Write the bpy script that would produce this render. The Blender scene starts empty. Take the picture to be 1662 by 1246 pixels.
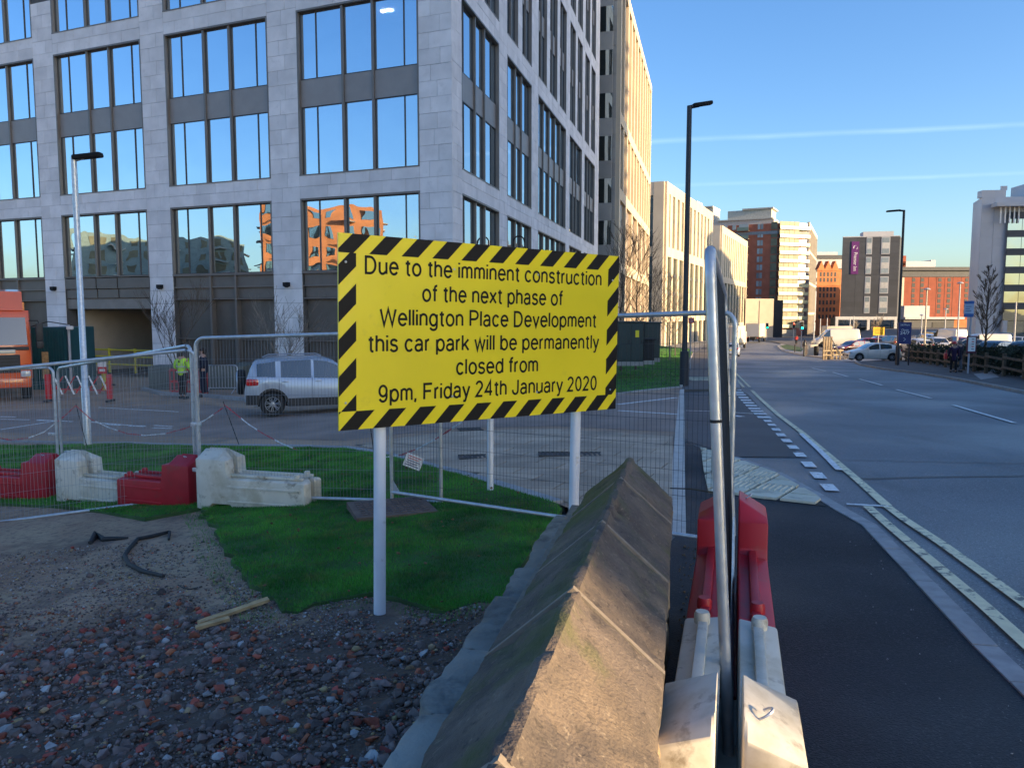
import bpy, bmesh, math, random
import numpy as np
from mathutils import Vector, Matrix, Euler
from mathutils.geometry import delaunay_2d_cdt
random.seed(7); rng = np.random.default_rng(7)
SC = bpy.context.scene
COL = SC.collection
rad = math.radians
# ------------------------------------------------------------------ camera
F = 1260.0; CZ = 1.72
PT = math.atan((623 - 508) / F); cP, sP = math.cos(PT), math.sin(PT)
cam = bpy.data.cameras.new('camera'); camo = bpy.data.objects.new('camera', cam); COL.objects.link(camo)
cam.sensor_width = 36; cam.lens = 36 * F / 1662; cam.clip_end = 4000; cam.clip_start = 0.05
camo.location = (0, 0, CZ); camo.rotation_euler = (math.pi / 2 - PT, 0, 0)
SC.camera = camo
# ------------------------------------------------------------------ sky and sun
SUN_AZ, SUN_EL = 120.0, 9.0
world = bpy.data.worlds.new('World'); SC.world = world; world.use_nodes = True
wn, wl = world.node_tree.nodes, world.node_tree.links
bg = wn['Background']
sky = wn.new('ShaderNodeTexSky'); sky.sky_type = 'NISHITA'; sky.sun_disc = False
sky.sun_elevation = rad(SUN_EL + 4); sky.sun_rotation = rad(SUN_AZ)
sky.altitude = 50; sky.air_density = 1.0; sky.dust_density = 1.5; sky.ozone_density = 3.2
# thin contrails: bands on the sky direction, broken by noise
tc = wn.new('ShaderNodeTexCoord')
def wmath(op, a, b=None, c=None):
    n = wn.new('ShaderNodeMath'); n.operation = op
    for i, v in enumerate((a, b, c)):
        if v is None: continue
        if isinstance(v, (int, float)): n.inputs[i].default_value = v
        else: wl.new(v, n.inputs[i])
    return n.outputs[0]
nrm = wn.new('ShaderNodeVectorMath'); nrm.operation = 'NORMALIZE'; wl.new(tc.outputs['Generated'], nrm.inputs[0])
sep = wn.new('ShaderNodeSeparateXYZ'); wl.new(nrm.outputs[0], sep.inputs[0])
tx = wmath('DIVIDE', sep.outputs['X'], wmath('MAXIMUM', sep.outputs['Y'], 0.05))
tz = wmath('DIVIDE', sep.outputs['Z'], wmath('MAXIMUM', sep.outputs['Y'], 0.05))
nz = wn.new('ShaderNodeTexNoise'); nz.inputs['Scale'].default_value = 14; nz.inputs['Detail'].default_value = 5
wl.new(nrm.outputs[0], nz.inputs['Vector'])
def trail(x0, z0, x1, z1, w, amt):
    k = (z1 - z0) / (x1 - x0)
    d = wmath('SUBTRACT', tz, wmath('ADD', wmath('MULTIPLY', tx, k), z0 - k * x0))
    d = wmath('ADD', d, wmath('MULTIPLY', wmath('SUBTRACT', nz.outputs[0], 0.5), w * 0.8))
    e = wmath('SUBTRACT', 1.0, wmath('DIVIDE', wmath('ABSOLUTE', d), w))
    e = wmath('MAXIMUM', e, 0.0)
    fr = wmath('GREATER_THAN', sep.outputs['Y'], 0.1)
    e = wmath('MULTIPLY', e, fr)
    return wmath('MULTIPLY', wmath('MULTIPLY', e, nz.outputs[0]), amt)
t1 = trail(0.16, 0.214, 0.66, 0.236, 0.0045, 0.07)
t2 = trail(0.20, 0.160, 0.66, 0.176, 0.0035, 0.05)
ta = wmath('ADD', t1, t2)
mixw = wn.new('ShaderNodeMix'); mixw.data_type = 'RGBA'
hsv = wn.new('ShaderNodeHueSaturation'); hsv.inputs['Saturation'].default_value = 1.16; hsv.inputs['Hue'].default_value = 0.507; hsv.inputs['Value'].default_value = 0.84
wl.new(sky.outputs[0], hsv.inputs['Color'])
wl.new(ta, mixw.inputs[0]); wl.new(hsv.outputs[0], mixw.inputs[6]); mixw.inputs[7].default_value = (9, 10, 11, 1)
wl.new(mixw.outputs[2], bg.inputs[0]); bg.inputs[1].default_value = 0.13
sun = bpy.data.lights.new('sun', 'SUN'); sun.energy = 4.2; sun.angle = rad(0.5); sun.color = (1, 0.71, 0.39)
suno = bpy.data.objects.new('sun', sun); COL.objects.link(suno)
sd = Vector((math.sin(rad(SUN_AZ)) * math.cos(rad(SUN_EL)), math.cos(rad(SUN_AZ)) * math.cos(rad(SUN_EL)), math.sin(rad(SUN_EL))))
suno.rotation_euler = sd.to_track_quat('Z', 'Y').to_euler()
SC.view_settings.view_transform = 'Standard'; SC.view_settings.look = 'None'
SC.view_settings.exposure = 1.62; SC.view_settings.gamma = 1; SC.view_settings.use_curve_mapping = False
SC.render.engine = 'CYCLES'
SC.cycles.max_bounces = 6; SC.cycles.diffuse_bounces = 3; SC.cycles.glossy_bounces = 3
SC.cycles.transparent_max_bounces = 8; SC.cycles.use_denoising = True
# ------------------------------------------------------------------ ground shape and survey helpers
def ray(x, y):
    a = (x - 831) / F; b = (623 - y) / F
    return (a, cP + b * sP, -sP + b * cP)
def U(x, y, Y):
    r = ray(x, y); k = Y / r[1]
    return Vector((r[0] * k, Y, CZ + r[2] * k))
def softmin0(x, w): return -w * math.log1p(math.exp(-x / w)) if x / w > -30 else x
def G(X, Y):
    X = max(-200, min(200, X)); Y = max(-30, Y)
    y = Y
    if y < 85: z = -.035 * y
    elif y < 130: t = y - 85; z = -2.975 - .035 * t + .035 * t * t / 90
    elif y < 150: z = -3.7625
    elif y < 290: z = -3.7625 - .019 * (y - 150)
    else: z = -6.4225
    base = z
    z = z + .075 * max(-30, softmin0(X, 1.0))
    fl = min(-1.3, -.035 * Y - .1) if Y < 85 else base - .2
    d = z - fl; w = .08
    z = fl + (w * math.log1p(math.exp(d / w)) if d / w < 30 else d)
    if Y > 62 and X > 0:
        u = (X - .42 * Y) / (.05 * Y); u = max(0, min(1, u)); u = u * u * (3 - 2 * u)
        z = z * (1 - u) + max(z, -2.55) * u
    return z
def H(x, y):
    r = ray(x, y); lo, hi = .4, 900.
    for i in range(50):
        m = (lo + hi) / 2
        if CZ + r[2] * m > G(r[0] * m, r[1] * m): lo = m
        else: hi = m
    return Vector((r[0] * lo, r[1] * lo, CZ + r[2] * lo))
def PR(p):
    z = p[2] - CZ; d = p[1] * cP - z * sP; u = p[1] * sP + z * cP
    if d < .05: return (-9999, -9999)
    return (831 + F * p[0] / d, 623 - F * u / d)
def gnd(x, Y):  # ground point under image column x at distance Y
    X = (x - 831) / F * Y
    return Vector((X, Y, G(X, Y)))
# ------------------------------------------------------------------ materials
MATS = {}
def M(name, col, rough=.7, metal=0., var=.12, scale=2., bump=0., bscale=40., col2=None, rnd=0., spec=.5, coat=0., hue=0., detail=4.):
    if name in MATS: return MATS[name]
    m = bpy.data.materials.new(name); m.use_nodes = True; MATS[name] = m
    n, l = m.node_tree.nodes, m.node_tree.links
    b = n['Principled BSDF']
    b.inputs['Roughness'].default_value = rough; b.inputs['Metallic'].default_value = metal
    b.inputs['Specular IOR Level'].default_value = spec
    if coat: b.inputs['Coat Weight'].default_value = coat; b.inputs['Coat Roughness'].default_value = .04
    geo = n.new('ShaderNodeNewGeometry')
    c1 = (*[min(1, c * (1 - var)) for c in col], 1); c2 = (*(col2 or [min(1, c * (1 + var)) for c in col]), 1)
    nz = n.new('ShaderNodeTexNoise'); nz.inputs['Scale'].default_value = scale; nz.inputs['Detail'].default_value = detail
    l.new(geo.outputs['Position'], nz.inputs['Vector'])
    rp = n.new('ShaderNodeMapRange'); rp.inputs[1].default_value = .33; rp.inputs[2].default_value = .67; rp.clamp = True
    l.new(nz.outputs[0], rp.inputs[0])
    mx = n.new('ShaderNodeMix'); mx.data_type = 'RGBA'; mx.inputs[6].default_value = c1; mx.inputs[7].default_value = c2
    l.new(rp.outputs[0], mx.inputs[0]); out = mx.outputs[2]
    if rnd or hue:
        oi = n.new('ShaderNodeObjectInfo')
        ad = n.new('ShaderNodeMath'); ad.operation = 'ADD'; l.new(oi.outputs['Random'], ad.inputs[0]); l.new(geo.outputs['Random Per Island'], ad.inputs[1])
        fr = n.new('ShaderNodeMath'); fr.operation = 'FRACT'; l.new(ad.outputs[0], fr.inputs[0])
        mr = n.new('ShaderNodeMapRange'); mr.inputs[3].default_value = 1 - rnd; mr.inputs[4].default_value = 1 + rnd; l.new(fr.outputs[0], mr.inputs[0])
        hs = n.new('ShaderNodeHueSaturation'); l.new(out, hs.inputs['Color']); l.new(mr.outputs[0], hs.inputs['Value'])
        if hue:
            m2 = n.new('ShaderNodeMath'); m2.operation = 'MULTIPLY'; m2.inputs[1].default_value = 7.31; l.new(fr.outputs[0], m2.inputs[0])
            m3 = n.new('ShaderNodeMath'); m3.operation = 'FRACT'; l.new(m2.outputs[0], m3.inputs[0])
            m4 = n.new('ShaderNodeMapRange'); m4.inputs[3].default_value = .5 - hue; m4.inputs[4].default_value = .5 + hue; l.new(m3.outputs[0], m4.inputs[0])
            l.new(m4.outputs[0], hs.inputs['Hue'])
        out = hs.outputs[0]
    l.new(out, b.inputs['Base Color'])
    if bump:
        nb = n.new('ShaderNodeTexNoise'); nb.inputs['Scale'].default_value = bscale; nb.inputs['Detail'].default_value = 6
        l.new(geo.outputs['Position'], nb.inputs['Vector'])
        bp = n.new('ShaderNodeBump'); bp.inputs['Strength'].default_value = 1; bp.inputs['Distance'].default_value = bump
        l.new(nb.outputs[0], bp.inputs['Height']); l.new(bp.outputs[0], b.inputs['Normal'])
    return m
def addnode(m):  # access helpers
    n, l = m.node_tree.nodes, m.node_tree.links
    return n, l, n['Principled BSDF']
def overlay(m, col, scale, lo, hi, amt=1., detail=6., seedoff=(0, 0, 0), sc3=None):
    """blotches of a second colour (stains, moss, wear) over the base colour"""
    n, l, b = addnode(m)
    src = b.inputs['Base Color'].links[0].from_socket
    geo = n.new('ShaderNodeNewGeometry'); mp = n.new('ShaderNodeMapping'); mp.inputs['Location'].default_value = seedoff
    if sc3: mp.inputs['Scale'].default_value = sc3
    l.new(geo.outputs['Position'], mp.inputs[0])
    nz = n.new('ShaderNodeTexNoise'); nz.inputs['Scale'].default_value = scale; nz.inputs['Detail'].default_value = detail; nz.inputs['Roughness'].default_value = .65
    l.new(mp.outputs[0], nz.inputs['Vector'])
    r = n.new('ShaderNodeMapRange'); r.inputs[1].default_value = lo; r.inputs[2].default_value = hi; r.inputs[4].default_value = amt
    l.new(nz.outputs[0], r.inputs[0])
    mx = n.new('ShaderNodeMix'); mx.data_type = 'RGBA'; l.new(r.outputs[0], mx.inputs[0]); l.new(src, mx.inputs[6]); mx.inputs[7].default_value = (*col, 1)
    l.new(mx.outputs[2], b.inputs['Base Color'])
    return m
def rough_noise(m, scale, lo, hi, rlo=.35, rhi=.65):
    n, l, b = addnode(m)
    geo = n.new('ShaderNodeNewGeometry'); nz = n.new('ShaderNodeTexNoise'); nz.inputs['Scale'].default_value = scale; nz.inputs['Detail'].default_value = 5
    l.new(geo.outputs['Position'], nz.inputs['Vector'])
    r = n.new('ShaderNodeMapRange'); r.inputs[1].default_value = rlo; r.inputs[2].default_value = rhi; r.inputs[3].default_value = lo; r.inputs[4].default_value = hi
    l.new(nz.outputs[0], r.inputs[0]); l.new(r.outputs[0], b.inputs['Roughness'])
    return m
def emit(name, col, s):
    m = M(name, col, .4, var=0); b = m.node_tree.nodes['Principled BSDF']
    b.inputs['Emission Color'].default_value = (*col, 1); b.inputs['Emission Strength'].default_value = s
    return m
def glassmat(name, refl, dark, rough=.0, wav=.004, wscale=.9, glow=0):
    """coated pane: part mirror, part dark room behind; slightly wavy; tilt differs pane to pane"""
    m = bpy.data.materials.new(name); m.use_nodes = True; MATS[name] = m
    n, l = m.node_tree.nodes, m.node_tree.links
    b = n['Principled BSDF']; b.inputs['Base Color'].default_value = (*dark, 1); b.inputs['Roughness'].default_value = .25; b.inputs['Specular IOR Level'].default_value = .3
    if glow: b = n.new('ShaderNodeBsdfTransparent'); b.inputs['Color'].default_value = (glow, glow, glow, 1)
    g = n.new('ShaderNodeBsdfGlossy'); g.inputs['Color'].default_value = (*refl, 1); g.inputs['Roughness'].default_value = rough
    fr = n.new('ShaderNodeLayerWeight'); fr.inputs['Blend'].default_value = .35
    mr = n.new('ShaderNodeMapRange'); mr.inputs[3].default_value = .82; mr.inputs[4].default_value = 1.; l.new(fr.outputs['Fresnel'], mr.inputs[0])
    mx = n.new('ShaderNodeMixShader'); l.new(mr.outputs[0], mx.inputs[0]); l.new(b.outputs[0], mx.inputs[1]); l.new(g.outputs[0], mx.inputs[2])
    l.new(mx.outputs[0], n['Material Output'].inputs[0])
    geo = n.new('ShaderNodeNewGeometry'); nz = n.new('ShaderNodeTexNoise'); nz.inputs['Scale'].default_value = wscale; nz.inputs['Detail'].default_value = 1.5
    l.new(geo.outputs['Position'], nz.inputs['Vector'])
    bp = n.new('ShaderNodeBump'); bp.inputs['Strength'].default_value = 1; bp.inputs['Distance'].default_value = wav
    l.new(nz.outputs[0], bp.inputs['Height']); l.new(bp.outputs[0], g.inputs['Normal'])
    return m
# ------------------------------------------------------------------ mesh builder
class MB:
    def __init__(s): s.v = []; s.f = []; s.sm = False
    def add(s, vs, fs):
        o = len(s.v); s.v += [tuple(v) for v in vs]; s.f += [tuple(i + o for i in f) for f in fs]; return s
    def box(s, c, d, rz=0., M4=None):
        hx, hy, hz = d[0] / 2, d[1] / 2, d[2] / 2
        vs = [Vector((x, y, z)) for z in (-hz, hz) for y in (-hy, hy) for x in (-hx, hx)]
        if M4 is not None: vs = [M4 @ v for v in vs]
        elif rz:
            R = Matrix.Rotation(rz, 3, 'Z'); vs = [R @ v for v in vs]
        c = Vector(c)
        return s.add([v + c for v in vs], [(0, 2, 3, 1), (4, 5, 7, 6), (0, 1, 5, 4), (2, 6, 7, 3), (0, 4, 6, 2), (1, 3, 7, 5)])
    def boxz(s, x0, x1, y0, y1, z0, z1): return s.box(((x0 + x1) / 2, (y0 + y1) / 2, (z0 + z1) / 2), (abs(x1 - x0), abs(y1 - y0), abs(z1 - z0)))
    def bbox(s, c, d, b=.02, rz=0.):
        """box with all edges bevelled"""
        hx, hy, hz = [v / 2 for v in d]; b = min(b, hx * .9, hy * .9, hz * .9)
        bm = bmesh.new(); bmesh.ops.create_cube(bm, size=1)
        for v in bm.verts: v.co = Vector((v.co.x * d[0], v.co.y * d[1], v.co.z * d[2]))
        bmesh.ops.bevel(bm, geom=bm.edges[:], offset=b, segments=2, affect='EDGES', profile=.6)
        R = Matrix.Rotation(rz, 3, 'Z'); c = Vector(c)
        bm.verts.ensure_lookup_table(); vs = [R @ v.co + c for v in bm.verts]
        s.add(vs, [tuple(v.index for v in f.verts) for f in bm.faces]); bm.free(); return s
    def tube(s, pts, r, n=8, cap=True):
        pts = [Vector(p) for p in pts]; rs = r if isinstance(r, (list, tuple)) else [r] * len(pts)
        rings = []; o = len(s.v); up = None
        for i, p in enumerate(pts):
            d = (pts[min(i + 1, len(pts) - 1)] - pts[max(i - 1, 0)]).normalized()
            if up is None:
                up = Vector((0, 0, 1)) if abs(d.z) < .9 else Vector((1, 0, 0))
            a = d.cross(up)
            if a.length < 1e-4: a = d.cross(Vector((0, 1, 0)))
            a.normalize(); b = d.cross(a).normalized(); up = -b if False else up
            for k in range(n):
                t = 2 * math.pi * k / n
                s.v.append(tuple(p + (a * math.cos(t) + b * math.sin(t)) * rs[i]))
        for i in range(len(pts) - 1):
            for k in range(n):
                k2 = (k + 1) % n
                s.f.append((o + i * n + k, o + i * n + k2, o + (i + 1) * n + k2, o + (i + 1) * n + k))
        if cap:
            s.f.append(tuple(o + k for k in range(n))[::-1]); s.f.append(tuple(o + (len(pts) - 1) * n + k for k in range(n)))
        return s
    def prism(s, poly, z0, z1):
        n = len(poly); o = len(s.v)
        s.v += [(p[0], p[1], z0) for p in poly] + [(p[0], p[1], z1) for p in poly]
        s.f += [tuple(o + i for i in range(n))[::-1], tuple(o + n + i for i in range(n))]
        s.f += [(o + i, o + (i + 1) % n, o + n + (i + 1) % n, o + n + i) for i in range(n)]
        return s
    def ext(s, poly, y0, y1):
        """(x,z) outline extruded along y"""
        n = len(poly); o = len(s.v)
        s.v += [(p[0], y0, p[1]) for p in poly] + [(p[0], y1, p[1]) for p in poly]
        s.f += [tuple(o + i for i in range(n)), tuple(o + n + i for i in range(n))[::-1]]
        s.f += [(o + i, o + n + i, o + n + (i + 1) % n, o + (i + 1) % n) for i in range(n)]
        return s
    def lathe(s, prof, n=16, c=(0, 0, 0), axis='Z', cap=True):
        o = len(s.v)
        for (r, z) in prof:
            for k in range(n):
                t = 2 * math.pi * k / n; a, b = r * math.cos(t), r * math.sin(t)
                p = (a, b, z) if axis == 'Z' else ((a, z, b) if axis == 'Y' else (z, a, b))
                s.v.append((p[0] + c[0], p[1] + c[1], p[2] + c[2]))
        for i in range(len(prof) - 1):
            for k in range(n):
                k2 = (k + 1) % n; s.f.append((o + i * n + k, o + i * n + k2, o + (i + 1) * n + k2, o + (i + 1) * n + k))
        if cap: s.f.append(tuple(o + k for k in range(n))[::-1]); s.f.append(tuple(o + (len(prof) - 1) * n + k for k in range(n)))
        return s
    def mesh(s, name, mat, smooth=False):
        me = bpy.data.meshes.new(name); me.from_pydata(s.v, [], s.f)
        if mat: me.materials.append(mat)
        if smooth:
            me.polygons.foreach_set('use_smooth', [True] * len(me.polygons))
            try: me.set_sharp_from_angle(angle=rad(38))
            except Exception: pass
        me.validate(); me.update(); return me
    def build(s, name, mat, parent=None, smooth=False, kind=None, loc=None, fixn=True):
        me = s.mesh(name, mat, False)
        if fixn:
            bm = bmesh.new(); bm.from_mesh(me); bmesh.ops.recalc_face_normals(bm, faces=bm.faces); bm.to_mesh(me); bm.free()
        if smooth:
            me.polygons.foreach_set('use_smooth', [True] * len(me.polygons))
            me.set_sharp_from_angle(angle=rad(38))
        o = bpy.data.objects.new(name, me); COL.objects.link(o)
        if parent: o.parent = parent
        if kind: o['kind'] = kind
        if loc is not None: o.location = loc
        return o
def tag(o, label, cat, group=None):
    o['label'] = label; o['category'] = cat
    if group: o['group'] = group
    return o
def thing(name, label, cat, loc=(0, 0, 0), rz=0., group=None, rx=0., ry=0.):
    o = bpy.data.objects.new(name, None); COL.objects.link(o); o.empty_display_size = .1
    o.location = loc; o.rotation_euler = (rx, ry, rz)
    return tag(o, label, cat, group)
def setting(name):
    o = bpy.data.objects.new(name, None); COL.objects.link(o); o['kind'] = 'structure'; return o
def copytree(o, parent=None):
    c = o.copy(); COL.objects.link(c)
    if parent: c.parent = parent
    for ch in list(o.children): copytree(ch, c)
    return c
CUBE = MB().box((0, 0, 0), (1, 1, 1)).mesh('unit_block', None)
CUBES = {}
def cube_of(mat):
    if mat.name not in CUBES:
        me = CUBE.copy(); me.name = mat.name + '_block'; me.materials.append(mat); CUBES[mat.name] = me
    return CUBES[mat.name]
def pieces(name, mat, parent, items, cap=290, stuffname=None):
    """items: (centre, dims, rot_z) in the parent's space; the largest seen stay single, the rest are joined"""
    P = parent.matrix_basis if parent else Matrix()
    def size(it):
        w = P @ Vector(it[0]); 
        if w.y < .5: return 0
        x, y = PR(w)
        vis = 1 if -40 < x < 1702 and -60 < y < 1300 else .02
        d = sorted(it[1]); return vis * d[1] * d[2] / (w.y * w.y)
    items = sorted(items, key=size, reverse=True)
    for it in items[:cap]:
        o = bpy.data.objects.new(name, cube_of(mat)); COL.objects.link(o); o.parent = parent
        o.location = it[0]; o.scale = it[1]; o.rotation_euler = it[2] if isinstance(it[2], (tuple, Euler)) else (0, 0, it[2])
    if items[cap:]:
        mb = MB()
        for it in items[cap:]:
            if isinstance(it[2], (tuple, Euler)): mb.box(it[0], it[1], M4=Euler(it[2]).to_matrix())
            else: mb.box(it[0], it[1], it[2])
        mb.build(stuffname or name, mat, parent, kind='stuff', fixn=False)
def text_obj(name, s, mat, parent, width=None, height=None, align='C', depth=.002, capref=None, bold=0.):
    """flat lettering; local x right, y up, lying in the xy plane, centred (align C) or left"""
    cu = bpy.data.curves.new('lettering_curve', 'FONT'); cu.body = s; cu.extrude = depth; cu.resolution_u = 3
    if bold: cu.offset = bold
    tmp = bpy.data.objects.new('lettering_tmp', cu); COL.objects.link(tmp)
    bpy.context.view_layer.update()
    me = bpy.data.meshes.new_from_object(tmp.evaluated_get(bpy.context.evaluated_depsgraph_get()))
    bpy.data.objects.remove(tmp); bpy.data.curves.remove(cu)
    n = len(me.vertices); co = np.empty(n * 3, np.float32); me.vertices.foreach_get('co', co); co = co.reshape(-1, 3)
    x0, x1 = co[:, 0].min(), co[:, 0].max()
    cap = .70
    if width: sx = width / (x1 - x0)
    sy = (height / cap) if height else sx
    if not width: sx = sy
    co[:, 0] = (co[:, 0] - ((x0 + x1) / 2 if align == 'C' else x0)) * sx; co[:, 1] *= sy
    me.vertices.foreach_set('co', co.ravel()); me.update()
    me.materials.clear(); me.materials.append(mat); me.name = name
    o = bpy.data.objects.new(name, me); COL.objects.link(o); o.parent = parent
    return o
def pip(p, poly):
    x, y = p; c = False; n = len(poly); j = n - 1
    for i in range(n):
        xi, yi = poly[i][0], poly[i][1]; xj, yj = poly[j][0], poly[j][1]
        if (yi > y) != (yj > y) and x < (xj - xi) * (y - yi) / (yj - yi) + xi: c = not c
        j = i
    return c
def densify(poly, step):
    out = []
    for i in range(len(poly)):
        a = Vector(poly[i][:2]); b = Vector(poly[(i + 1) % len(poly)][:2]); n = max(1, int((b - a).length / step))
        out += [a.lerp(b, k / n) for k in range(n)]
    return out
def open_dense(pts, step):
    out = []
    for a, b in zip(pts[:-1], pts[1:]):
        n = max(1, int((b - a).length / step)); out += [a.lerp(b, k / n) for k in range(n)]
    return out + [pts[-1]]
def sheet(name, poly, off, mat, step=1.0, parent=None, edge=0., zf=None, kind='structure'):
    """surface draped on the ground at a height off; edge>0 adds a skirt downwards"""
    P = densify(poly, step); n = len(P)
    xs = [p.x for p in P]; ys = [p.y for p in P]
    inner = []
    x = min(xs) + step / 2
    while x < max(xs):
        y = min(ys) + step / 2
        while y < max(ys):
            if pip((x, y), P): inner.append(Vector((x + .01 * math.sin(y * 7), y + .01 * math.sin(x * 5))))
            y += step
        x += step
    vs, es, fs, *_ = delaunay_2d_cdt(P + inner, [], [list(range(n))], 1, 1e-5)
    zf = zf or (lambda x, y: G(x, y) + off)
    V = [(v.x, v.y, zf(v.x, v.y)) for v in vs]
    mb = MB(); mb.v = V; mb.f = [tuple(f) for f in fs]
    if edge:
        o = len(V)
        Q = [(p.x, p.y) for p in P]
        mb.v = V + [(q[0], q[1], zf(*q)) for q in Q] + [(q[0], q[1], zf(*q) - edge) for q in Q]
        mb.f += [(o + i, o + (i + 1) % n, o + n + (i + 1) % n, o + n + i) for i in range(n)]
    ob = mb.build(name, mat, parent, fixn=False)
    if kind: ob['kind'] = kind
    me = ob.data
    bm = bmesh.new(); bm.from_mesh(me)
    for f in bm.faces:
        if abs(f.normal.z) > .3 and f.normal.z < 0: f.normal_flip()
    bm.to_mesh(me); bm.free()
    return ob
def pxpoly(pts): return [H(*p).xy for p in pts]
def strip(name, pts, w, off, mat, parent=None, kind='structure'):
    """a painted line of width w along 2-D ground points"""
    pts = [Vector(p[:2]) for p in pts]; D = []
    for a, b in zip(pts[:-1], pts[1:]):
        n = max(1, int((b - a).length / .8)); D += [a.lerp(b, k / n) for k in range(n)]
    D.append(pts[-1]); mb = MB()
    for i, p in enumerate(D):
        d = (D[min(i + 1, len(D) - 1)] - D[max(i - 1, 0)]).normalized(); nn = Vector((-d.y, d.x)) * w / 2
        for q in (p + nn, p - nn): mb.v.append((q.x, q.y, G(q.x, q.y) + off))
        if i: o = 2 * i; mb.f.append((o - 2, o - 1, o + 1, o))
    return mb.build(name, mat, parent, kind=kind if not parent else None, fixn=False)
def clip(poly, fn):
    out = []
    for i in range(len(poly)):
        a, b = poly[i], poly[(i + 1) % len(poly)]; fa, fb_ = fn(a), fn(b)
        if fa >= 0: out.append(a)
        if fa * fb_ < 0: t = fa / (fa - fb_); out.append((a[0] + (b[0] - a[0]) * t, a[1] + (b[1] - a[1]) * t))
    return out
def cut_rect(region, c, d, nn, L, W):
    """the part of region inside the L x W rectangle about c"""
    q = [(p[0], p[1]) for p in region]
    for ax, h in ((d, L / 2), (nn, W / 2)):
        for s in (1, -1):
            if len(q) > 2: q = clip(q, lambda p: h - s * ((p[0] - c.x) * ax.x + (p[1] - c.y) * ax.y))
    if len(q) < 3: return [], 0
    return q, abs(sum(q[i][0] * q[(i + 1) % len(q)][1] - q[(i + 1) % len(q)][0] * q[i][1] for i in range(len(q)))) / 2
def cut_piece(name, q, off, h, mat, parent):
    mb = MB(); n = len(q); mb.v = [(p[0], p[1], G(*p) + off) for p in q] + [(p[0], p[1], G(*p) + off + h) for p in q]
    mb.f = [tuple(range(n)), tuple(range(n, 2 * n))] + [(i, (i + 1) % n, n + (i + 1) % n, n + i) for i in range(n)]
    return mb.build(name, mat, parent)
def lie(x, y, rz):
    """rotation that lays a piece flat on the sloping ground"""
    e = .4; n = Vector((G(x - e, y) - G(x + e, y), G(x, y - e) - G(x, y + e), 2 * e)).normalized()
    return (Vector((0, 0, 1)).rotation_difference(n).to_matrix() @ Matrix.Rotation(rz, 3, 'Z')).to_euler()
def kerb(name, pts, w, h, mat, L=.9, closed=False, base=0., cap=120):
    """row of kerb stones, each one a piece"""
    root = setting(name); pts = [Vector(p[:2]) for p in pts]; its = []
    for a, b in zip(pts[:-1], pts[1:]):
        ln = (b - a).length; n = max(1, round(ln / L)); d = (b - a) / n; rz = math.atan2(d.y, d.x)
        for k in range(n):
            c = a + d * (k + .5); z = G(c.x, c.y) + base
            its.append(((c.x, c.y, z + h / 2 - .05), (d.length - .012, w * random.uniform(.985, 1.015), h + .1 + random.uniform(-.003, .003)), lie(c.x, c.y, rz)))
    pieces('kerb_stone', mat, root, its, cap)
    return root
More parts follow.
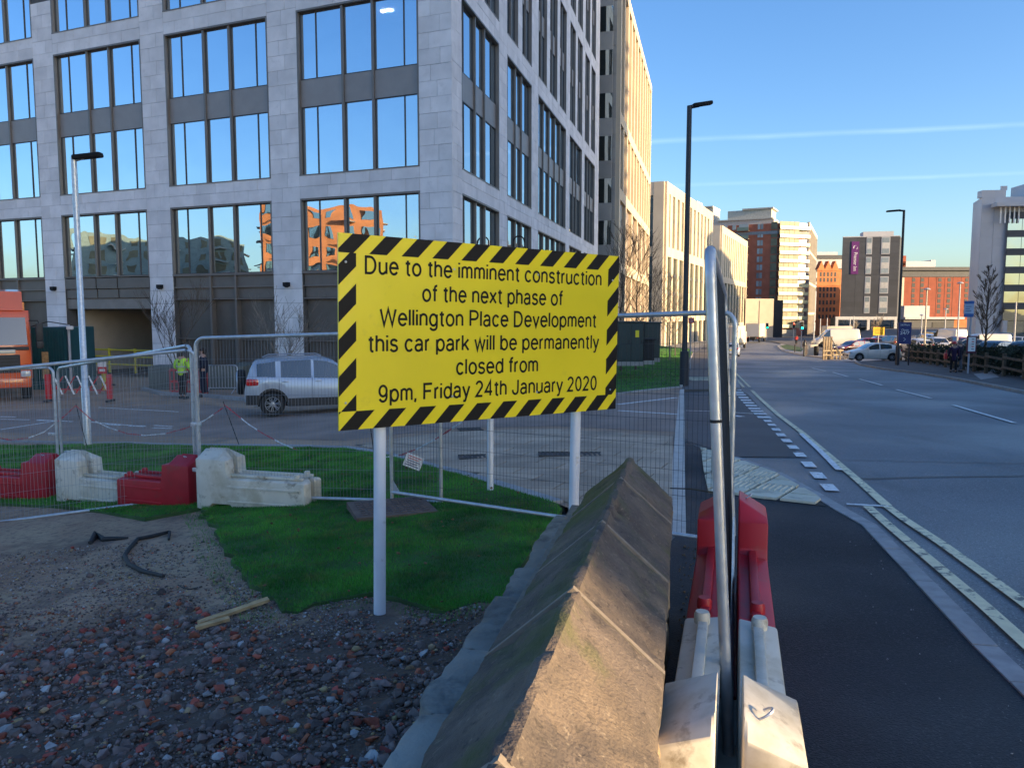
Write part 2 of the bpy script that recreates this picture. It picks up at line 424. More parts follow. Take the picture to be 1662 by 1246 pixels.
# ------------------------------------------------------------------ a plain grotesque stroke alphabet for the notice
def arc(cx, cy, rx, ry, a0, a1, n=14): return [(cx + rx * math.cos(rad(a0 + (a1 - a0) * i / n)), cy + ry * math.sin(rad(a0 + (a1 - a0) * i / n))) for i in range(n + 1)]
def glyphs():
    X, C, w = .523, .72, 0
    o = arc(.25, .262, .205, .262, 90, 450, 26)
    bowl = lambda cx: arc(cx, .262, .195, .262, 90, 450, 24)
    g = {
     'D': ([[(.06, 0), (.06, C), (.26, C)] + arc(.26, .36, .28, .36, 90, -90, 16)[1:] + [(.06, 0)]], .62),
     'W': ([[(.02, C), (.20, 0), (.41, C), (.62, 0), (.80, C)]], .84),
     'P': ([[(.06, 0), (.06, C), (.30, C)] + arc(.30, .52, .21, .20, 90, -90, 12)[1:] + [(.06, .32)]], .57),
     'F': ([[(.06, 0), (.06, C), (.50, C)], [(.06, .38), (.44, .38)]], .54),
     'J': ([[(.38, C), (.38, .18)] + arc(.21, .18, .17, .18, 0, -180, 12)[1:] + [(.04, .22)]], .46),
     'u': ([[(.05, X), (.05, .17)] + arc(.20, .17, .15, .17, 180, 300, 10)[1:] + [(.40, .13)], [(.40, X), (.40, 0)]], .46),
     'e': ([[(.05, .28), (.44, .28)] + arc(.245, .262, .20, .262, 4, 325, 24)], .49),
     't': ([[(.14, .66), (.14, .10)] + arc(.22, .10, .08, .10, 180, 270, 6)[1:] + [(.27, .0)], [(.02, X), (.27, X)]], .29),
     'o': ([o], .50), 'h': ([[(.05, 0), (.05, C)], [(.05, .36)] + arc(.22, .35, .17, .17, 160, 0, 10) + [(.39, 0)]], .45),
     'i': ([[(.05, 0), (.05, X)], [(.05, .635), (.05, .72)]], .11), 'l': ([[(.05, 0), (.05, C)]], .11),
     'm': ([[(.05, 0), (.05, X)], [(.05, .38)] + arc(.19, .37, .14, .152, 160, 0, 10) + [(.33, 0)], [(.33, .38)] + arc(.47, .37, .14, .152, 160, 0, 10) + [(.61, 0)]], .67),
     'n': ([[(.05, 0), (.05, X)], [(.05, .36)] + arc(.22, .35, .17, .17, 160, 0, 10) + [(.39, 0)]], .45),
     'c': ([arc(.235, .262, .19, .262, 38, 322, 20)], .45),
     's': ([arc(.21, .395, .155, .128, 15, 250, 12) + arc(.20, .135, .17, .135, 80, -165, 14)], .42),
     'r': ([[(.05, 0), (.05, X)], [(.05, .33)] + arc(.24, .34, .19, .18, 170, 92, 8)], .26),
     'f': ([[(.13, 0), (.13, .60)] + arc(.23, .60, .10, .12, 180, 90, 6)[1:] + [(.27, .715)], [(.01, X), (.26, X)]], .27),
     'x': ([[(.02, X), (.40, 0)], [(.40, X), (.02, 0)]], .43), 'v': ([[(.02, X), (.21, 0), (.40, X)]], .43),
     'w': ([[(.02, X), (.16, 0), (.31, X), (.46, 0), (.60, X)]], .63),
     'k': ([[(.05, 0), (.05, C)], [(.39, X), (.05, .17)], [(.17, .30), (.40, 0)]], .42),
     'p': ([[(.05, X), (.05, -.2)], bowl(.25)], .49), 'b': ([[(.05, C), (.05, 0)], bowl(.25)], .49),
     'q': ([[(.44, X), (.44, -.2)], bowl(.24)], .49), 'd': ([[(.44, C), (.44, 0)], bowl(.24)], .49),
     'g': ([[(.43, X), (.43, -.03)] + arc(.24, -.04, .19, .17, 0, -160, 12)[1:], bowl(.235)], .48),
     'a': ([arc(.225, .36, .165, .165, 160, 0, 10) + [(.39, .08)] + arc(.45, .08, .06, .07, 180, 260, 4)[1:], arc(.20, .145, .16, .145, 60, 300, 16)[:] + [(.34, .06), (.39, .16)], [(.39, .31), (.28, .285), (.24, .28)]], .47),
     'y': ([[(.02, X), (.215, .02)], [(.41, X), (.19, -.10)] + arc(.10, -.10, .09, .10, 0, -95, 6)[1:] + [(.04, -.19)]], .43),
     '0': ([arc(.24, .36, .19, .36, 90, 450, 26)], .50), '2': ([arc(.23, .52, .18, .20, 165, -28, 14) + [(.05, .0), (.43, 0)]], .50),
     '4': ([[(.34, 0), (.34, C), (.03, .19), (.46, .19)]], .50), '9': ([arc(.235, .48, .19, .24, 0, 360, 22), arc(.235, .30, .19, .30, 0, -30, 4)[:1] + [(.425, .48), (.42, .30)] + arc(.23, .22, .19, .22, 0, -155, 10)], .50),
     '/': ([[(.0, -.03), (.26, C + .02)]], .30), '7': ([[(.04, C), (.44, C), (.18, 0)]], .48), 'O': ([arc(.34, .36, .30, .36, 90, 450, 26)], .70),
     ',': ([[(.06, .07), (.06, -.01), (.03, -.11)]], .14), ' ': ([], .24)}
    return g
GL = glyphs()
def stroke_text(name, s, mat, parent, width, cap, wgt=.112):
    """lettering in the local xz plane facing -y, centred in x on the baseline"""
    mb = MB(); x = 0; lay = 0
    for ch in s:
        st, adv = GL[ch]
        for pl in st:
            pl = [p for i, p in enumerate(pl) if i == 0 or math.dist(p, pl[i - 1]) > 1e-4]
            closed = math.dist(pl[0], pl[-1]) < .01
            if closed: pl = pl[:-1]
            n = len(pl); L_, R_ = [], []
            for i in range(n):
                a = pl[i - 1] if (i or closed) else None; b = pl[i]; c = pl[(i + 1) % n] if (i < n - 1 or closed) else None
                def nrm(p, q): dx, dy = q[0] - p[0], q[1] - p[1]; l = math.hypot(dx, dy); return (-dy / l, dx / l)
                if a is None: nx, ny = nrm(b, c); k = 1
                elif c is None: nx, ny = nrm(a, b); k = 1
                else:
                    n1, n2 = nrm(a, b), nrm(b, c); nx, ny = n1[0] + n2[0], n1[1] + n2[1]; l = math.hypot(nx, ny) or 1; nx /= l; ny /= l
                    k = 1 / max(.35, nx * n1[0] + ny * n1[1])
                h = wgt / 2 * k; L_.append((b[0] + nx * h, b[1] + ny * h)); R_.append((b[0] - nx * h, b[1] - ny * h))
            o = len(mb.v); yy = -.00015 * (lay % 4); lay += 1
            for l, r in zip(L_, R_): mb.v += [(x + l[0], yy, l[1]), (x + r[0], yy, r[1])]
            for i in range(n if closed else n - 1): j = (i + 1) % n; mb.f.append((o + 2 * i, o + 2 * i + 1, o + 2 * j + 1, o + 2 * j))
        x += adv + (.085 if ch != ' ' else .03)
    x -= .085; xs = [v[0] for v in mb.v]; x0, x1 = min(xs), max(xs); sx = width / (x1 - x0); sy = cap / .75
    mb.v = [((v[0] - (x0 + x1) / 2) * sx, v[1], v[2] * sy) for v in mb.v]
    return mb.build(name, mat, parent, kind='stuff', fixn=False)
# ================================================================== materials used in the scene
def dirt_mat():
    m = M('earth', (.30, .185, .12), .95, bump=.02, bscale=30, scale=1.2, col2=(.42, .28, .18), detail=8)
    return m
asphalt = rough_noise(M('asphalt', (.011, .014, .021), .75, var=.25, scale=.6, bump=.008, bscale=90, detail=8), .5, .6, .85)
overlay(asphalt, (.045, .05, .055), 60, .52, .60, .7); overlay(asphalt, (.16, .17, .17), 75, .64, .68, .8); overlay(asphalt, (.004, .005, .007), 1.2, .45, .65, .5)
road_m = rough_noise(M('road_surface', (.15, .156, .168), .5, var=.18, scale=.35, bump=.004, bscale=120, detail=9, spec=.6), .25, .46, .68)
overlay(road_m, (.42, .42, .42), 55, .56, .63, .65); overlay(road_m, (.05, .055, .06), 48, .54, .62, .7)
overlay(road_m, (.09, .095, .10), .5, .56, .66, .6, sc3=(1, .25, 1))
yardbrown = overlay(M('brown_setts', (.42, .27, .175), .8, var=.2, scale=.7, bump=.006, bscale=60, detail=8), (.19, .15, .12), .4, .5, .62, .7)
buff = overlay(M('buff_paving', (.46, .345, .245), .75, var=.16, scale=1.5, bump=.003, bscale=80, rnd=.16, detail=8), (.27, .20, .145), .8, .50, .64, .6)
kerbm = M('granite_kerb', (.32, .32, .32), .75, var=.15, scale=8, bump=.003, bscale=120, rnd=.10)
palekerb = M('pale_edging', (.52, .48, .43), .75, var=.12, scale=8, bump=.003, bscale=120, rnd=.08)
concrete = M('concrete', (.33, .32, .30), .85, var=.15, scale=3, bump=.003, bscale=60)
whitepaint = overlay(M('white_road_paint', (.80, .80, .78), .6, var=.1, scale=10), (.12, .12, .12), 14, .56, .64, .9)
yellowpaint = overlay(M('worn_yellow_paint', (.80, .72, .46), .6, var=.1, scale=10), (.10, .10, .10), 9, .53, .62, .9)
stone_m = overlay(M('ashlar_cladding', (.76, .73, .73), .8, var=.09, scale=1.3, bump=.002, bscale=50, rnd=.075), (.63, .61, .61), 3, .56, .7, .5)
joint_m = M('dark_joint', (.10, .10, .10), .9)
bronze = M('bronze_metal', (.20, .175, .155), .45, metal=.3, var=.06, rnd=.04)
spandm = M('spandrel_panel', (.30, .275, .26), .5, metal=.2, var=.05, rnd=.05)
framem = M('dark_window_frame', (.06, .055, .052), .5)
louvre = M('louvre_metal', (.17, .15, .13), .5, metal=.3, var=.08)
glassA = glassmat('facade_glass', (.70, .82, .92), (.02, .03, .035), .0, .010, .55, glow=.9)
glassB = glassmat('far_glass', (.42, .47, .45), (.03, .04, .04), .03, .02, .3)
glassC = M('balcony_glass', (.17, .22, .17), .35, var=.1)
cargl = M('car_glass', (.012, .016, .018), .04, var=0, spec=1.0, coat=1.)
cream = M('cream_stone', (.52, .44, .33), .8, var=.07, scale=.4, bump=.003, bscale=20)
cream2 = M('pale_stone_panel', (.52, .46, .37), .8, var=.06, scale=.4, rnd=.04)
greystone = M('grey_stone_panel', (.36, .34, .31), .8, var=.08, scale=.5, rnd=.10)
redbrick = M('red_brick', (.25, .065, .036), .85, var=.15, scale=.5, detail=8)
orangebrick = M('orange_brick', (.46, .17, .065), .85, var=.18, scale=.4, detail=8)
palegrey = M('pale_grey_cladding', (.42, .43, .46), .55, var=.05, scale=.3, rnd=.04)
slate = M('slate_cladding', (.05, .056, .068), .6, var=.08, scale=.5, rnd=.10)
slate2 = M('dark_recess', (.03, .033, .037), .6)
teal = M('teal_hoarding', (.012, .075, .09), .45, var=.12, scale=2)
galv = rough_noise(M('galvanised_steel', (.56, .58, .60), .38, metal=.55, var=.12, scale=14, detail=6), 30, .28, .5)
galvd = M('fence_wire', (.30, .31, .33), .5, metal=.6)
wirem = M('dark_fence_wire', (.07, .07, .075), .6, metal=.3)
whiteplastic = overlay(overlay(M('white_plastic', (.68, .64, .54), .45, var=.06, scale=5, spec=.4), (.40, .34, .22), 3.2, .48, .64, .6), (.16, .12, .07), 8, .58, .70, .7)
redplastic = overlay(M('red_plastic', (.42, .018, .03), .42, var=.12, scale=4, spec=.4), (.20, .06, .05), 5, .58, .7, .5)
blackm = M('black_rubber', (.02, .02, .021), .7, var=.2, scale=20)
blackpost = M('dark_post_paint', (.022, .026, .035), .45, var=.1)
greencab = M('green_cabinet', (.008, .032, .035), .4, var=.1)
wood = overlay(M('rough_timber', (.30, .23, .15), .85, var=.25, scale=6, bump=.004, bscale=60), (.12, .10, .07), 4, .5, .65, .6)
freshwood = M('fresh_timber', (.50, .33, .16), .8, var=.25, scale=14, bump=.003, bscale=90)
barkm = M('bark', (.10, .075, .055), .9, var=.3, scale=8)
signyellow = M('sign_yellow', (.90, .72, .02), .30, var=.06, scale=1.2, spec=.5, bump=.012, bscale=1.3); overlay(signyellow, (.50, .42, .06), 7, .62, .80, .35)
signblack = M('sign_black', (.008, .008, .009), .6, spec=.25)
whitepost = overlay(M('white_post', (.72, .74, .78), .45, var=.05, scale=6), (.35, .33, .28), 9, .6, .7, .5)
yellowp = M('yellow_rail_paint', (.55, .45, .03), .5)
redp = M('red_paint', (.55, .02, .025), .45)
whitep = M('white_paint', (.75, .75, .74), .45)
bluep = M('blue_sign', (.012, .03, .16), .4)
orangep = M('orange_paint', (.72, .10, .015), .3, coat=.6, var=.04)
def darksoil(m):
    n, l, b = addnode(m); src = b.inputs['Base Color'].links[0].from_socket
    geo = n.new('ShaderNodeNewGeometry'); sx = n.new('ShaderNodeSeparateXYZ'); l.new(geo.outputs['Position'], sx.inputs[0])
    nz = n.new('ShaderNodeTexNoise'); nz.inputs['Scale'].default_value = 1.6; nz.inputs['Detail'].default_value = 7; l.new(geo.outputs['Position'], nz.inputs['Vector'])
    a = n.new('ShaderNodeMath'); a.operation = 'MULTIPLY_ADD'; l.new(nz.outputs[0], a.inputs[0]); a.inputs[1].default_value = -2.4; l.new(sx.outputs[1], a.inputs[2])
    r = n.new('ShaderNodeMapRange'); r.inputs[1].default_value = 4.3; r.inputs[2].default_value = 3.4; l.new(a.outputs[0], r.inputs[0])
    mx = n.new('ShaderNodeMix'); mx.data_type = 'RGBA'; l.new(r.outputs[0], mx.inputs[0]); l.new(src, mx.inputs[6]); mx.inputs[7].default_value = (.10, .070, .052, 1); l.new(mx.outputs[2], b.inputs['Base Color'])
# ================================================================== the ground
def Hz(x, y, off=0.):
    r = ray(x, y); lo, hi = .4, 900.
    for i in range(46):
        m = (lo + hi) / 2
        if CZ + r[2] * m > G(r[0] * m, r[1] * m) + off: lo = m
        else: hi = m
    return Vector((r[0] * lo, r[1] * lo))
def PX(pts, off=0.): return [Hz(x, y, off) for x, y in pts]
def ground_grid():
    def axis(lo, hi, flo, fhi, st):
        a = []; x = flo
        while x <= fhi: a.append(x); x += st
        s = st; x = flo
        while x > lo: s *= 1.25; x -= s; a.append(max(x, lo))
        s = st; x = a[int((fhi - flo) / st)]
        while x < hi: s *= 1.25; x += s; a.append(min(x, hi))
        return sorted(set(a))
    xs = axis(-900, 900, -32, 40, 1.0); ys = axis(-200, 1400, -4, 90, 1.0)
    mb = MB()
    for y in ys:
        for x in xs: mb.v.append((x, y, G(x, y) - .28))
    n = len(xs)
    for j in range(len(ys) - 1):
        for i in range(n - 1): o = j * n + i; mb.f.append((o, o + 1, o + n + 1, o + n))
    mb.build('ground', M('far_ground', (.10, .095, .085), .9, var=.2, scale=.1), kind='structure', fixn=False)
ground_grid()
sheet('road', [(-3, -4), (60, -4), (78, 60), (95, 175), (10, 175), (2.6, 60), (.4, 10), (-1, 1)], -.10, road_m, 1.6)
# footway beside the stone wall, bounded by the curved kerb
KERB = PX([(1662, 1110), (1600, 1050), (1500, 945), (1410, 852), (1370, 830), (1330, 806), (1260, 767), (1190, 742), (1140, 728), (1102, 711)])
k0 = KERB[0] + (KERB[0] - KERB[1]).normalized() * 4.5
FOOT = [Vector((-1.0, -3.5)), Vector((k0.x + .3, -3.5)), k0] + KERB + [Hz(1098, 868), Vector((.95, 5.6)), Vector((.7, 4.7))]
sheet('footway', FOOT, 0, asphalt, .6, edge=.15)
kerb('kerb', [k0] + KERB[:-2], .13, .012, kerbm, .9, base=0)
# side-road mouth: asphalt crossing
sheet('side_road_mouth', PX([(1104, 712), (1110, 632), (1140, 628), (1196, 630), (1215, 640), (1300, 742), (1190, 741)], -.09), -.089, overlay(M('mouth_asphalt', (.06, .064, .07), .65, var=.2, scale=.8, bump=.005, bscale=90, detail=8), (.14, .14, .14), 60, .60, .66, .6), .8)
EDG = PX([(1098, 868), (1100, 790), (1103, 710), (1107, 632)])
kerb('edging', EDG, .17, .01, palekerb, .9)
# further footway beyond the mouth, running up to the cabinets
sheet('far_footway', PX([(1107, 632), (1196, 630), (1190, 604), (1180, 580), (1172, 562), (1146, 558), (1128, 572), (1112, 600)]), 0, M('far_footway_paving', (.11, .105, .10), .8, var=.2, scale=.6, detail=8), 1.0, edge=.15)
kerb('far_kerb', PX([(1198, 629), (1190, 604), (1181, 580), (1172, 562)]), .15, .01, kerbm, .9)
# yard
KC = [(-420, 716), (0, 716), (200, 719), (330, 723), (450, 724), (560, 727), (630, 738), (700, 757), (800, 784), (905, 817)]
KCg = PX(KC)
yard = KCg + [Vector((.95, 5.6)) * .0 + Hz(960, 838), Hz(1096, 868)] + EDG[1:] + [Hz(1112, 600), Hz(1000, 560), Vector((9, 80)), Vector((-70, 80)), Vector((-70, 16))]
sheet('yard', yard, 0, yardbrown, 1.1)
BAND = [(-420, 668), (0, 668), (300, 655), (560, 668), (1100, 640), (1102, 702), (900, 692), (720, 696), (560, 715), (300, 708), (0, 702), (-420, 700)]
sheet('yard_roadway', PX(BAND), .006, M('yard_asphalt', (.30, .215, .17), .7, var=.2, scale=.8, bump=.004, bscale=100, detail=8), 1.0)
kerb('lawn_kerb', KCg, .16, .03, kerbm, .9)
def paver_field(root, poly, az, w, l, off, h, mat, gap=.022, cap=290):
    d = Vector((math.sin(rad(az)), math.cos(rad(az)))); nn = Vector((d.y, -d.x))
    c0 = sum((Vector(p) for p in poly), Vector((0, 0))) / len(poly); its = []
    R = int(40 / l)
    for i in range(-R, R):
        for j in range(-R * 2, R * 2):
            c = c0 + d * (i * l + (j % 2) * l * .5) + nn * (j * w)
            q, ar = cut_rect(poly, c, d, nn, l - gap, w - gap); full = (l - gap) * (w - gap)
            if .06 * full < ar < .985 * full: cut_piece('paver', q, off, h, mat, root)
            elif ar >= .985 * full:
                its.append(((c.x, c.y, G(c.x, c.y) + off + h / 2 + random.uniform(-.0015, .0015)), (l - gap, w - gap, h), lie(c.x, c.y, math.atan2(d.y, d.x))))
    pieces('paver', mat, root, its, cap)
PAV = PX([(575, 722), (720, 702), (900, 697), (1092, 709), (1090, 860), (905, 812), (800, 780), (700, 752), (640, 736)])
pv = setting('paved_apron')
bp_ = sheet('bedding', PAV, .004, M('paver_joint', (.13, .105, .085), .9), 1.0, parent=pv, kind=None)
paver_field(pv, PAV, -67.4, .45, .9, .0, .014, buff)
for q in ([(875, 735), (975, 733), (973, 744), (878, 745)], [(745, 741), (790, 738), (790, 746), (744, 748)], [(745, 697), (783, 694), (783, 700), (742, 701)]):
    g = PX(q); c = sum(g, Vector((0, 0))) / 4; d = (g[1] - g[0]); L_ = d.length; rz = math.atan2(d.y, d.x); W_ = .34
    t = thing('drain_grate', {875: 'dark slotted drain grate set in buff paving, the long one behind the right white post', 745: 'short dark slotted drain grate in paving'}.get(q[0][0], 'drain grate') if q[0][1] != 741 and q[0][1] != 697 else ('short dark slotted drain grate beside the thin white post' if q[0][1] == 741 else 'dark drain grate just below the yellow sign, farthest of the three grates'), 'drain grate', (c.x, c.y, G(c.x, c.y) + .016), rz)
    fr = MB().boxz(-L_ / 2, L_ / 2, -W_ / 2, W_ / 2, -.004, .002); fr.build('base_plate', framem, t)
    b = MB(); n = int(L_ / .07)
    for k in range(n): b.box((-L_ / 2 + (k + .5) * L_ / n, 0, .006), (.035, W_ - .03, .01))
    b.boxz(-L_ / 2, L_ / 2, W_ / 2 - .012, W_ / 2, .002, .013); b.boxz(-L_ / 2, L_ / 2, -W_ / 2, -W_ / 2 + .012, .002, .013)
    b.build('bar', M('cast_iron', (.07, .065, .06), .6, metal=.4, var=.2, scale=9), t, kind='stuff')
# tactile paving at the crossing
TACT = PX([(1137, 727), (1190, 744), (1258, 769), (1325, 806), (1342, 822), (1262, 813), (1190, 803), (1150, 800), (1143, 770)])
ta_root = setting('tactile_paving')
sheet('tactile_bed', TACT, .006, M('tactile_joint', (.04, .04, .035), .9), .5, parent=ta_root, kind=None)
tm = overlay(M('tactile_slab', (.62, .58, .44), .75, var=.10, scale=3, rnd=.08), (.28, .26, .2), 5, .5, .66, .6)
tile = MB(); tile.box((0, 0, .012), (.36, .36, .024))
for k in range(6): tile.tube([(-.16, -.16 + k * .064, .024), (.16, -.16 + k * .064, .024)], .013, 4)
tme = tile.mesh('tactile_slab', tm)
td = (TACT[4] - TACT[5]).normalized(); tn = Vector((-td.y, td.x)); c0 = TACT[5]
for i in range(-8, 9):
    for j in range(-4, 14):
        c = c0 + td * (i * .4 + .2) + tn * (j * .4 + .2)
        q, ar_ = cut_rect(TACT, c, td, tn, .36, .36)
        if .01 < ar_ < .128: cut_piece('tactile_slab', q, .004, .026, tm, ta_root)
        elif ar_ >= .128:
            o = bpy.data.objects.new('tactile_slab', tme); COL.objects.link(o); o.parent = ta_root
            o.location = (c.x, c.y, G(c.x, c.y) + .004); o.rotation_euler = (0, 0, math.atan2(td.y, td.x) + math.pi / 2)
t2 = setting('far_tactile_paving'); c0 = Hz(1128, 617)
for i in range(4):
    for j in range(6):
        o = bpy.data.objects.new('tactile_slab', tme); COL.objects.link(o); o.parent = t2
        x, y = c0.x + i * .4, c0.y + j * .4; o.location = (x, y, G(x, y) + .004); o.rotation_euler = (0, 0, math.pi / 2)
# painted markings
def mark(name, px, w, mat=whitepaint, off=-.080): return strip(name, PX(px, off), w, off, mat)
mark('yellow_line', [(1440, 821), (1470, 843), (1530, 882), (1600, 932), (1662, 977), (1800, 1080)], .10, yellowpaint)
mark('yellow_line', [(1408, 821), (1450, 858), (1520, 916), (1600, 984), (1662, 1040), (1760, 1130)], .10, yellowpaint)
mark('end_bar', [(1374, 817), (1442, 821)], .07, whitepaint)
mark('worn_edge_line', [(1220, 633), (1232, 645), (1262, 672), (1300, 700), (1345, 738), (1392, 778), (1440, 820)], .11, yellowpaint)
mark('worn_edge_line', [(1300, 703), (1330, 730), (1362, 762)], .09, whitepaint, -.076)
mark('far_yellow_line', [(1188, 599), (1203, 614), (1217, 628)], .10, yellowpaint)
mark('far_yellow_line', [(1188, 608), (1197, 617), (1207, 628)], .10, yellowpaint)
mark('give_way_line', [(1113, 666), (1150, 667), (1190, 669), (1222, 671)], .08)
mark('give_way_line', [(1190, 674), (1205, 676)], .2)
DS = [(790, 636), (740, 582), (697, 533), (658, 490), (627, 456), (598, 427), (573, 401), (551, 377), (532, 356), (514, 339), (497, 322), (480, 307), (466, 295), (453, 283), (440, 270), (428, 258), (416, 246), (405, 234), (395, 222), (385, 212), (376, 201)]
dp = PX([(1060 + x / 2.76, 560 + y / 2.76) for x, y in DS], -.08)
for i, p in enumerate(dp):
    q = dp[i + 1] if i + 1 < len(dp) else p + (p - dp[i - 1]); d = (q - p)
    strip('square_dash', [p - d * .25, p + d * .27], .16 if i < 10 else .30, -.080, whitepaint)
for a, b in (((1547, 657), (1647, 686)), ((1455, 632), (1511, 646)), ((1395, 615), (1432, 625)), ((1352, 604), (1376, 611)), ((1318, 597), (1340, 602)), ((1262, 591), (1283, 591.5)), ((1700, 702), (1830, 745))):
    mark('lane_dash', [a, b], .11)
for px, w_ in (([(1395, 776), (1500, 773), (1680, 771)], .05), ([(1190, 615), (1360, 615), (1540, 618), (1662, 622)], .10), ([(1345, 745), (1500, 748), (1700, 752)], .03)):
    mark('tar_joint', px, w_, M('tar', (.05, .05, .055), .5), -.086)
yl = .012
def ymark(px, w): strip('yard_line', PX(px, yl), w, yl, whitepaint)
for px in ([(160, 661), (290, 668)], [(0, 680), (48, 681)], [(60, 681), (118, 684)], [(140, 684), (210, 690)], [(210, 690), (235, 691)], [(250, 690), (280, 692)], [(0, 697), (90, 683)], [(20, 604), (75, 622)]):
    ymark(px, .10)
for a, b in (((0, 676), (26, 676.5)), ((60, 682), (105, 683)), ((170, 688), (195, 690)), ((210, 691), (236, 692)), ((248, 694), (278, 695))): ymark([a, b], .12)
for px in ([(1003, 656), (1098, 645)], [(1003, 666), (1100, 672)]): ymark(px, .16)
# car park floor, right-hand footway and the island
sheet('car_park', [(33, 66), (60, 52), (70, 46), (150, 60), (150, 215), (60, 215), (44, 110)], .02, M('car_park_surface', (.11, .105, .10), .85, var=.2, scale=.3), 2.5)
RF = PX([(2100, 735), (1800, 662), (1662, 634), (1600, 622), (1545, 612), (1500, 605), (1440, 598), (1398, 591), (1388, 587), (1440, 583.5), (1500, 588), (1600, 602), (1662, 612), (2100, 680)])
sheet('right_footway', RF, 0, M('right_footway_paving', (.07, .07, .068), .8, var=.3, scale=.5, detail=8), 1.2, edge=.14)
kerb('right_kerb', RF[:9], .14, .012, concrete, .9)
sheet('grey_patch', PX([(1580, 607), (1608, 603), (1622, 612), (1592, 616)]), .006, concrete, 1)
ISL = PX([(1262, 561), (1270, 568), (1290, 573), (1330, 579), (1372, 581), (1376, 574), (1345, 566), (1322, 556), (1300, 549), (1285, 551)])
sheet('traffic_island', ISL, 0, M('island_paving', (.34, .32, .29), .8, var=.12, scale=.6), 1.2, edge=.14)
kerb('island_kerb', ISL[:6], .14, .012, concrete, .9)
grassm = overlay(M('lawn_soil', (.04, .09, .025), .9, var=.3, scale=3), (.045, .038, .022), 2, .6, .75, .8)
bladem = M('grass_blade', (.035, .24, .025), .6, var=.35, scale=1.4, col2=(.10, .38, .045), rnd=.25, hue=.015, spec=.3)
overlay(bladem, (.20, .20, .06), 5, .52, .66, .7); overlay(bladem, (.02, .07, .012), 2.2, .50, .66, .6)
bladeL = M('sparse_grass_blade', (.05, .13, .02), .6, var=.3, scale=2.5, rnd=.25, spec=.3)
sheet('island_grass_bed', PX([(1266, 561), (1273, 566), (1300, 571), (1304, 566), (1292, 556)], .01), .01, grassm, 1)
LAWN2 = PX([(960, 648), (1000, 640), (1060, 633), (1103, 629), (1112, 600), (1124, 572), (1118, 566), (1060, 560), (990, 562)])
sheet('far_lawn_soil', LAWN2, .03, grassm, 1.0)
kerb('far_lawn_kerb', PX([(1000, 640), (1060, 633), (1104, 629)]), .14, .05, kerbm, .9)
kerb('far_lawn_kerb', PX([(1105, 628), (1113, 600), (1124, 574)]), .12, .05, palekerb, .9)
# near ground: rubble and earth, uneven
from mathutils import noise
def wallx(Y): return -.30 + .217 * Y        # ridge line of the stone wall
LAWN_E = [(325, 823), (345, 850), (362, 890), (400, 938), (440, 972), (452, 992), (480, 996), (520, 975), (560, 968), (600, 966), (640, 966), (690, 985), (720, 992), (770, 975), (800, 972)]
def dirtz(x, y):
    v = Vector((x, y, 0))
    z = .05 * noise.noise(v * 1.1) + .022 * noise.noise(v * 4.3) + .010 * noise.noise(v * 13)
    z += .05 * math.exp(-((x + 1.0) ** 2 / 4 + (y - 3.2) ** 2 / 2.5))
    k = max(0, min(1, (y - 4.6) / 1.5)); z = z * (1 - .6 * k)
    return G(x, y) + z - .01
DIRT = [Vector((-16, -3)), Vector((wallx(-3) - .3, -3)), Vector((wallx(5.2) - .25, 5.2)), KCg[-1], KCg[-2], KCg[-3], KCg[-4], KCg[-5], KCg[-6], KCg[-7], KCg[-8], KCg[1], Vector((-16, 16))]
DIRT = [Vector((-16, -3)), Vector((wallx(-3) - .3, -3)), Vector((wallx(5.2) - .25, 5.2))] + list(reversed(KCg))[:-1] + [Vector((-16, 15.5))]
em = dirt_mat()
overlay(em, (.40, .29, .18), .9, .45, .62, .8, seedoff=(3, 1, 0))
overlay(em, (.13, .085, .065), .9, .52, .66, .8)
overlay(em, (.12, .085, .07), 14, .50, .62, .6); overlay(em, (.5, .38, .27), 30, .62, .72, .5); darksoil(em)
sheet('bare_earth', DIRT, 0, em, .22, zf=dirtz)
lawn = PX([(-420, 735), (0, 722)], .03) + PX(KC[2:], .03) + PX([(912, 828), (880, 868), (840, 925)], .03) + [p + Vector((random.gauss(0, .035), random.gauss(0, .045))) for p in open_dense(PX(LAWN_E[::-1], .03), .16)] + PX([(235, 840), (120, 822), (0, 816), (-420, 812)], .03)
def lawnz(x, y): return G(x, y) + .025 + .012 * noise.noise(Vector((x * 1.3, y * 1.3, 3)))
def turfz(x, y): return lawnz(x, y)
sheet('turf', lawn, 0, grassm, .3, edge=.12, zf=lawnz)
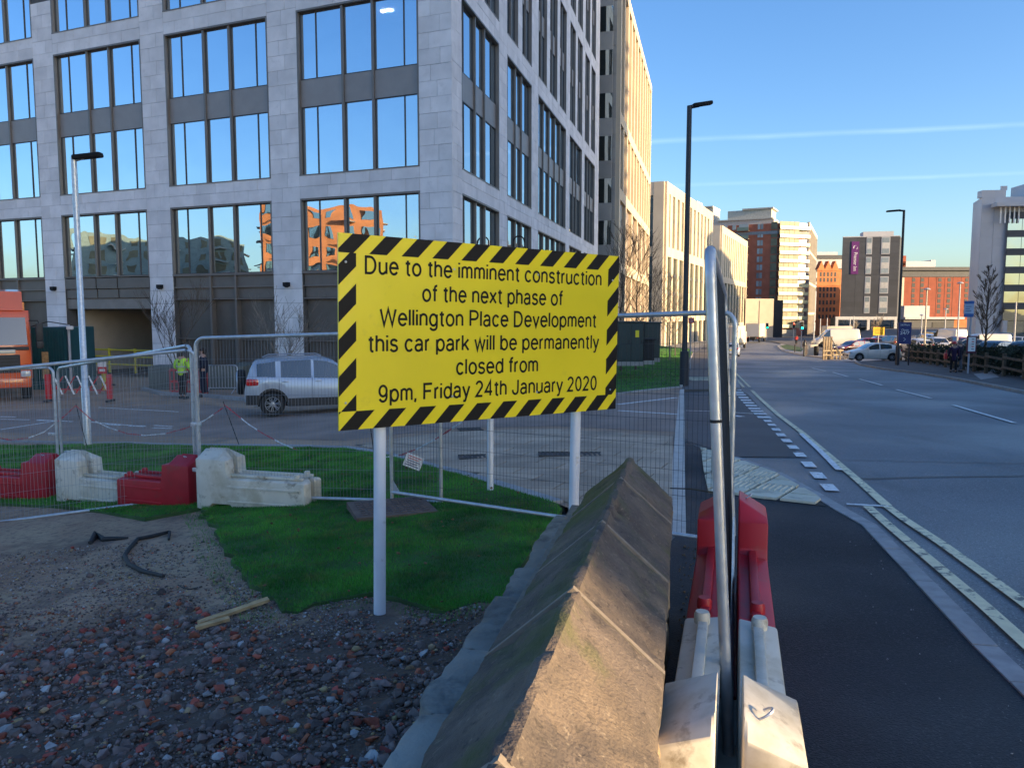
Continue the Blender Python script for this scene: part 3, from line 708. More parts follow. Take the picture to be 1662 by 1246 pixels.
def grass(name, poly, n, zf, mat, hmin, hmax, wd, label, nearY=None):
    """separate blades, two faces each, denser and finer near the camera"""
    xs = [p[0] for p in poly]; ys = [p[1] for p in poly]; x0, x1, y0, y1 = min(xs), max(xs), min(ys), max(ys)
    pts = []
    px = np.array([p[0] for p in poly]); py = np.array([p[1] for p in poly])
    tot = 0; out = []
    while tot < n:
        u = rng.random(n * 2); X = x0 + (x1 - x0) * rng.random(n * 2); Y = y0 + (y1 - y0) * u ** 1.6
        ok = np.abs(X) < Y * .70 + .6
        X, Y = X[ok], Y[ok]; ins = np.zeros(len(X), bool); j = len(px) - 1
        for i in range(len(px)):
            c = ((py[i] > Y) != (py[j] > Y)) & (X < (px[j] - px[i]) * (Y - py[i]) / (py[j] - py[i] + 1e-12) + px[i]); ins ^= c; j = i
        out.append(np.stack([X[ins], Y[ins]], 1)); tot += int(ins.sum())
    P = np.concatenate(out)[:n]
    # height lookup on a grid for speed
    gs = .15 if y1 < 25 else .6
    gx = np.arange(x0 - gs, x1 + 2 * gs, gs); gy = np.arange(y0 - gs, y1 + 2 * gs, gs)
    Z = np.array([[zf(a, b) for a in gx] for b in gy])
    fi = (P[:, 0] - gx[0]) / gs; fj = (P[:, 1] - gy[0]) / gs; i = fi.astype(int); j = fj.astype(int); a = fi - i; b = fj - j
    z = Z[j, i] * (1 - a) * (1 - b) + Z[j, i + 1] * a * (1 - b) + Z[j + 1, i] * (1 - a) * b + Z[j + 1, i + 1] * a * b
    sc = np.clip(P[:, 1] / 7, .75, 6)
    cl = np.array([.75 + .5 * noise.noise(Vector((p[0] * 2.2, p[1] * 2.2, 0))) for p in P])
    h = (hmin + (hmax - hmin) * rng.random(n)) * np.clip(cl, .5, 1.3); w = wd * sc
    t = rng.random(n) * 2 * np.pi; lean = h * (.2 + .6 * rng.random(n)); t2 = rng.random(n) * 2 * np.pi
    B = np.column_stack([P, z - .004])
    d = np.column_stack([np.cos(t), np.sin(t), np.zeros(n)]) * (w / 2)[:, None]
    ld = np.column_stack([np.cos(t2), np.sin(t2), np.zeros(n)]) * lean[:, None]
    up = np.column_stack([np.zeros(n), np.zeros(n), h])
    V = np.stack([B - d, B + d, B + up * .6 + ld * .35 - d * .6, B + up * .6 + ld * .35 + d * .6, B + up + ld], 1).reshape(-1, 3)
    o = np.arange(n)[:, None] * 5
    tri = np.concatenate([o + np.array([0, 1, 3]), o + np.array([0, 3, 2]), o + np.array([2, 3, 4])], 1).reshape(-1)
    me = bpy.data.meshes.new(name); nf = n * 3
    me.vertices.add(len(V)); me.vertices.foreach_set('co', V.ravel().astype(np.float32))
    me.loops.add(nf * 3); me.loops.foreach_set('vertex_index', tri.astype(np.int32))
    me.polygons.add(nf); me.polygons.foreach_set('loop_start', np.arange(0, nf * 3, 3, dtype=np.int32)); me.polygons.foreach_set('loop_total', np.full(nf, 3, np.int32))
    me.update(); me.materials.append(mat)
    ob = bpy.data.objects.new(name, me); COL.objects.link(ob); ob['kind'] = 'stuff'; tag(ob, label, 'grass'); return ob
grass('lawn_grass', lawn, 340000, lawnz, bladem, .022, .05, .0042, 'short mown dark green lawn behind the white barriers and under the yellow sign')
fr_ = open_dense(PX(LAWN_E[::-1], .03), .3)
fringe = [p + Vector((0, -.02)) for p in fr_] + [p + Vector((-.16 if p.x < -1.2 else .02, -.20)) for p in reversed(fr_)]
grass('stray_grass', fringe, 1500, lambda x, y: dirtz(x, y) + .004, bladem, .02, .055, .004, 'stray grass blades creeping over the bare earth at the lawn edge')
grass('far_lawn_grass', LAWN2, 60000, lambda x, y: G(x, y) + .03, bladem, .03, .06, .006, 'green lawn strip in front of the dark green cabinets beside the footway')
# ================================================================== buildings
def dv(az): return Vector((math.sin(rad(az)), math.cos(rad(az))))
class Face:
    """a wall plane: t along it, n outwards, z up; coordinates local to the building's root"""
    def __init__(s, root, P, az, side):
        s.root = root; s.o = Vector(P) - root.location.xy; s.z0 = root.location.z
        s.d = dv(az); s.n = dv(az + 90 * side); s.rz = math.atan2(s.d.y, s.d.x)
    def p(s, t, n, z): q = s.o + s.d * t + s.n * n; return Vector((q.x, q.y, z - s.z0))
    def it(s, t0, t1, n0, n1, z0, z1): return (s.p((t0 + t1) / 2, (n0 + n1) / 2, (z0 + z1) / 2), (abs(t1 - t0), abs(n1 - n0), abs(z1 - z0)), s.rz)
    def box(s, mb, t0, t1, n0, n1, z0, z1): c, d, r = s.it(t0, t1, n0, n1, z0, z1); mb.box(c, d, r)
    def w(s, t, z, n=0): return s.p(t, n, z) + s.root.location
def core(root, quad, z0, z1, mat, name='wall'):
    mb = MB(); mb.prism([(q[0] - root.location.x, q[1] - root.location.y) for q in quad], z0 - root.location.z, z1 - root.location.z)
    return mb.build(name, mat, root)
WINCACHE = {}
def window(face, t0, t1, z0, z1, split, n=-.19, mat=glassA):
    """one glazed unit: dark frame with its panes as children"""
    w, h = t1 - t0, z1 - z0; key = (round(w, 2), round(h, 2), tuple(split), mat.name); fw = .055
    xs = [0] + [w * s for s in split] + [w]
    if key not in WINCACHE:
        fw = .036; mb = MB(); mb.boxz(0, w, -.05, .05, 0, fw); mb.boxz(0, w, -.05, .05, h - fw, h)
        for i, x in enumerate(xs):
            a = 0 if i == 0 else (x - fw if i == len(xs) - 1 else x - fw / 2); mb.boxz(a, a + fw, -.049, .049, fw, h - fw)
        WINCACHE[key] = mb.mesh('window_frame', framem)
    o = bpy.data.objects.new('window', WINCACHE[key]); COL.objects.link(o); o.parent = face.root
    o.location = face.p(t0, n, z0); o.rotation_euler = (0, 0, face.rz)
    for a, b in zip(xs[:-1], xs[1:]):
        q = bpy.data.objects.new('pane', cube_of(mat)); COL.objects.link(q); q.parent = o
        q.location = ((a + b) / 2, 0, h / 2); q.scale = (b - a - .036, .02, h - .072)
        q.rotation_euler = (random.gauss(0, .0012), 0, random.gauss(0, .0012))
def inview(p, m=30):
    x, y = PR(p); return p.y > .3 and -m < x < 1662 + m and -m < y < 1246 + m
C0 = Vector((-2.334, 31.0)); ZB = -1.3
main = thing('office_building', 'large office block of pale grey stone with tall blue reflecting windows, behind the yellow sign', 'office building', (C0.x, C0.y, ZB))
f1 = Face(main, C0, -67.4, -1); f2 = Face(main, C0, 14.2, 1)
ZT = 31.4
B1 = [(1.45, 7.28), (8.81, 14.65), (16.11, 21.87), (23.28, 29.0), (30.4, 36.2), (37.6, 43.4)]
E1 = 46.
B2 = [(1.24, 7.0), (8.5, 13.95), (15.7, 24.7), (26.15, 31.6), (32.9, 38.6)]; E2 = 41.0
BL = [(3.52, 6.58, 1), (7.58, 14.32, 2), (15.35, 22.1, 2), (23.15, 29.9, 2)]
stones = []; 
def stone_rows(face, t0, t1, z0, z1, rowh, lens, off=0):
    n = max(1, round((z1 - z0) / rowh)); h = (z1 - z0) / n
    for r in range(n):
        za, zb = z0 + r * h, z0 + (r + 1) * h
        if not inview(face.w((t0 + t1) / 2, (za + zb) / 2), 120): continue
        t = t0; k = r + off; 
        while t < t1 - .05:
            L = lens[(k) % len(lens)] * random.choice((1, 1, .85, 1.1)); k += 1
            e = min(t + L, t1)
            if t1 - e < .3: e = t1
            stones.append(face.it(t + .006, e - .006, -.03, random.uniform(.008, .016), za + .006, zb - .006)); t = e
backs = MB()
for fc, BB, EE, bs in ((f1, B1, E1, 1), (f2, B2, E2, 2)):
    eds = [0.0] + [v for b in BB for v in b] + [EE]
    piers = [(eds[i], eds[i + 1]) for i in range(0, len(eds), 2)]
    for i, (a, b) in enumerate(piers):
        a2 = a if not (i == 0) else (0.0)
        fc.box(backs, a2 + (.0 if i else .16), b, -.55, -.02, ZB - 1.5, ZT)
        stone_rows(fc, a2, b, -2.8 if bs == 2 else ZB - .3, 3.4, .62, [.92, .58], i)
        stone_rows(fc, a2, b, 3.4, 16.9 if bs == 1 else ZT, .62, [.92, .58], i)
    beams = [(6.58, 7.58), (14.32, 15.35), (22.1, 23.15), (29.9, ZT)]
    for za, zb in beams:
        for (a, b) in BB:
            fc.box(backs, a, b, -.55, -.021, za, zb)
            if za < 16 or bs == 2: stone_rows(fc, a, b, za, zb, .5, [1.15, .75, 1.3, .95], int(a))
    br = MB(); sp = []; fins = []; louv = []
    for bi, (a, b) in enumerate(BB):
        for (za, zb, nf) in BL:
            upper = bs == 2 and za > 15
            subs = [(a, b)]
            if upper:
                n = 2 if b - a < 7 else 3; g = .9; wd = (b - a - g * (n - 1)) / n
                subs = [(a + k * (wd + g), a + k * (wd + g) + wd) for k in range(n)]
                for k in range(n - 1):
                    q0 = subs[k][1]; fc.box(backs, q0, q0 + g, -.55, -.021, za, zb); stone_rows(fc, q0, q0 + g, za, zb, .62, [.9], k)
            for (sa, sb) in subs:
                W = sb - sa
                fins.append(fc.it(sa, sa + .07, -.42, .015, za, zb)); fins.append(fc.it(sb - .07, sb, -.42, .015, za, zb))
                fins.append(fc.it(sa, sb, -.42, .03, za - .05, za)); fins.append(fc.it(sa + .07, sb - .07, -.42, .012, zb - .07, zb))
                if upper: us = [(0, .5, ()), (.5, 1, ())]
                elif W > 7: us = [(k / 5, (k + 1) / 5, ()) for k in range(5)]
                else: us = [(0, .37, (.33,)), (.37, .62, ()), (.62, 1, (.62,))]
                for k, (u0, u1, spl) in enumerate(us):
                    if k: fins.append(fc.it(sa + W * u0 - .05, sa + W * u0 + .05, -.30, -.05, za + .0, zb - .07))
                    ta, tb = sa + W * u0 + (.07 if k == 0 else .05), sa + W * u1 - (.07 if k == len(us) - 1 else .05)
                    fl = [(za, zb - .07)] if nf == 1 else [(za, za + 2.82), (za + 3.93, zb - .07)]
                    for (wa, wb) in fl:
                        if fc.w(ta, wa).y < 80: window(fc, ta, tb, wa, wb, spl)
                    if nf == 2: sp.append(fc.it(ta, tb, -.26, -.14, za + 2.825, za + 3.925))
        # ground floor: bronze lintel bands and louvres
        if not (bs == 1 and bi == 2):
            W = b - a; us = [0, .37, .62, 1]
            for k in range(3):
                ta, tb = a + W * us[k] + .05, a + W * us[k + 1] - .05
                for (z0, z1, nn) in ((2.92, 3.42, -.10), (2.40, 2.88, -.16), (.55, 2.32, -.30), (-3 if bs == 2 else ZB, .5, -.34)):
                    louv.append(fc.it(ta, tb, nn - .12, nn, z0, z1))
                if k: fins.append(fc.it(a + W * us[k] - .05, a + W * us[k] + .05, -.45, .0, ZB - .6, 3.47))
            for z in (2.36, 2.90, .52): fins.append(fc.it(a, b, -.4, -.04 if z > 1 else -.2, z - .025, z + .025))
            fins.append(fc.it(a, b, -.4, .02, 3.42, 3.47))
    pieces('spandrel', spandm, main, sp, 200)
    pieces('fin', bronze, main, fins, 280)
    lm = louvre
    pieces('louvre_panel', lm, main, louv, 120)
    # louvre blades standing proud of the panels
    lb = MB()
    for (c, d, r) in louv:
        if d[2] < 1.5: continue
        w = c + main.location
        if not inview(w, 60) or w.y > 50: continue
        top = abs((c.z + main.location.z) - 1.435) < .2
        nb = int(d[2] / .085) if top else int(d[0] / .11)
        for k in range(nb):
            if top:
                cc = Vector((c.x, c.y, c.z - d[2] / 2 + (k + .5) * d[2] / nb)) + Vector((fc.n.x, fc.n.y, 0)) * .075; lb.box(cc, (d[0] - .02, .03, .03), r)
            else:
                cc = Vector((c.x, c.y, c.z)) + Vector((fc.d.x, fc.d.y, 0)) * (-d[0] / 2 + (k + .5) * d[0] / nb) + Vector((fc.n.x, fc.n.y, 0)) * .075; lb.box(cc, (.035, .03, d[2] - .02), r)
    if lb.v: lb.build('louvre_blade', lm, main, kind='stuff', fixn=False)
backs.build('backing_wall', joint_m, main, fixn=False)
pieces('stone_panel', stone_m, main, stones, 298)
# core behind the windows; the loading bay is left open
i1, i2 = f1.n * -.5, f2.n * -.5
Ci = C0 + f2.d * 3.75 + f2.n * -.55; A_ = C0 + f1.d * E1; B_ = C0 + f2.d * E2
core(main, [Ci, B_ + f2.n * -.55, B_ + f1.d * 30, A_ + f2.d * 30, A_ + f1.n * -3.5], 3.3, ZT - .1, joint_m, 'core_wall')
cl_ = []; sl_ = []
for z in (7.35, 11.25, 15.1, 19.0):
    sl_.append(f1.it(1.2, E1, -3.5, -.56, z - .45, z + .1))
    for (a, b) in B1:
        for q in (0, 1, 2):
            if random.random() < .42 and z != 15.1 or random.random() < .15: tt = a + .8 + q * 1.9 + random.uniform(-.3, .3); cl_.append(f1.it(tt, tt + .55, -2.2, -2.05, z - .53, z - .455))
pieces('floor_slab', M('ceiling_white', (.5, .5, .5), .9), main, sl_)
pieces('ceiling_light', emit('ceiling_lamp', (1, .95, .85), 22), main, cl_)
gm = MB()
for (a, b) in ((.6, 16.0), (22.0, E1)): f1.box(gm, a, b, -9, -.6, ZB - .5, 3.3)
f2.box(gm, 8, E2, -9, -.6, -4, 3.3); f1.box(gm, 15.9, 22.1, -20, -11, ZB - .5, 3.3)
gm.build('ground_floor_core', joint_m, main, fixn=False)
# loading bay
bay = MB(); beige = M('bay_plaster', (.55, .47, .38), .8, var=.05)
f1.box(bay, 16.2, 21.8, -8.9, -8.7, ZB, 1.95)
f1.box(bay, 16.11, 16.25, -9, -.62, ZB, 1.95); f1.box(bay, 21.75, 21.87, -9, -.62, ZB, 1.95)
bay.build('bay_wall', beige, main, fixn=False)
q = MB(); f1.box(q, 16.11, 21.87, -9, -.3, 1.93, 3.3); q.build('bay_ceiling', M('bay_soffit', (.40, .34, .27), .8), main, fixn=False)
its = [f1.it(16.11, 21.87, -.5, -.12, 1.93, 2.42)]; pieces('bay_beam', M('bay_beam_paint', (.24, .215, .19), .6), main, its)
W = 5.76; its = []
for k in range(3):
    us = [0, .37, .62, 1]; ta, tb = 16.11 + W * us[k] + .04, 16.11 + W * us[k + 1] - .04
    its += [f1.it(ta, tb, -.3, .0, 2.92, 3.42), f1.it(ta, tb, -.3, -.06, 2.46, 2.88)]
pieces('lintel_panel', louvre, main, its)
its = [f1.it(16.4, 21.6, -8.65, -8.5, ZB, -.2)]
pieces('bay_dado', signblack, main, its)
# wall lights on the piers
for t, z in ((.8, 2.95), (8.05, 2.95), (15.4, 2.95), (22.6, 2.95)):
    w = f1.p(t, .10, z); mb = MB()
    mb.ext([(-.13, .10), (-.13, -.06), (.0, -.12), (.13, -.06), (.13, .10)], -.10, .10)
    o = mb.build('wall_light', signblack, main, loc=w); o.rotation_euler = (0, 0, f1.rz)
# gooseneck security camera on the street face
g = thing('security_camera', 'black swan-neck dome camera on the stone street front above the sign', 'security camera', (*(f2.w(8.0, 3.6).xy), 4.3), f2.rz)
MB().tube([(0, -.02, -.9), (0, -.35, -.9), (0, -.45, -.6), (0, -.45, .9)] + [(-.0 + .0, -.45 - .28 + .28 * math.cos(a), .9 + .28 * math.sin(a)) for a in [i * math.pi / 8 for i in range(1, 9)]] + [(0, -1.01, .62)], .035, 8).build('arm', signblack, g, smooth=True)
MB().lathe([(.02, .12), (.11, .08), (.13, 0), (.11, -.10), (.04, -.16)], 14, (0, -1.01, .55)).build('camera_dome', signblack, g, smooth=True)
# ---------------------------------------------------------------- blocks with stone fins standing proud of glass
def fin_face(root, P, az, side, L, zones, bands, mfin, mband, mglass, mspan, proud=.45, finw=.45, cap=250, floor_h=3.6, glz=True, edge=True):
    fc = Face(root, P, az, side); panes = []; fins = []; sps = []; bnd = []
    for (za, zb, nb, fw) in zones:
        step = L / nb
        for k in range(nb + 1):
            t = k * step; a = max(0, t - fw / 2); b = min(L, t + fw / 2)
            if k == 0: b = fw
            if k == nb: a = L - fw
            fins.append(fc.it(a, b, -.3, proud, za, zb))
        nfl = max(1, round((zb - za) / floor_h)); fh = (zb - za) / nfl
        for k in range(nb):
            for j in range(nfl):
                a, b = k * step + fw / 2, (k + 1) * step - fw / 2
                if k == 0: a = fw
                if k == nb - 1: b = L - fw
                z0 = za + j * fh; panes.append(fc.it(a, b, .0, .08, z0 + (.55 if j else 0), z0 + fh))
                if j: sps.append(fc.it(a, b, .0, .12, z0, z0 + .55))
    for (za, zb) in bands: bnd.append(fc.it(0, L, -.3, proud + .003, za, zb))
    pieces('fin', mfin, root, fins, cap); pieces('window', mglass, root, panes, cap)
    if sps: pieces('spandrel', mspan, root, sps, cap)
    pieces('band', mband, root, bnd, cap)
    return fc
def rect(P, az, side, L, D):
    d, n = dv(az), dv(az + 90 * side); P = Vector(P); return [P, P + d * L, P + d * L - n * D, P - n * D]
def gz(p): return G(p[0], p[1])
# block 2
P = Vector((9.55, 73)); b2 = thing('office_building', 'tall cream stone office block with sunlit vertical fins just beyond the grey office', 'office building', (P.x, P.y, -4.6))
core(b2, rect(P + dv(14.2) * .02 - dv(104.2) * .02, 14.2, 1, 37.8, 22), -4.6, 32.2, greystone)
fin_face(b2, P, 14.2, 1, 37.8, [(20.2, 31.6, 11, .8), (13.3, 19.2, 11, .8), (6.6, 12.3, 6, 1.0), (-4.6, 5.5, 6, 1.2)], [(31.6, 32.6), (19.2, 20.2), (12.3, 13.3), (5.5, 6.6)], cream, cream, M('warm_glass', (.20, .15, .11), .3, var=.1, rnd=.25, spec=.9), M('warm_spandrel', (.17, .13, .10), .6), .35)
fe = Face(b2, P, 14.2 - 90, 1); its = []
fe = Face(b2, P, -75.8, -1)
for r in range(28):
    z = -4 + r * 1.3
    for k in range(4):
        its.append(fe.it(.0 + k * 1.5 + .02, (k + 1) * 1.5 - .02, -.0, .06 + random.uniform(0, .01), z + .02, z + 1.28))
pieces('stone_panel', greystone, b2, its, 120)
# recessed link between the two blocks
lk = thing('glazed_link', 'narrow recessed green glazed link between the grey office and the cream block', 'building link', (6.9, 72.5, -4.4))
core(lk, rect((5.9, 73.5), 14.2, 1, 3, 6), -4.4, 31.0, slate2)
fl_ = Face(lk, (6.0, 73.3), 104.2, -1); its = []; it2 = []
for j in range(9):
    its.append(fl_.it(.02, 3.2, .0, .1, -3.4 + j * 3.8, -1.2 + j * 3.8)); it2.append(fl_.it(.02, 3.2, .0, .16, -1.2 + j * 3.8, .4 + j * 3.8))
pieces('window', glassB, lk, its); pieces('spandrel', greystone, lk, it2)
# block 3
P = Vector((25.3, 131)); b3 = thing('office_building', 'sunlit cream office block with dark glazed end bay, left of the tall black lamp post', 'office building', (P.x, P.y, -4.6))
core(b3, rect(P - dv(114) * .02, 23.9, 1, 45, 26), -4.6, 22.4, cream2)
fin_face(b3, P, 23.9, 1, 45, [(12.8, 21.6, 12, 1.9), (1.6, 11.2, 9, 1.4), (-4.6, .2, 9, 1.4)], [(21.6, 23.4), (11.2, 12.8), (.2, 1.6)], cream, cream, glassB, slate, .4)
fe = Face(b3, P, -66.1, -1)
its = [fe.it(1.8, 9, -.0, .12, 2.0 + j * 3.1, 4.9 + j * 3.1) for j in range(3)] + [fe.it(1.8, 9, 0, .12, 13 + j * 2.7, 15.5 + j * 2.7) for j in range(3)] + [fe.it(1.8, 9, 0, .12, -4, .5)]
pieces('window', glassB, b3, its)
pieces('pier', cream2, b3, [fe.it(0.02, 1.8, -.1, .35, -4.6, 23.4), fe.it(1.8, 12, -.1, .33, 21.2, 23.4), fe.it(1.8, 12, -.1, .33, 11.2, 12.8), fe.it(1.8, 12, -.1, .33, .6, 1.7), fe.it(9, 12, -.1, .34, -4.6, 23.38)])
P = Vector((51.4, 194)); b4 = thing('office_building', 'smaller cream office block with vertical windows, between the black lamp post and the brick tower', 'office building', (P.x, P.y, -6.2))
core(b4, rect(P - dv(114) * .02, 24, 1, 48, 26), -6.2, 22.4, cream2)
fin_face(b4, P, 24, 1, 48, [(10.8, 21.4, 14, 1.9), (-1, 9.4, 9, 1.3), (-6.2, -2.4, 9, 1.3)], [(21.4, 23.2), (9.4, 10.8), (-2.4, -1)], cream, cream, glassB, slate, .4)
fe = Face(b4, P, -66, -1)
pieces('window', glassB, b4, [fe.it(2, 7, .0, .12, 11 + 2.6 * j, 13.4 + 2.6 * j) for j in range(4)])
pieces('pier', cream2, b4, [fe.it(.02, 2, -.1, .3, -6, 23.2), fe.it(2, 12, -.1, .28, 21.3, 23.2), fe.it(2, 12, -.1, .28, 9.4, 10.8)])
# apartment tower
P = Vector(((1256 - 831) / F * 262, 262)); zt = -7.2
tw = thing('apartment_tower', 'red brick apartment tower with pale glazed corner balconies and white penthouse', 'apartment tower', (P.x, P.y, zt))
core(tw, [P, P + dv(70) * 8.4, P + dv(70) * 8.4 + dv(28) * 16, P + dv(28) * 26 + dv(-62) * 46, P + dv(-62) * 46], zt, 31.5, M('tower_brick', (.40, .12, .065), .85, var=.12, scale=.5))
fr = Face(tw, P, -62, -1); fs = Face(tw, P, 70, 1)
win = []; bal = []; slab = []; fp = []
for j in range(13):
    z = zt + 4 + j * 2.72
    for tt in (4.6, 5.6): win.append(fr.it(tt, tt + .8, -.02, .06, z + .3, z + 2.1))
    for tt in (9.4, 16.5, 25): 
        win.append(fr.it(tt, tt + 3.2, -.02, .05, z + .1, z + 2.3)); slab.append(fr.it(tt - .3, tt + 3.6, .06, 1.5, z - .12, z + .06)); bal.append(fr.it(tt - .28, tt + 3.58, 1.40, 1.46, z + .06, z + 1.1))
    for tt in (13.6, 21.5): win.append(fr.it(tt, tt + 1.2, -.02, .06, z + .5, z + 2.1))
    # corner bay of glass with slabs
    for k in range(4): fp.append(fs.it(.2 + k * 2.0, 2.1 + k * 2.0, .9, 1.0, z + .2, z + 2.6))
    slab.append(fs.it(.0, 8.4, .0, 1.5, z - .12, z + .06)); bal.append(fs.it(.1, 8.3, 1.4, 1.46, z + .08, z + 1.1))
    fp.append(fr.it(.0, 2.0, .05, .12, z + .1, z + 2.5)); slab.append(fs.it(8.6, 12.6, .0, 1.3, z - .15, z + .05)); bal.append(fs.it(8.7, 12.5, 1.2, 1.27, z + .05, z + 1.1))
    win.append(fs.it(9, 12, .0, .05, z + .1, z + 2.3))
curt = M('curtained_glass', (.15, .14, .085), .5, var=.2, scale=.8, rnd=.25, spec=.4)
pieces('window', M('pale_window', (.30, .32, .32), .25, var=.1, rnd=.35, spec=.9), tw, win, 160); pieces('balcony_slab', M('pale_render', (.24, .22, .16), .8), tw, slab, 90)
pieces('balustrade', glassC, tw, bal, 90); pieces('glazed_bay', curt, tw, fp, 110)
its = [fs.it(-.1, 8.3, -.5, .85, zt, zt + 3.4), fr.it(0, 46, -2, .15, 28.0, 29.0), fs.it(0, 13, -2, .2, 28.0, 29.0)]
pieces('fascia', M('grey_fascia', (.22, .23, .24), .7), tw, its)
pw = M('white_penthouse', (.46, .44, .38), .7)
its = [fr.it(1.5, 34, -12, -1.5, 29, 33.2), fr.it(2.5, 17, -11, -2.2, 33.2, 36.6), fr.it(1.8, 20, -12, -1.0, 33.2, 33.6), fr.it(1.9, 12, -11.6, -1.6, 36.6, 37.1), fr.it(22, 46, -12, -2, 33.2, 38.2), fr.it(22, 46, -12.5, -1.4, 38.2, 38.7), fr.it(28, 40, -11, -3, 38.7, 41)]
pieces('penthouse', pw, tw, its)
pieces('balustrade', glassC, tw, [fr.it(.5, 22, -.3, -.2, 29, 30.1), fs.it(0, 12, -.2, -.1, 29, 30.1)])
pieces('window', glassB, tw, [fr.it(3 + k * 3.1, 4.6 + k * 3.1, -1.5, -1.42, 29.3, 31.6) for k in range(10)] + [fr.it(23 + k * 3.1, 25 + k * 3.1, -2, -1.9, 34.5, 37) for k in range(7)])
lowd = thing('dark_annexe', 'low dark and cream annexe behind the parked trucks at the foot of the tower', 'building', (60, 236, -6.6))
core(lowd, [(66.5, 236), (82, 236), (82, 250), (66.5, 250)], -7, 5.6, slate2); core(lowd, [(70, 234), (78.5, 234), (78.5, 235.9), (70, 235.9)], -7, 6.0, cream2, 'front_wall')
pieces('panel_joint', slate, lowd, [((74.2 - 60, 233.95 - 236, 6), (.1, .06, 12), 0), ((70 - 60, 233.95 - 236, 6.), (.1, .06, 12), 0)])
# grey office tower behind
P = Vector(((1305 - 831) / F * 300, 300)); b5 = thing('office_building', 'grey-brown gridded office tower right of the brick apartment tower', 'office building', (P.x, P.y, -8))
core(b5, rect(P - dv(114) * .02, 24, 1, 60, 24), -8, 35.5, M('taupe_panel', (.33, .29, .26), .8, var=.05))
fin_face(b5, P, 24, 1, 60, [(26, 34.6, 16, .5), (14, 25, 16, .5), (2, 13, 16, .5), (-8, 1, 16, .5)], [(34.6, 36.2), (25, 26), (13, 14), (1, 2)], cream2, cream2, M('taupe_glass', (.14, .13, .12), .25, rnd=.3, spec=1), slate, .5, cap=120)
# orange gabled warehouse
P = Vector(((1322 - 831) / F * 285, 285)); b6 = thing('brick_warehouse', 'orange brick warehouse with pointed gables and rows of small windows', 'warehouse', (P.x, P.y, -8))
W6 = (1357 - 1322) / F * 285 + 1; fo = Face(b6, P, 90 - 3, 1)
core(b6, [P, P + dv(87) * W6, P + dv(87) * W6 + Vector((8, 18)), P + Vector((7.6, 18))], -8, 17.5, orangebrick)
for k in range(3):
    c = 1.5 + k * 2.6; mb = MB(); mb.ext([(c - 1.25, 17.5 + 8), (c, 20.6 + 8), (c + 1.25, 17.5 + 8)], -.1, 2.6); o = mb.build('gable', orangebrick, b6); o.rotation_euler = (0, 0, fo.rz)
mb = MB(); f0 = fo.box(mb, -.1, W6, -.2, .25, 11.6, 12.1); fo.box(mb, -.1, W6, -.2, .3, 17.0, 17.6); fo.box(mb, -.1, W6, -.2, .25, -1.6, -1.0); mb.build('cornice', orangebrick, b6, fixn=False)
pieces('window', slate2, b6, [fo.it(1.0 + k * 1.35, 1.7 + k * 1.35, -.02, .04, z, z + 1.5) for k in range(5) for z in (-.4, 2.2, 4.8, 7.4, 9.6, 13, 15)])
b7 = thing('office_building', 'pale banded office roof rising behind the orange warehouse', 'office building', (140, 372, -8))
core(b7, [(140, 372), (176, 372), (176, 400), (140, 400)], -8, 27.5, palegrey)
pieces('band', slate, b7, [((18, -.2, z + 8), (36, .3, 1.7), 0) for z in (13, 17.5, 22)] + [((18, -.3, 36.2), (37, 1, 1.6), 0)])
pieces('plant_room', palegrey, b7, [((10, 8, 37.5), (12, 8, 2.6), 0), ((26, 10, 37), (8, 8, 1.8), 0)])
# dark hotel with purple sign
Yh = 225; xl = (1361 - 831) / F * Yh; xr = (1453 - 831) / F * Yh; W7 = xr - xl
ht = thing('hotel', 'dark slate clad hotel block with purple vertical sign and two columns of windows', 'hotel', (xl, Yh, -4.6))
fh = Face(ht, (xl, Yh), 104, 1); hd = dv(104); W7 = (((xr - 0) / Yh) * Yh - xl) / (hd.x - hd.y * xr / Yh); P2_ = Vector((xl, Yh)) + hd * W7
core(ht, [(xl, Yh), P2_, P2_ + Vector((6, 10)), (xl + 4.8, Yh + 10)], .4, 23.2, slate)
its = []
for j in range(15):
    z = .4 + j * 1.52
    for k in range(4): its.append(fh.it(k * W7 / 4 + .02, (k + 1) * W7 / 4 - .02, 0, .06 + random.uniform(0, .012), z + .03, z + 1.50))
pieces('cladding_panel', slate, ht, its)
pieces('parapet', palegrey, ht, [fh.it(W7 * .37, W7 * .9, -6, -1, 23.2, 24.8), fh.it(0, W7, -.4, .12, 23.2, 23.45)])
pane7 = M('hotel_glass', (.23, .28, .31), .15, var=.1, rnd=.2, spec=1)
wf = []; pn = []; bl = []
for j in range(4):
    z = 1.7 + j * 5.55
    for ta, tb in ((W7 * .42, W7 * .52), (W7 * .68, W7 * .83)):
        wf.append(fh.it(ta, tb, .05, .14, z, z + 4.8)); pn.append(fh.it(ta + .18, tb - .18, .1, .17, z + .2, z + 1.5)); pn.append(fh.it(ta + .18, tb - .18, .1, .17, z + 3.2, z + 4.6)); bl.append(fh.it(ta + .18, tb - .18, .1, .165, z + 1.6, z + 3.1))
pieces('window_frame', palegrey, ht, wf); pieces('window', pane7, ht, pn); pieces('spandrel', M('pale_louvre', (.42, .43, .43), .6), ht, bl)
gfw = M('white_frame', (.68, .68, .66), .6)
its = [fh.it(-1.2, W7, -.2, .9, -.2, .7)] + [fh.it(t, t + .7, -.2, .9, -4.6, -.2) for t in (-1.2, W7 * .48, W7 - .7)]
pieces('ground_frame', gfw, ht, its); pieces('shop_window', glassB, ht, [fh.it(-.4 + k * 2, 1.5 + k * 2, -.1, .2, -4.4, -.3) for k in range(8)])
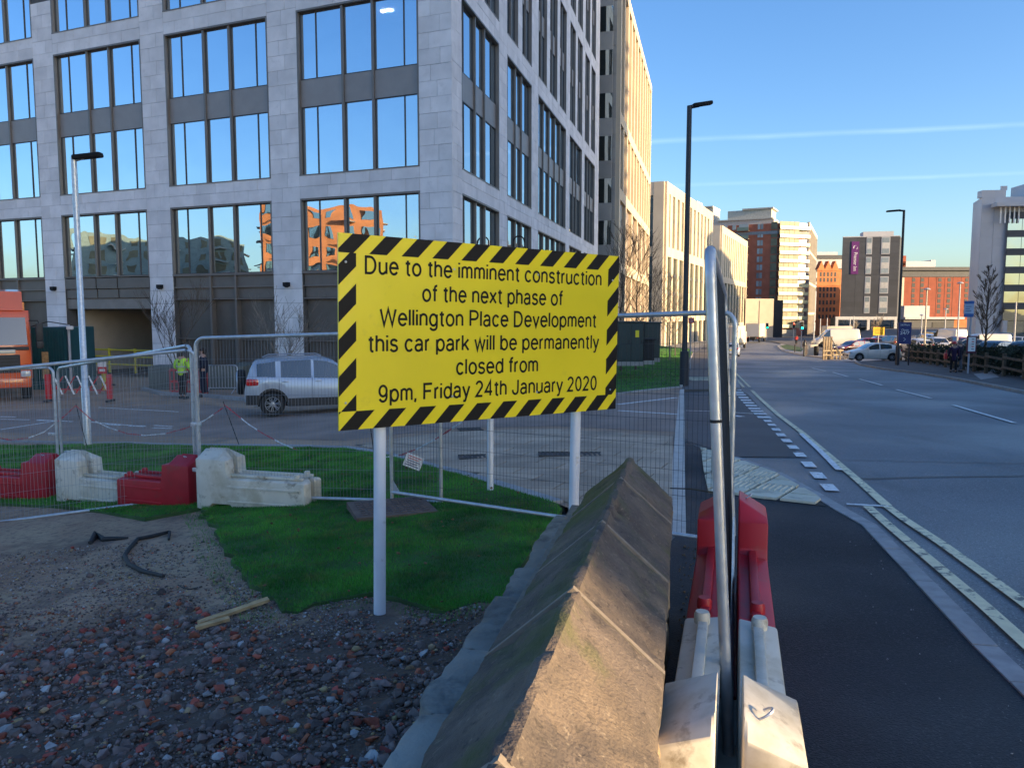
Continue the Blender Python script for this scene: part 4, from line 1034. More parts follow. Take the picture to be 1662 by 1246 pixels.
core(ht, [Vector((xl - .6, Yh + .5)), P2_ + Vector((0, .3)), P2_ + Vector((3, 9)), Vector((xl + 1, Yh + 9))], -4.6, .4, slate2, 'ground_floor')
sg = thing('hotel_sign', 'tall purple vertical hotel sign with white lettering and crescent moon', 'sign', (xl + hd.x * W7 * .225, Yh + hd.y * W7 * .225 - .16, 17.4), fh.rz)
mb = MB(); mb.boxz(-1.0, 1.0, -.06, .06, -4.6, 4.6); mb.build('sign_panel', M('purple_sign', (.13, .025, .15), .4), sg)
lt = text_obj('lettering', 'Premier Inn', whitep, sg, width=5.2, height=1.0, depth=.01); lt['kind'] = 'stuff'; lt.rotation_euler = (math.pi / 2, math.pi / 2, 0); lt.location = (-.35, -.08, -1.1)
mb = MB(); pl = []
for a in range(13): t = rad(-60 + a * 22.5); pl.append((.62 * math.cos(t), .62 * math.sin(t)))
for a in range(13): t = rad(210 - a * 22.5); pl.append((.12 + .44 * math.cos(t), .12 + .44 * math.sin(t)))
mb.ext([(x, z + 2.9) for x, z in pl], -.09, -.065); mb.build('moon_logo', whitep, sg)
# brick hotel wing behind
Yb = 250; xa = (1452 - 831) / F * Yb; xb = (1572 - 831) / F * Yb
bh = thing('brick_hotel', 'long red brick building with dark roof band and vertical window strips behind the car park', 'building', (xa, Yb, -5))
fb = Face(bh, (xa, Yb), 90, 1); Wb = xb - xa
core(bh, [(xa, Yb), (xb, Yb), (xb, Yb + 20), (xa, Yb + 20)], -5, 15.2, redbrick)
pieces('roof_band', slate, bh, [fb.it(-.5, Wb + 1, -19, 1.2, 15.2, 16.3), fb.it(0, Wb, -1, .3, 13.2, 15.2)])
pieces('plant_room', palegrey, bh, [fb.it(2, 13, -15, -4, 16.3, 18.4), fb.it(12.5, 14, -15, -4, 16.3, 18.8)]); pieces('red_plant', redbrick, bh, [fb.it(-1, 4.4, -15, -4, 16.3, 20.2)])
ws = []; sl = []
for t in (4.6, 7.4, 13, 16.0, 21.6, 24.6):
    for j in range(7): ws.append(fb.it(t, t + 1.0, -.02, .05, 1.6 + j * 1.68, 2.8 + j * 1.68))
for k in range(9): sl.append(fb.it(2.1 + k * 2.6, 2.16 + k * 2.6, -.02, .05, .4, 13.2))
pieces('window', slate2, bh, ws, 80); pieces('panel_joint', slate2, bh, sl)
pieces('pale_strip', cream2, bh, [fb.it(.9, 2.1, 0, .1, .4, 13)] + [fb.it(-.1, .8, 0, .1, 1.5 + j * 2.5, 2.4 + j * 2.5) for j in range(5)])
pieces('canopy', palegrey, bh, [fb.it(-.5, 18, 0, 7, -.2, .5), fb.it(0, 8, .2, 5, .5, 4.0)]); pieces('lower_wall', slate, bh, [fb.it(-.5, 15.3, .1, 6, -5, -.2)])
pieces('low_brick_front', orangebrick, bh, [fb.it(15.6, 22, .1, 5, -5, -.4)]); pieces('dark_opening', slate2, bh, [fb.it(8.5, 12.6, 5.9, 6.1, -5, -1.2)])
# pale office on the far right
Yg = 150; X0 = (1567 - 831) / F * 158; 
go = thing('office_building', 'pale grey clad office with banded glass floors at the right edge', 'office building', (X0, Yg, -4.5))
P = Vector(((1581 - 831) / F * Yg, Yg)); fg = Face(go, P, 96, 1)
core(go, [P, P + fg.d * 60, P + fg.d * 60 + Vector((16, 25)), P + Vector((17, 25)), Vector((X0, 158))], -4.5, 23.6, palegrey)
its = []
for j in range(18):
    z = -4 + j * 1.53
    for k in range(2): its.append(fg.it(.02 + k * 2.25, 2.2 + k * 2.25, 0, .06 + random.uniform(0, .01), z + .03, z + 1.5))
pieces('cladding_panel', palegrey, go, its)
pieces('stair_tower', palegrey, go, [fg.it(.0, 4.2, -2, .02, 23.6, 24.9), fg.it(9, 60, -8, .02, 23.6, 26.4), fg.it(3.4, 4.6, -.5, -.4, 24.9, 25.7)])
gl = []; sb = []
for j in range(6):
    z = .3 + j * 3.4
    for k in range(9): gl.append(fg.it(4.5 + k * 2.6 + .04, 7.1 + k * 2.6 - .04, .6, .7, z, z + 2.1))
    sb.append(fg.it(4.5, 40, .58, .75, z + 2.1, z + 3.4))
pieces('window', glassB, go, gl, 80); pieces('dark_band', slate, go, sb)
pieces('roof_canopy', palegrey, go, [fg.it(1.6, 40, -.5, 2.4, 21.6, 22.3)])
pieces('canopy_post', whitep, go, [fg.it(2.9 + k * .8, 3.1 + k * .8, .9, 1.1, 18.6, 21.6) for k in range(5)])
pieces('column', palegrey, go, [fg.it(4.4 + k * 7, 5.2 + k * 7, .6, 1.2, -4.5, .3) for k in range(5)]); pieces('lower_window', glassB, go, [fg.it(5.2 + k * 3.5, 8.6 + k * 3.5, .3, .4, -4.4, .2) for k in range(7)])
# ---------------------------------------------------------------- across the road and behind the viewer: blocks added to cast shade, flats mirrored in the windows
def far_block(name, label, quad, z0, z1, wall, nfl, mg):
    c = sum((Vector(q) for q in quad), Vector((0, 0))) / 4; t = thing(name, label, 'building', (c.x, c.y, z0))
    core(t, quad, z0, z1, wall); mb = MB(); sl = MB()
    for i in range(4):
        a, b = Vector(quad[i]), Vector(quad[(i + 1) % 4]); d = (b - a); L = d.length; d /= L; n = Vector((d.y, -d.x))
        if (a + d * L / 2 + n - c).length < (a + d * L / 2 - c).length: n = -n
        nb = max(2, int(L / 3.2)); fh = (z1 - z0 - 1) / nfl
        for k in range(nb):
            for j in range(nfl):
                q = a + d * ((k + .5) * L / nb) + n * .04 - c; mb.box((q.x, q.y, 1 + j * fh + fh * .5), (L / nb * .5, .1, fh * .55), math.atan2(d.y, d.x))
                if k % 3 == 1: q = a + d * ((k + .5) * L / nb) + n * .8 - c; sl.box((q.x, q.y, 1 + j * fh + .1), (L / nb * .9, 1.5, .15), math.atan2(d.y, d.x))
    mb.build('window', mg, t, kind='stuff', fixn=False); sl.build('balcony', pw, t, kind='stuff', fixn=False); return t
_sa = rad(SUN_AZ)
def us(u, s): return Vector((-math.cos(_sa) * u + math.sin(_sa) * s, math.sin(_sa) * u + math.cos(_sa) * s))
far_block('added_shade_slab', 'tall slab added out of view across the road to shade the street', [us(2.25, 62), us(74, 62), us(74, 82), us(2.25, 82)], -3, 47, greystone, 12, glassB)  # added unseen mass; its height and edge are set by the shade wanted
wb = Vector((-8, 33))
def bh_(az, dist, w, dpt):
    c = wb + dv(az) * dist; d = dv(az + 90); e = dv(az); return [c - d * w / 2, c + d * w / 2, c + d * w / 2 + e * dpt, c - d * w / 2 + e * dpt]
far_block('added_shade_block', 'unseen block added off to the right to shade the pale office', [(140, 108), (178, 128), (170, 143), (132, 123)], -3, 36, greystone, 9, glassB)  # unseen mass put in only to keep sun off the pale office
far_block('brick_flats', 'red brick flats behind the viewer mirrored in the windows', bh_(-121, 118, 22, 18), -3, 22, orangebrick, 7, glassB)
far_block('glass_flats', 'pale green flats behind the viewer mirrored in the windows', bh_(-108, 150, 34, 18), -3, 18, M('pale_green_render', (.20, .26, .24), .7), 7, curt)
far_block('terrace_flats', 'low pale flats behind the viewer mirrored in the windows', bh_(-134, 160, 26, 18), -3, 20, pw, 6, glassB)
# ================================================================== foreground: stone wall
wroot = thing('stone_wall', 'low stone wall with ridged mossy coping running away beside the footway', 'wall', (wallx(0), 0, 0))
WD = Vector((.217, 1)).normalized(); WN = Vector((WD.y, -WD.x)); WRZ = math.atan2(WD.y, WD.x)
cop = M('coping_stone', (.125, .10, .082), .88, var=.25, scale=6, bump=.006, bscale=110, rnd=.06, detail=10)
n_, l_, b_ = addnode(cop)
overlay(cop, (.23, .175, .12), 2.6, .47, .64, .6, detail=9)
overlay(cop, (.05, .044, .042), 3.5, .47, .66, .75, detail=9)
overlay(cop, (.30, .25, .19), 42, .58, .68, .5); overlay(cop, (.035, .03, .028), 50, .58, .66, .65); overlay(cop, (.03, .027, .025), 9, .60, .66, .5)
# moss grows on the side that faces away from the road
src = b_.inputs['Base Color'].links[0].from_socket
geo = n_.new('ShaderNodeNewGeometry'); sx = n_.new('ShaderNodeSeparateXYZ'); l_.new(geo.outputs['Normal'], sx.inputs[0])
nzm = n_.new('ShaderNodeTexNoise'); nzm.inputs['Scale'].default_value = 2.3; nzm.inputs['Detail'].default_value = 9; nzm.inputs['Roughness'].default_value = .7; l_.new(geo.outputs['Position'], nzm.inputs['Vector'])
m1 = n_.new('ShaderNodeMapRange'); m1.inputs[1].default_value = .3; m1.inputs[2].default_value = -.5; m1.inputs[3].default_value = .0; m1.inputs[4].default_value = .13; l_.new(sx.outputs[0], m1.inputs[0])
sy = n_.new('ShaderNodeSeparateXYZ'); l_.new(geo.outputs['Position'], sy.inputs[0])
my = n_.new('ShaderNodeMapRange'); my.inputs[1].default_value = 1.5; my.inputs[2].default_value = 4.8; my.inputs[3].default_value = -.04; my.inputs[4].default_value = .10; l_.new(sy.outputs[1], my.inputs[0])
a1 = n_.new('ShaderNodeMath'); a1.operation = 'ADD'; l_.new(nzm.outputs[0], a1.inputs[0]); l_.new(m1.outputs[0], a1.inputs[1])
a2 = n_.new('ShaderNodeMath'); a2.operation = 'ADD'; l_.new(a1.outputs[0], a2.inputs[0]); l_.new(my.outputs[0], a2.inputs[1])
m2 = n_.new('ShaderNodeMapRange'); m2.inputs[1].default_value = .57; m2.inputs[2].default_value = .74; m2.inputs[4].default_value = .85; l_.new(a2.outputs[0], m2.inputs[0])
mm = n_.new('ShaderNodeMix'); mm.data_type = 'RGBA'; l_.new(m2.outputs[0], mm.inputs[0]); l_.new(src, mm.inputs[6]); mm.inputs[7].default_value = (.085, .10, .028, 1); l_.new(mm.outputs[2], b_.inputs['Base Color'])
mortar = M('mortar', (.25, .21, .165), .9, var=.15, scale=20, bump=.002, bscale=90)
ledgem = overlay(M('ledge_stone', (.22, .215, .19), .9, var=.25, scale=4, bump=.006, bscale=40, rnd=.22, detail=9, ), (.04, .045, .05), 2.6, .5, .62, .8)
wallm = overlay(M('wall_stone', (.30, .22, .13), .92, var=.25, scale=4, bump=.008, bscale=40, rnd=.2, detail=9), (.08, .065, .05), 3, .52, .66, .8)
def wp(Y, n, z): # point on the wall: Y along, n to the right, z relative to the ridge line
    q = Vector((wallx(Y), Y)) + WN * n; return Vector((q.x, q.y, CZ - .72 - .035 * Y + z))
def coping_piece(Ya, Yb, seed, last=False):
    prof = [(.225, -.30), (.262, -.298), (.266, -.245), (.262, -.228)]
    for k in range(1, 8): t = k / 8; prof.append((.262 - .262 * t + .012 * t * 0, -.228 + .222 * t))
    prof += [(.018, -.006), (0, 0), (-.018, -.006)]
    for k in range(7, 0, -1): t = k / 8; prof.append((-(.262 - .262 * t), -.228 + .222 * t))
    prof += [(-.262, -.228), (-.266, -.245), (-.262, -.298), (-.225, -.30)]
    mb = MB(); N = max(8, int((Yb - Ya) / .035)); m = len(prof)
    for i in range(N + 1):
        Y = Ya + (Yb - Ya) * i / N; e = min(i, N - i); pin = .006 if e == 0 else 0
        for (u, z) in prof:
            v = Vector((u * 6, Y * 6, seed * 3.1)); d = .006 * noise.noise(v) + .0035 * noise.noise(v * 3.3) + .0018 * noise.noise(v * 9)
            chip = max(0, noise.noise(v * 2.2) - .22) * .06 + max(0, noise.noise(v * 6) - .3) * .02 * (1 if abs(u) > .24 or abs(u) < .03 else .15)
            u2 = u * (1 - pin * 2) + (d if u > 0 else -d) * .7 - math.copysign(chip * .4, u); mb.v.append(tuple(wp(Y, u2, z + d - pin - chip) - wroot.location))
    for i in range(N):
        for k in range(m - 1): o = i * m + k; mb.f.append((o, o + 1, o + m + 1, o + m))
    mb.f.append(tuple(range(m))); mb.f.append(tuple(N * m + k for k in range(m))[::-1])
    mb.build('coping_stone', cop, wroot, smooth=True)
JY = [-1.4, -.5, .42, 1.28, 2.21, 3.05, 4.03, 4.76]
for i, (a, b) in enumerate(zip(JY[:-1], JY[1:])): coping_piece(a + .006, b - .006, i + 1)
for Y in JY[1:-1]:
    mb = MB(); P_ = [wp(Y, u, z) - wroot.location for u, z in ((.262, -.30), (.268, -.235), (.0, .001), (-.268, -.235), (-.262, -.30))]
    for s in (-.011, .011):
        for p in P_: mb.v.append(tuple(p + Vector((WD.x, WD.y, 0)) * s))
    mb.f = [(0, 1, 2, 3, 4), (9, 8, 7, 6, 5)] + [(k, k + 5, (k + 1) % 5 + 5, (k + 1) % 5) for k in range(5)]
    mb.build('mortar_joint', mortar, wroot)
def rough_block(name, c, d, rz, mat, parent, seed, disp=.012, n=6, loc0=None):
    bm = bmesh.new(); bmesh.ops.create_cube(bm, size=1); bmesh.ops.subdivide_edges(bm, edges=bm.edges[:], cuts=n, use_grid_fill=True)
    for v in bm.verts:
        p = v.co.copy(); k = 1 - .10 * (max(abs(p.x), abs(p.y), abs(p.z)) > .49) * (sum(abs(q) > .42 for q in p) >= 2)
        q = Vector((p.x * d[0] * k, p.y * d[1] * (1 - (1 - k) * .5), p.z * d[2] * k)); s = q * 7 + Vector((seed * 5.3, seed, 0))
        nn = p.normalized(); q += nn * disp * (noise.noise(s) + .6 * noise.noise(s * 2.7) + .3 * noise.noise(s * 7)); v.co = q
    for f in bm.faces: f.smooth = True
    me = bpy.data.meshes.new(name); bm.to_mesh(me); bm.free(); me.materials.append(mat); me.set_sharp_from_angle(angle=rad(40))
    o = bpy.data.objects.new(name, me); COL.objects.link(o); o.parent = parent; o.location = c; o.rotation_euler = (0, 0, rz); return o
k = 0
Y = -1.4
while Y < 4.9:  # ledge course on the left
    L = random.choice((.42, .6, .85, .5)); L = min(L, 5.0 - Y)
    for (n0, n1, z0, z1) in ((-.50, -.05, -.56, -.44),):
        c = wp(Y + L / 2, (n0 + n1) / 2, (z0 + z1) / 2 + random.uniform(-.012, .008)) - wroot.location
        rough_block('ledge_stone', c, (L * 1.02 - .008, n1 - n0 + random.uniform(-.03, .03), z1 - z0), WRZ, ledgem, wroot, k, .022, 7); k += 1
    Y += L
for row, (z0, z1) in enumerate(((-.80, -.565), (-1.2, -.80))):
    Y = -1.4 - row * .2
    while Y < 4.8:
        L = random.choice((.35, .5, .42, .6)); L = min(L, 4.95 - Y)
        for (n0, n1) in ((-.45, -.16), (-.1, .25)):
            if n1 > 0 and row == 0: zz0, zz1 = z0 + .02, z1
            else: zz0, zz1 = z0, z1
            rough_block('wall_stone', wp(Y + L / 2, (n0 + n1) / 2 + random.uniform(-.01, .01), (zz0 + zz1) / 2) - wroot.location, (L - .01, n1 - n0, zz1 - zz0 - .01), WRZ, ledgem if n0 < -.2 else wallm, wroot, k, .02, 4); k += 1
        Y += L
Y = -1.4
while Y < 4.7:
    L = random.choice((.45, .6, .38)); L = min(L, 4.78 - Y)
    rough_block('wall_stone', wp(Y + L / 2, .02, -.43) - wroot.location, (L - .008, .44 + random.uniform(0, .04), .25), WRZ, wallm, wroot, k, .028, 6); k += 1
    Y += L
mb = MB(); 
for a, b in ((-1.3, 4.6),): mb.box(wp((a + b) / 2, -.08, -.8) - wroot.location, ((b - a), .5, .85), WRZ)
mb.build('wall_core', mortar, wroot)
# ================================================================== the yellow notice board
def solve(x, yt, yb, h):
    lo, hi = 1., 30.
    for i in range(50):
        m = (lo + hi) / 2
        if U(x, yt, m).z - U(x, yb, m).z > h: hi = m
        else: lo = m
    return lo
YL, YR = solve(549.5, 377, 699, 1.22), solve(1002, 416, 663, 1.22)
TL, BLc, TR, BR = U(549.5, 377, YL), U(549.5, 699, YL), U(1002, 416, YR), U(1002, 663, YR)
bx = ((TR + BR) - (TL + BLc)) / 2; BWid = bx.length; bx.normalize(); bz = ((TL + TR) - (BLc + BR)).normalized(); bz = (bz - bx * bz.dot(bx)).normalized(); by = bx.cross(bz)  # by points away? front = -by side
O_ = (TL + BLc + TR + BR) / 4 - bx * BWid / 2 - bz * .61
def board_uv(x, y):
    r = Vector(ray(x, y)); c = Vector((0, 0, CZ)); nrm = by; t = (O_ - c).dot(nrm) / r.dot(nrm); p = c + r * t - O_; return p.dot(bx), p.dot(bz)
Rb = Matrix((bx, -by if False else bz.cross(bx), bz)).transposed()
sb = thing('notice_board', 'large yellow notice with black text and hazard stripe border on white posts', 'sign', O_)
sb.rotation_mode = 'XYZ'; sb.rotation_euler = Rb.to_euler()
# local axes: x along the board, z up, y = away from the viewer
MB().boxz(0, BWid, 0, .012, 0, 1.22).build('board', signyellow, sb)
HB = 1.22; per = .2305; bw = .124; stripes = []
def band(u0, u1, v0, v1, ph, sl=1.0):
    k = -20
    while k < 30:
        c = ph + k * per; k += 1
        # stripe: c <= u - v*sl <= c+bw
        q = [(c + v0 * sl, v0), (c + bw + v0 * sl, v0), (c + bw + v1 * sl, v1), (c + v1 * sl, v1)]
        for fn in (lambda p: p[0] - u0, lambda p: u1 - p[0]): q = clip(q, fn) if len(q) > 2 else q
        for fn in (lambda p: p[1] - v0, lambda p: v1 - p[1]): q = clip(q, fn) if len(q) > 2 else q
        if len(q) > 2: stripes.append(q)
bwid = .118
u_, v_ = board_uv(549 + 10, 700)
band(.0, BWid, HB - bwid, HB, board_uv(599, 405)[0] - (HB - bwid), 1.0)
band(.0, BWid, 0, bwid, board_uv(551, 699)[0] % per + .0, 1.0)
band(.0, bwid, bwid, HB - bwid, board_uv(550, 551)[0] - board_uv(550, 551)[1] + per * 2, 1.0)
band(BWid - bwid, BWid, bwid, HB - bwid, board_uv(990, 483)[0] - board_uv(990, 483)[1] - bw * .0, 1.0)
for q in stripes:
    mb = MB(); mb.ext(q, -.0015, .0); mb.build('hazard_stripe', signblack, sb)
lines = [('Due to the imminent construction', 592, 443, 976, 463), ('of the next phase of', 685, 489, 913, 494.5), ('Wellington Place Development', 616, 528, 967, 530),
         ('this car park will be permanently', 598, 569, 972, 566), ('closed from', 740, 606, 873, 603), ('9pm, Friday 24th January 2020', 614, 650, 968, 633)]
for s, xa_, ya, xb_, yb in lines:
    ua, va = board_uv(xa_, ya); ub, vb = board_uv(xb_, yb)
    o = stroke_text('lettering', s, signblack, sb, ub - ua, .106)
    o.location = ((ua + ub) / 2, -.0012, (va + vb) / 2)
for x, y in ((561, 425), (737, 437), (873, 446), (561, 654), (734, 643), (871, 636), (994, 455), (990, 632)):
    u, v = board_uv(x, y); MB().lathe([(.008, 0), (.008, -.003), (.004, -.006)], 10, (u, -.001, v), 'Y').build('bolt', galv, sb)
# posts, set upright behind the board
Rinv = Rb.inverted()
for (xt, yt, xb2, yb2, tb) in ((623, 660, 617, 991, 0), (943, 640, 938, 905, .0)):
    u, v = board_uv(xt, yt); top = O_ + bx * u + by * (-.055 if by.y < 0 else .055); top = O_ + bx * u + (Rb @ Vector((0, .055, 0)))
    Yb_ = top.y + .02; bot = U(xb2, yb2, Yb_); gz_ = G(bot.x, bot.y) - .15; bot.z = min(bot.z, gz_ + .2)
    bot = top - bz * ((top.z - gz_) / bz.z); t2 = top + bz * (1.15 - v)
    MB().tube([Rinv @ (bot - O_), Rinv @ (t2 - O_)], .040, 16).build('post', whitepost, sb, smooth=True)
pm = H(796, 798); wpost = MB().tube([(0, 0, -.1), (0, 0, 1.75)], .04, 14).build('white_post', whitepost, loc=pm, smooth=True)
tag(wpost, 'thin white post standing on the lawn behind the yellow notice, between its two legs', 'post')
# ================================================================== temporary mesh fencing
def fence(label, A, B, h=2.0, tiltA=0., tiltB=0., gap=.15, mesh_m=galvd, r=.021, group='temporary mesh fence panels', gus=True, wire=.0019, topdrop=0.):
    A, B = Vector(A), Vector(B); d = B - A; L = math.hypot(d.x, d.y); slope = d.z / L; x = Vector((d.x, d.y, 0)).normalized()
    up = Vector((0, 0, 1)); y = up.cross(x); up = (up + y * tiltA).normalized(); y = up.cross(x)
    t = thing('fence_panel', label, 'fence panel', A, group=group); t.rotation_euler = Matrix((x, y, up)).transposed().to_euler()
    rc = .11; pts = [(0, 0, 0), (0, 0, h - rc)] + [(rc - rc * math.cos(a), 0, h - rc + rc * math.sin(a)) for a in [math.pi / 2 * k / 5 for k in range(1, 6)]]
    pts += [(L - rc + rc * math.sin(a), 0, h - rc + rc * math.cos(a)) for a in [math.pi / 2 * k / 5 for k in range(0, 6)]] + [(L, 0, 0)]
    pts = [(p[0], p[1], p[2] + slope * p[0]) for p in pts]
    MB().tube(pts, r, 12).build('frame', galv, t, smooth=True)
    MB().tube([(0, 0, gap), (L, 0, gap + slope * L)], r * .9, 10).build('bottom_rail', galv, t, smooth=True)
    mb = MB(); n = int(L / .042)
    for k in range(1, n):
        xx = k * L / n; q = slope * xx; mb.tube([(xx, 0, gap + q), (xx + random.uniform(-.004, .004), random.uniform(-.006, .006), (gap + h) / 2 + q), (xx, 0, h - .01 + q)], wire, 3, False)
    z = gap + .12
    while z < h - .05:
        mb.tube([(.0, wire * 2, z), (L * .5, wire * 2 + .004, z + slope * L / 2 + random.uniform(-.008, .008)), (L, wire * 2, z + slope * L)], wire, 3, False); z += .215
    mb.build('wire_mesh', mesh_m, t, kind='stuff', fixn=False)
    if gus:
        for s, xx in ((1, 0), (-1, L)):
            g_ = MB(); g_.ext([(xx + s * .015, gap + .01), (xx + s * .13, gap + .01), (xx + s * .015, gap + .14)], -.003, .003); g_.build('gusset', galv, t)
    return t
def at(x, y, Y, dz=0.): v = U(x, y, Y); v.z += dz; return v
FA = fence('tall mesh fence panel from the white barrier to behind the yellow notice', at(327, 822, 9.2), at(716, 836, 8.4), 2.03)
FA2 = fence('mesh fence panel with dark wire crossing behind the stone wall end', at(636, 801, 8.5, -.13), at(1184, 883, 6.2, -.13), 2.02, mesh_m=wirem)
FD = fence('mesh fence panel behind the left white barrier, above its red neighbour', at(104, 800, 12.2), at(319, 815, 9.7), 2.0)
FC = fence('farthest mesh fence panel at the left edge, in front of the orange lorry', at(-190, 800, 12.9), at(97, 797, 12.3), 2.0)
FB = fence('nearest mesh fence panel on the left, its bottom rail lying across the bare earth', at(-140, 872, 9.1, -.1), at(325, 818, 9.65, -.04), 2.0)
pA, pB = at(1184, 1246, 2.9), at(1189, 880, 6.4)
pA.z = CZ + .245 - 2.03; pB.z = CZ + .165 - 2.03
FR = fence('mesh fence panel seen edge on between the split barriers beside the footway', pA, pB, 2.03, tiltA=.06, mesh_m=wirem, r=.0215)
for (f_, xx, zz) in ((FA, 0, 1.0), (FA, 0, .45), (FD, 3.6, .9), (FC, 3.0, 1.1)):
    L_ = [c for c in f_.children if c.name.startswith('bottom_rail')][0].dimensions.x; xq = 0 if xx == 0 else L_ * .985
    cm = MB(); cm.bbox((xq - .03, 0, zz), (.14, .035, .05), .01); cm.tube([(xq - .03, -.04, zz), (xq - .03, .04, zz)], .014, 8); cm.build('clamp', galv, f_, smooth=True)
cm = MB(); cm.lathe([(.0225, -.006), (.024, 0), (.0225, .006)], 12, (0, 0, 1.38)); cm.build('band_clip', blackm, FR)
cable = MB().tube([U(1088, 792, 4.7), U(1120, 793, 3.9), U(1160, 799, 3.1)], .004, 6).build('cable_tie', blackm, None); tag(cable, 'thin black cord from the wall end to the leaning fence post', 'cord')
# ================================================================== water-filled barriers
def barrier(label, loc, rz, L, col, tall_first, H_=.76, low=.47, group='split plastic barriers holding the fence', half=.2, rx=0.):
    t = thing('plastic_barrier', label, 'barrier', loc, rz, group, ry=rx)
    m = whiteplastic if col == 'w' else redplastic
    T = [(0, .02), (0, H_ - .05), (.03, H_), (.29, H_), (.40, H_ - .11), (.415, low + .02), (.435, low), (L - .03, low), (L, low - .04), (L, .02), (L - .14, .02), (L - .19, .09), (L - .45, .09), (L - .5, .02), (.5, .02), (.45, .09), (.2, .09), (.15, .02)]
    if not tall_first: T = [(L - x, z) for x, z in T][::-1]
    for s in (-1, 1):
        mb = MB(); n = len(T); lay = [(.035, 0.), (half - .07, 0.), (half, .0)]
        # inner face, upper outer edge drawn in (chamfer), lower outer face
        def yo(z, x):
            xr = x if tall_first else L - x
            if xr < .37: return half - .13 * max(0, min(1, (z - (H_ - .24)) / .24))
            return half - (.035 if z > low - .06 else 0)
        o = len(mb.v)
        for x, z in T: mb.v.append((x, s * .035, z))
        for x, z in T:
            xr = x if tall_first else L - x
            mb.v.append((x, s * half, min(z, H_ - .105) if xr < .42 else min(z, low - .03)))
        # extra mid line for the shoulder
        mb.f.append(tuple(range(n))); mb.f.append(tuple(n + i for i in range(n))[::-1])
        for i in range(n): j = (i + 1) % n; mb.f.append((i, n + i, n + j, j))
        me = mb.mesh('side', m); bm = bmesh.new(); bm.from_mesh(me)
        bmesh.ops.recalc_face_normals(bm, faces=bm.faces); bmesh.ops.bevel(bm, geom=[e for e in bm.edges if e.calc_face_angle(0) > .3], offset=.012, segments=2, affect='EDGES', profile=.5)
        bmesh.ops.triangulate(bm, faces=[f for f in bm.faces if len(f.verts) > 4]); bm.to_mesh(me); bm.free(); me.name = 'side_tank'
        me.polygons.foreach_set('use_smooth', [True] * len(me.polygons)); me.set_sharp_from_angle(angle=rad(30))
        oo = bpy.data.objects.new('side_tank', me); COL.objects.link(oo); oo.parent = t
        a, b = (.42, L - .06) if tall_first else (.06, L - .42)
        rb = MB(); rb.bbox(((a + b) / 2, s * .115, low + .006), (b - a, .045, .035), .012); rb.bbox(((a + b) / 2, s * (half + .002), .30), (b - a, .018, .03), .008); rb.bbox(((a + b) / 2, s * (half + .002), .13), (b - a, .018, .025), .008)
        rb.build('rib', m, t, smooth=True)
        xe = .11 if tall_first else L - .11
        if s < 0: ey = MB(); ey.tube([(xe - .02 + .02 * math.cos(q), s * .09 + s * .022 * math.sin(q), H_ - .03 + .016 * math.sin(q) + .012) for q in [i * math.pi / 6 for i in range(0, 10)]], .0045, 6); ey.build('lifting_eye', galv, t, smooth=True)
        fx = L - .14 if tall_first else .14
        MB().lathe([(.035, 0), (.035, .035), (.028, .05)], 14, (fx, s * .12, low + .005)).build('filler_cap', m, t, smooth=True)
    MB().bbox((L / 2, 0, .06), (L - .1, .09, .08), .01).build('base_web', m, t)
    return t
fd = (pB.xy - pA.xy).normalized(); frz = math.atan2(fd.y, fd.x)
def onfence(Y): 
    k = (Y - pA.y) / (pB.y - pA.y); q = pA.xy.lerp(pB.xy, k); return Vector((q.x - .01, q.y, G(q.x, q.y) - .0))
q = onfence(1.95); barrier('white split barrier nearest the viewer with sunlit tall end', q, frz, 1.50, 'w', True)
q = onfence(3.40); barrier('red split barrier beyond the sunlit white one, beside the footway', q, frz, 1.50, 'r', False)
def bar_px(label, xl, Yl, xr, Yr, col, tf, L=None, sink=0):
    a, b = gnd(xl, Yl), gnd(xr, Yr); a.z = b.z = 0; a = Vector(((xl - 831) / F * Yl, Yl)); b = Vector(((xr - 831) / F * Yr, Yr)); d = b - a; L = L or d.length
    z = min(G(*a), G(*b)) - sink; return barrier(label, (a.x, a.y, z), math.atan2(d.y, d.x), L, col, tf, .72, .42)
bar_px('white plastic barrier on the lawn, rightmost of the row on the left', 328, 9.2, 520, 8.8, 'w', True, 1.42)
bar_px('red plastic barrier with tall right end touching the fence corner post', 200, 9.75, 326, 9.35, 'r', False, 1.12, .02)
bar_px('white plastic barrier in the left row between two red ones', 100, 10.4, 232, 9.9, 'w', True, 1.25, .02)
bar_px('red plastic barrier at the left edge, next to the white one', -40, 11.0, 97, 10.7, 'r', False, 1.25)
# ================================================================== chain on pins, notice card, litter
pins = []
for x, yb, xt, yt, lab in ((143, 727, 123, 655, 'thin dark leaning pin near the lamp post carrying the chain'), (391, 723, 362, 651, 'thin dark leaning pin in front of the silver car carrying the chain'), (609, 742, 601, 690, 'thin dark pin beside the left white leg of the notice')):
    g0 = H(x, yb); top = U(xt, yt, g0.y); o = MB().tube([(0, 0, -.1), top - g0], .008, 6).build('chain_pin', blackm, loc=g0); tag(o, lab, 'pin'); pins.append((g0, top))
C3 = lambda a, b: (a / 2.709, 420 + b / 2.709)
ch1 = [C3(*p) for p in ((0, 788), (50, 797), (125, 787), (195, 760), (285, 690), (333, 645))]
ch2 = [C3(*p) for p in ((333, 645), (400, 705), (475, 740), (560, 768), (640, 776), (730, 768), (815, 745), (900, 710), (980, 655))]
ch3 = [C3(*p) for p in ((985, 640), (1090, 725), (1160, 770), (1240, 812), (1320, 845), (1390, 862), (1485, 875))] + [(575, 744), (603, 744), (631, 741), (652, 738), (680, 727), (706, 713), (728, 699), (749, 685)]
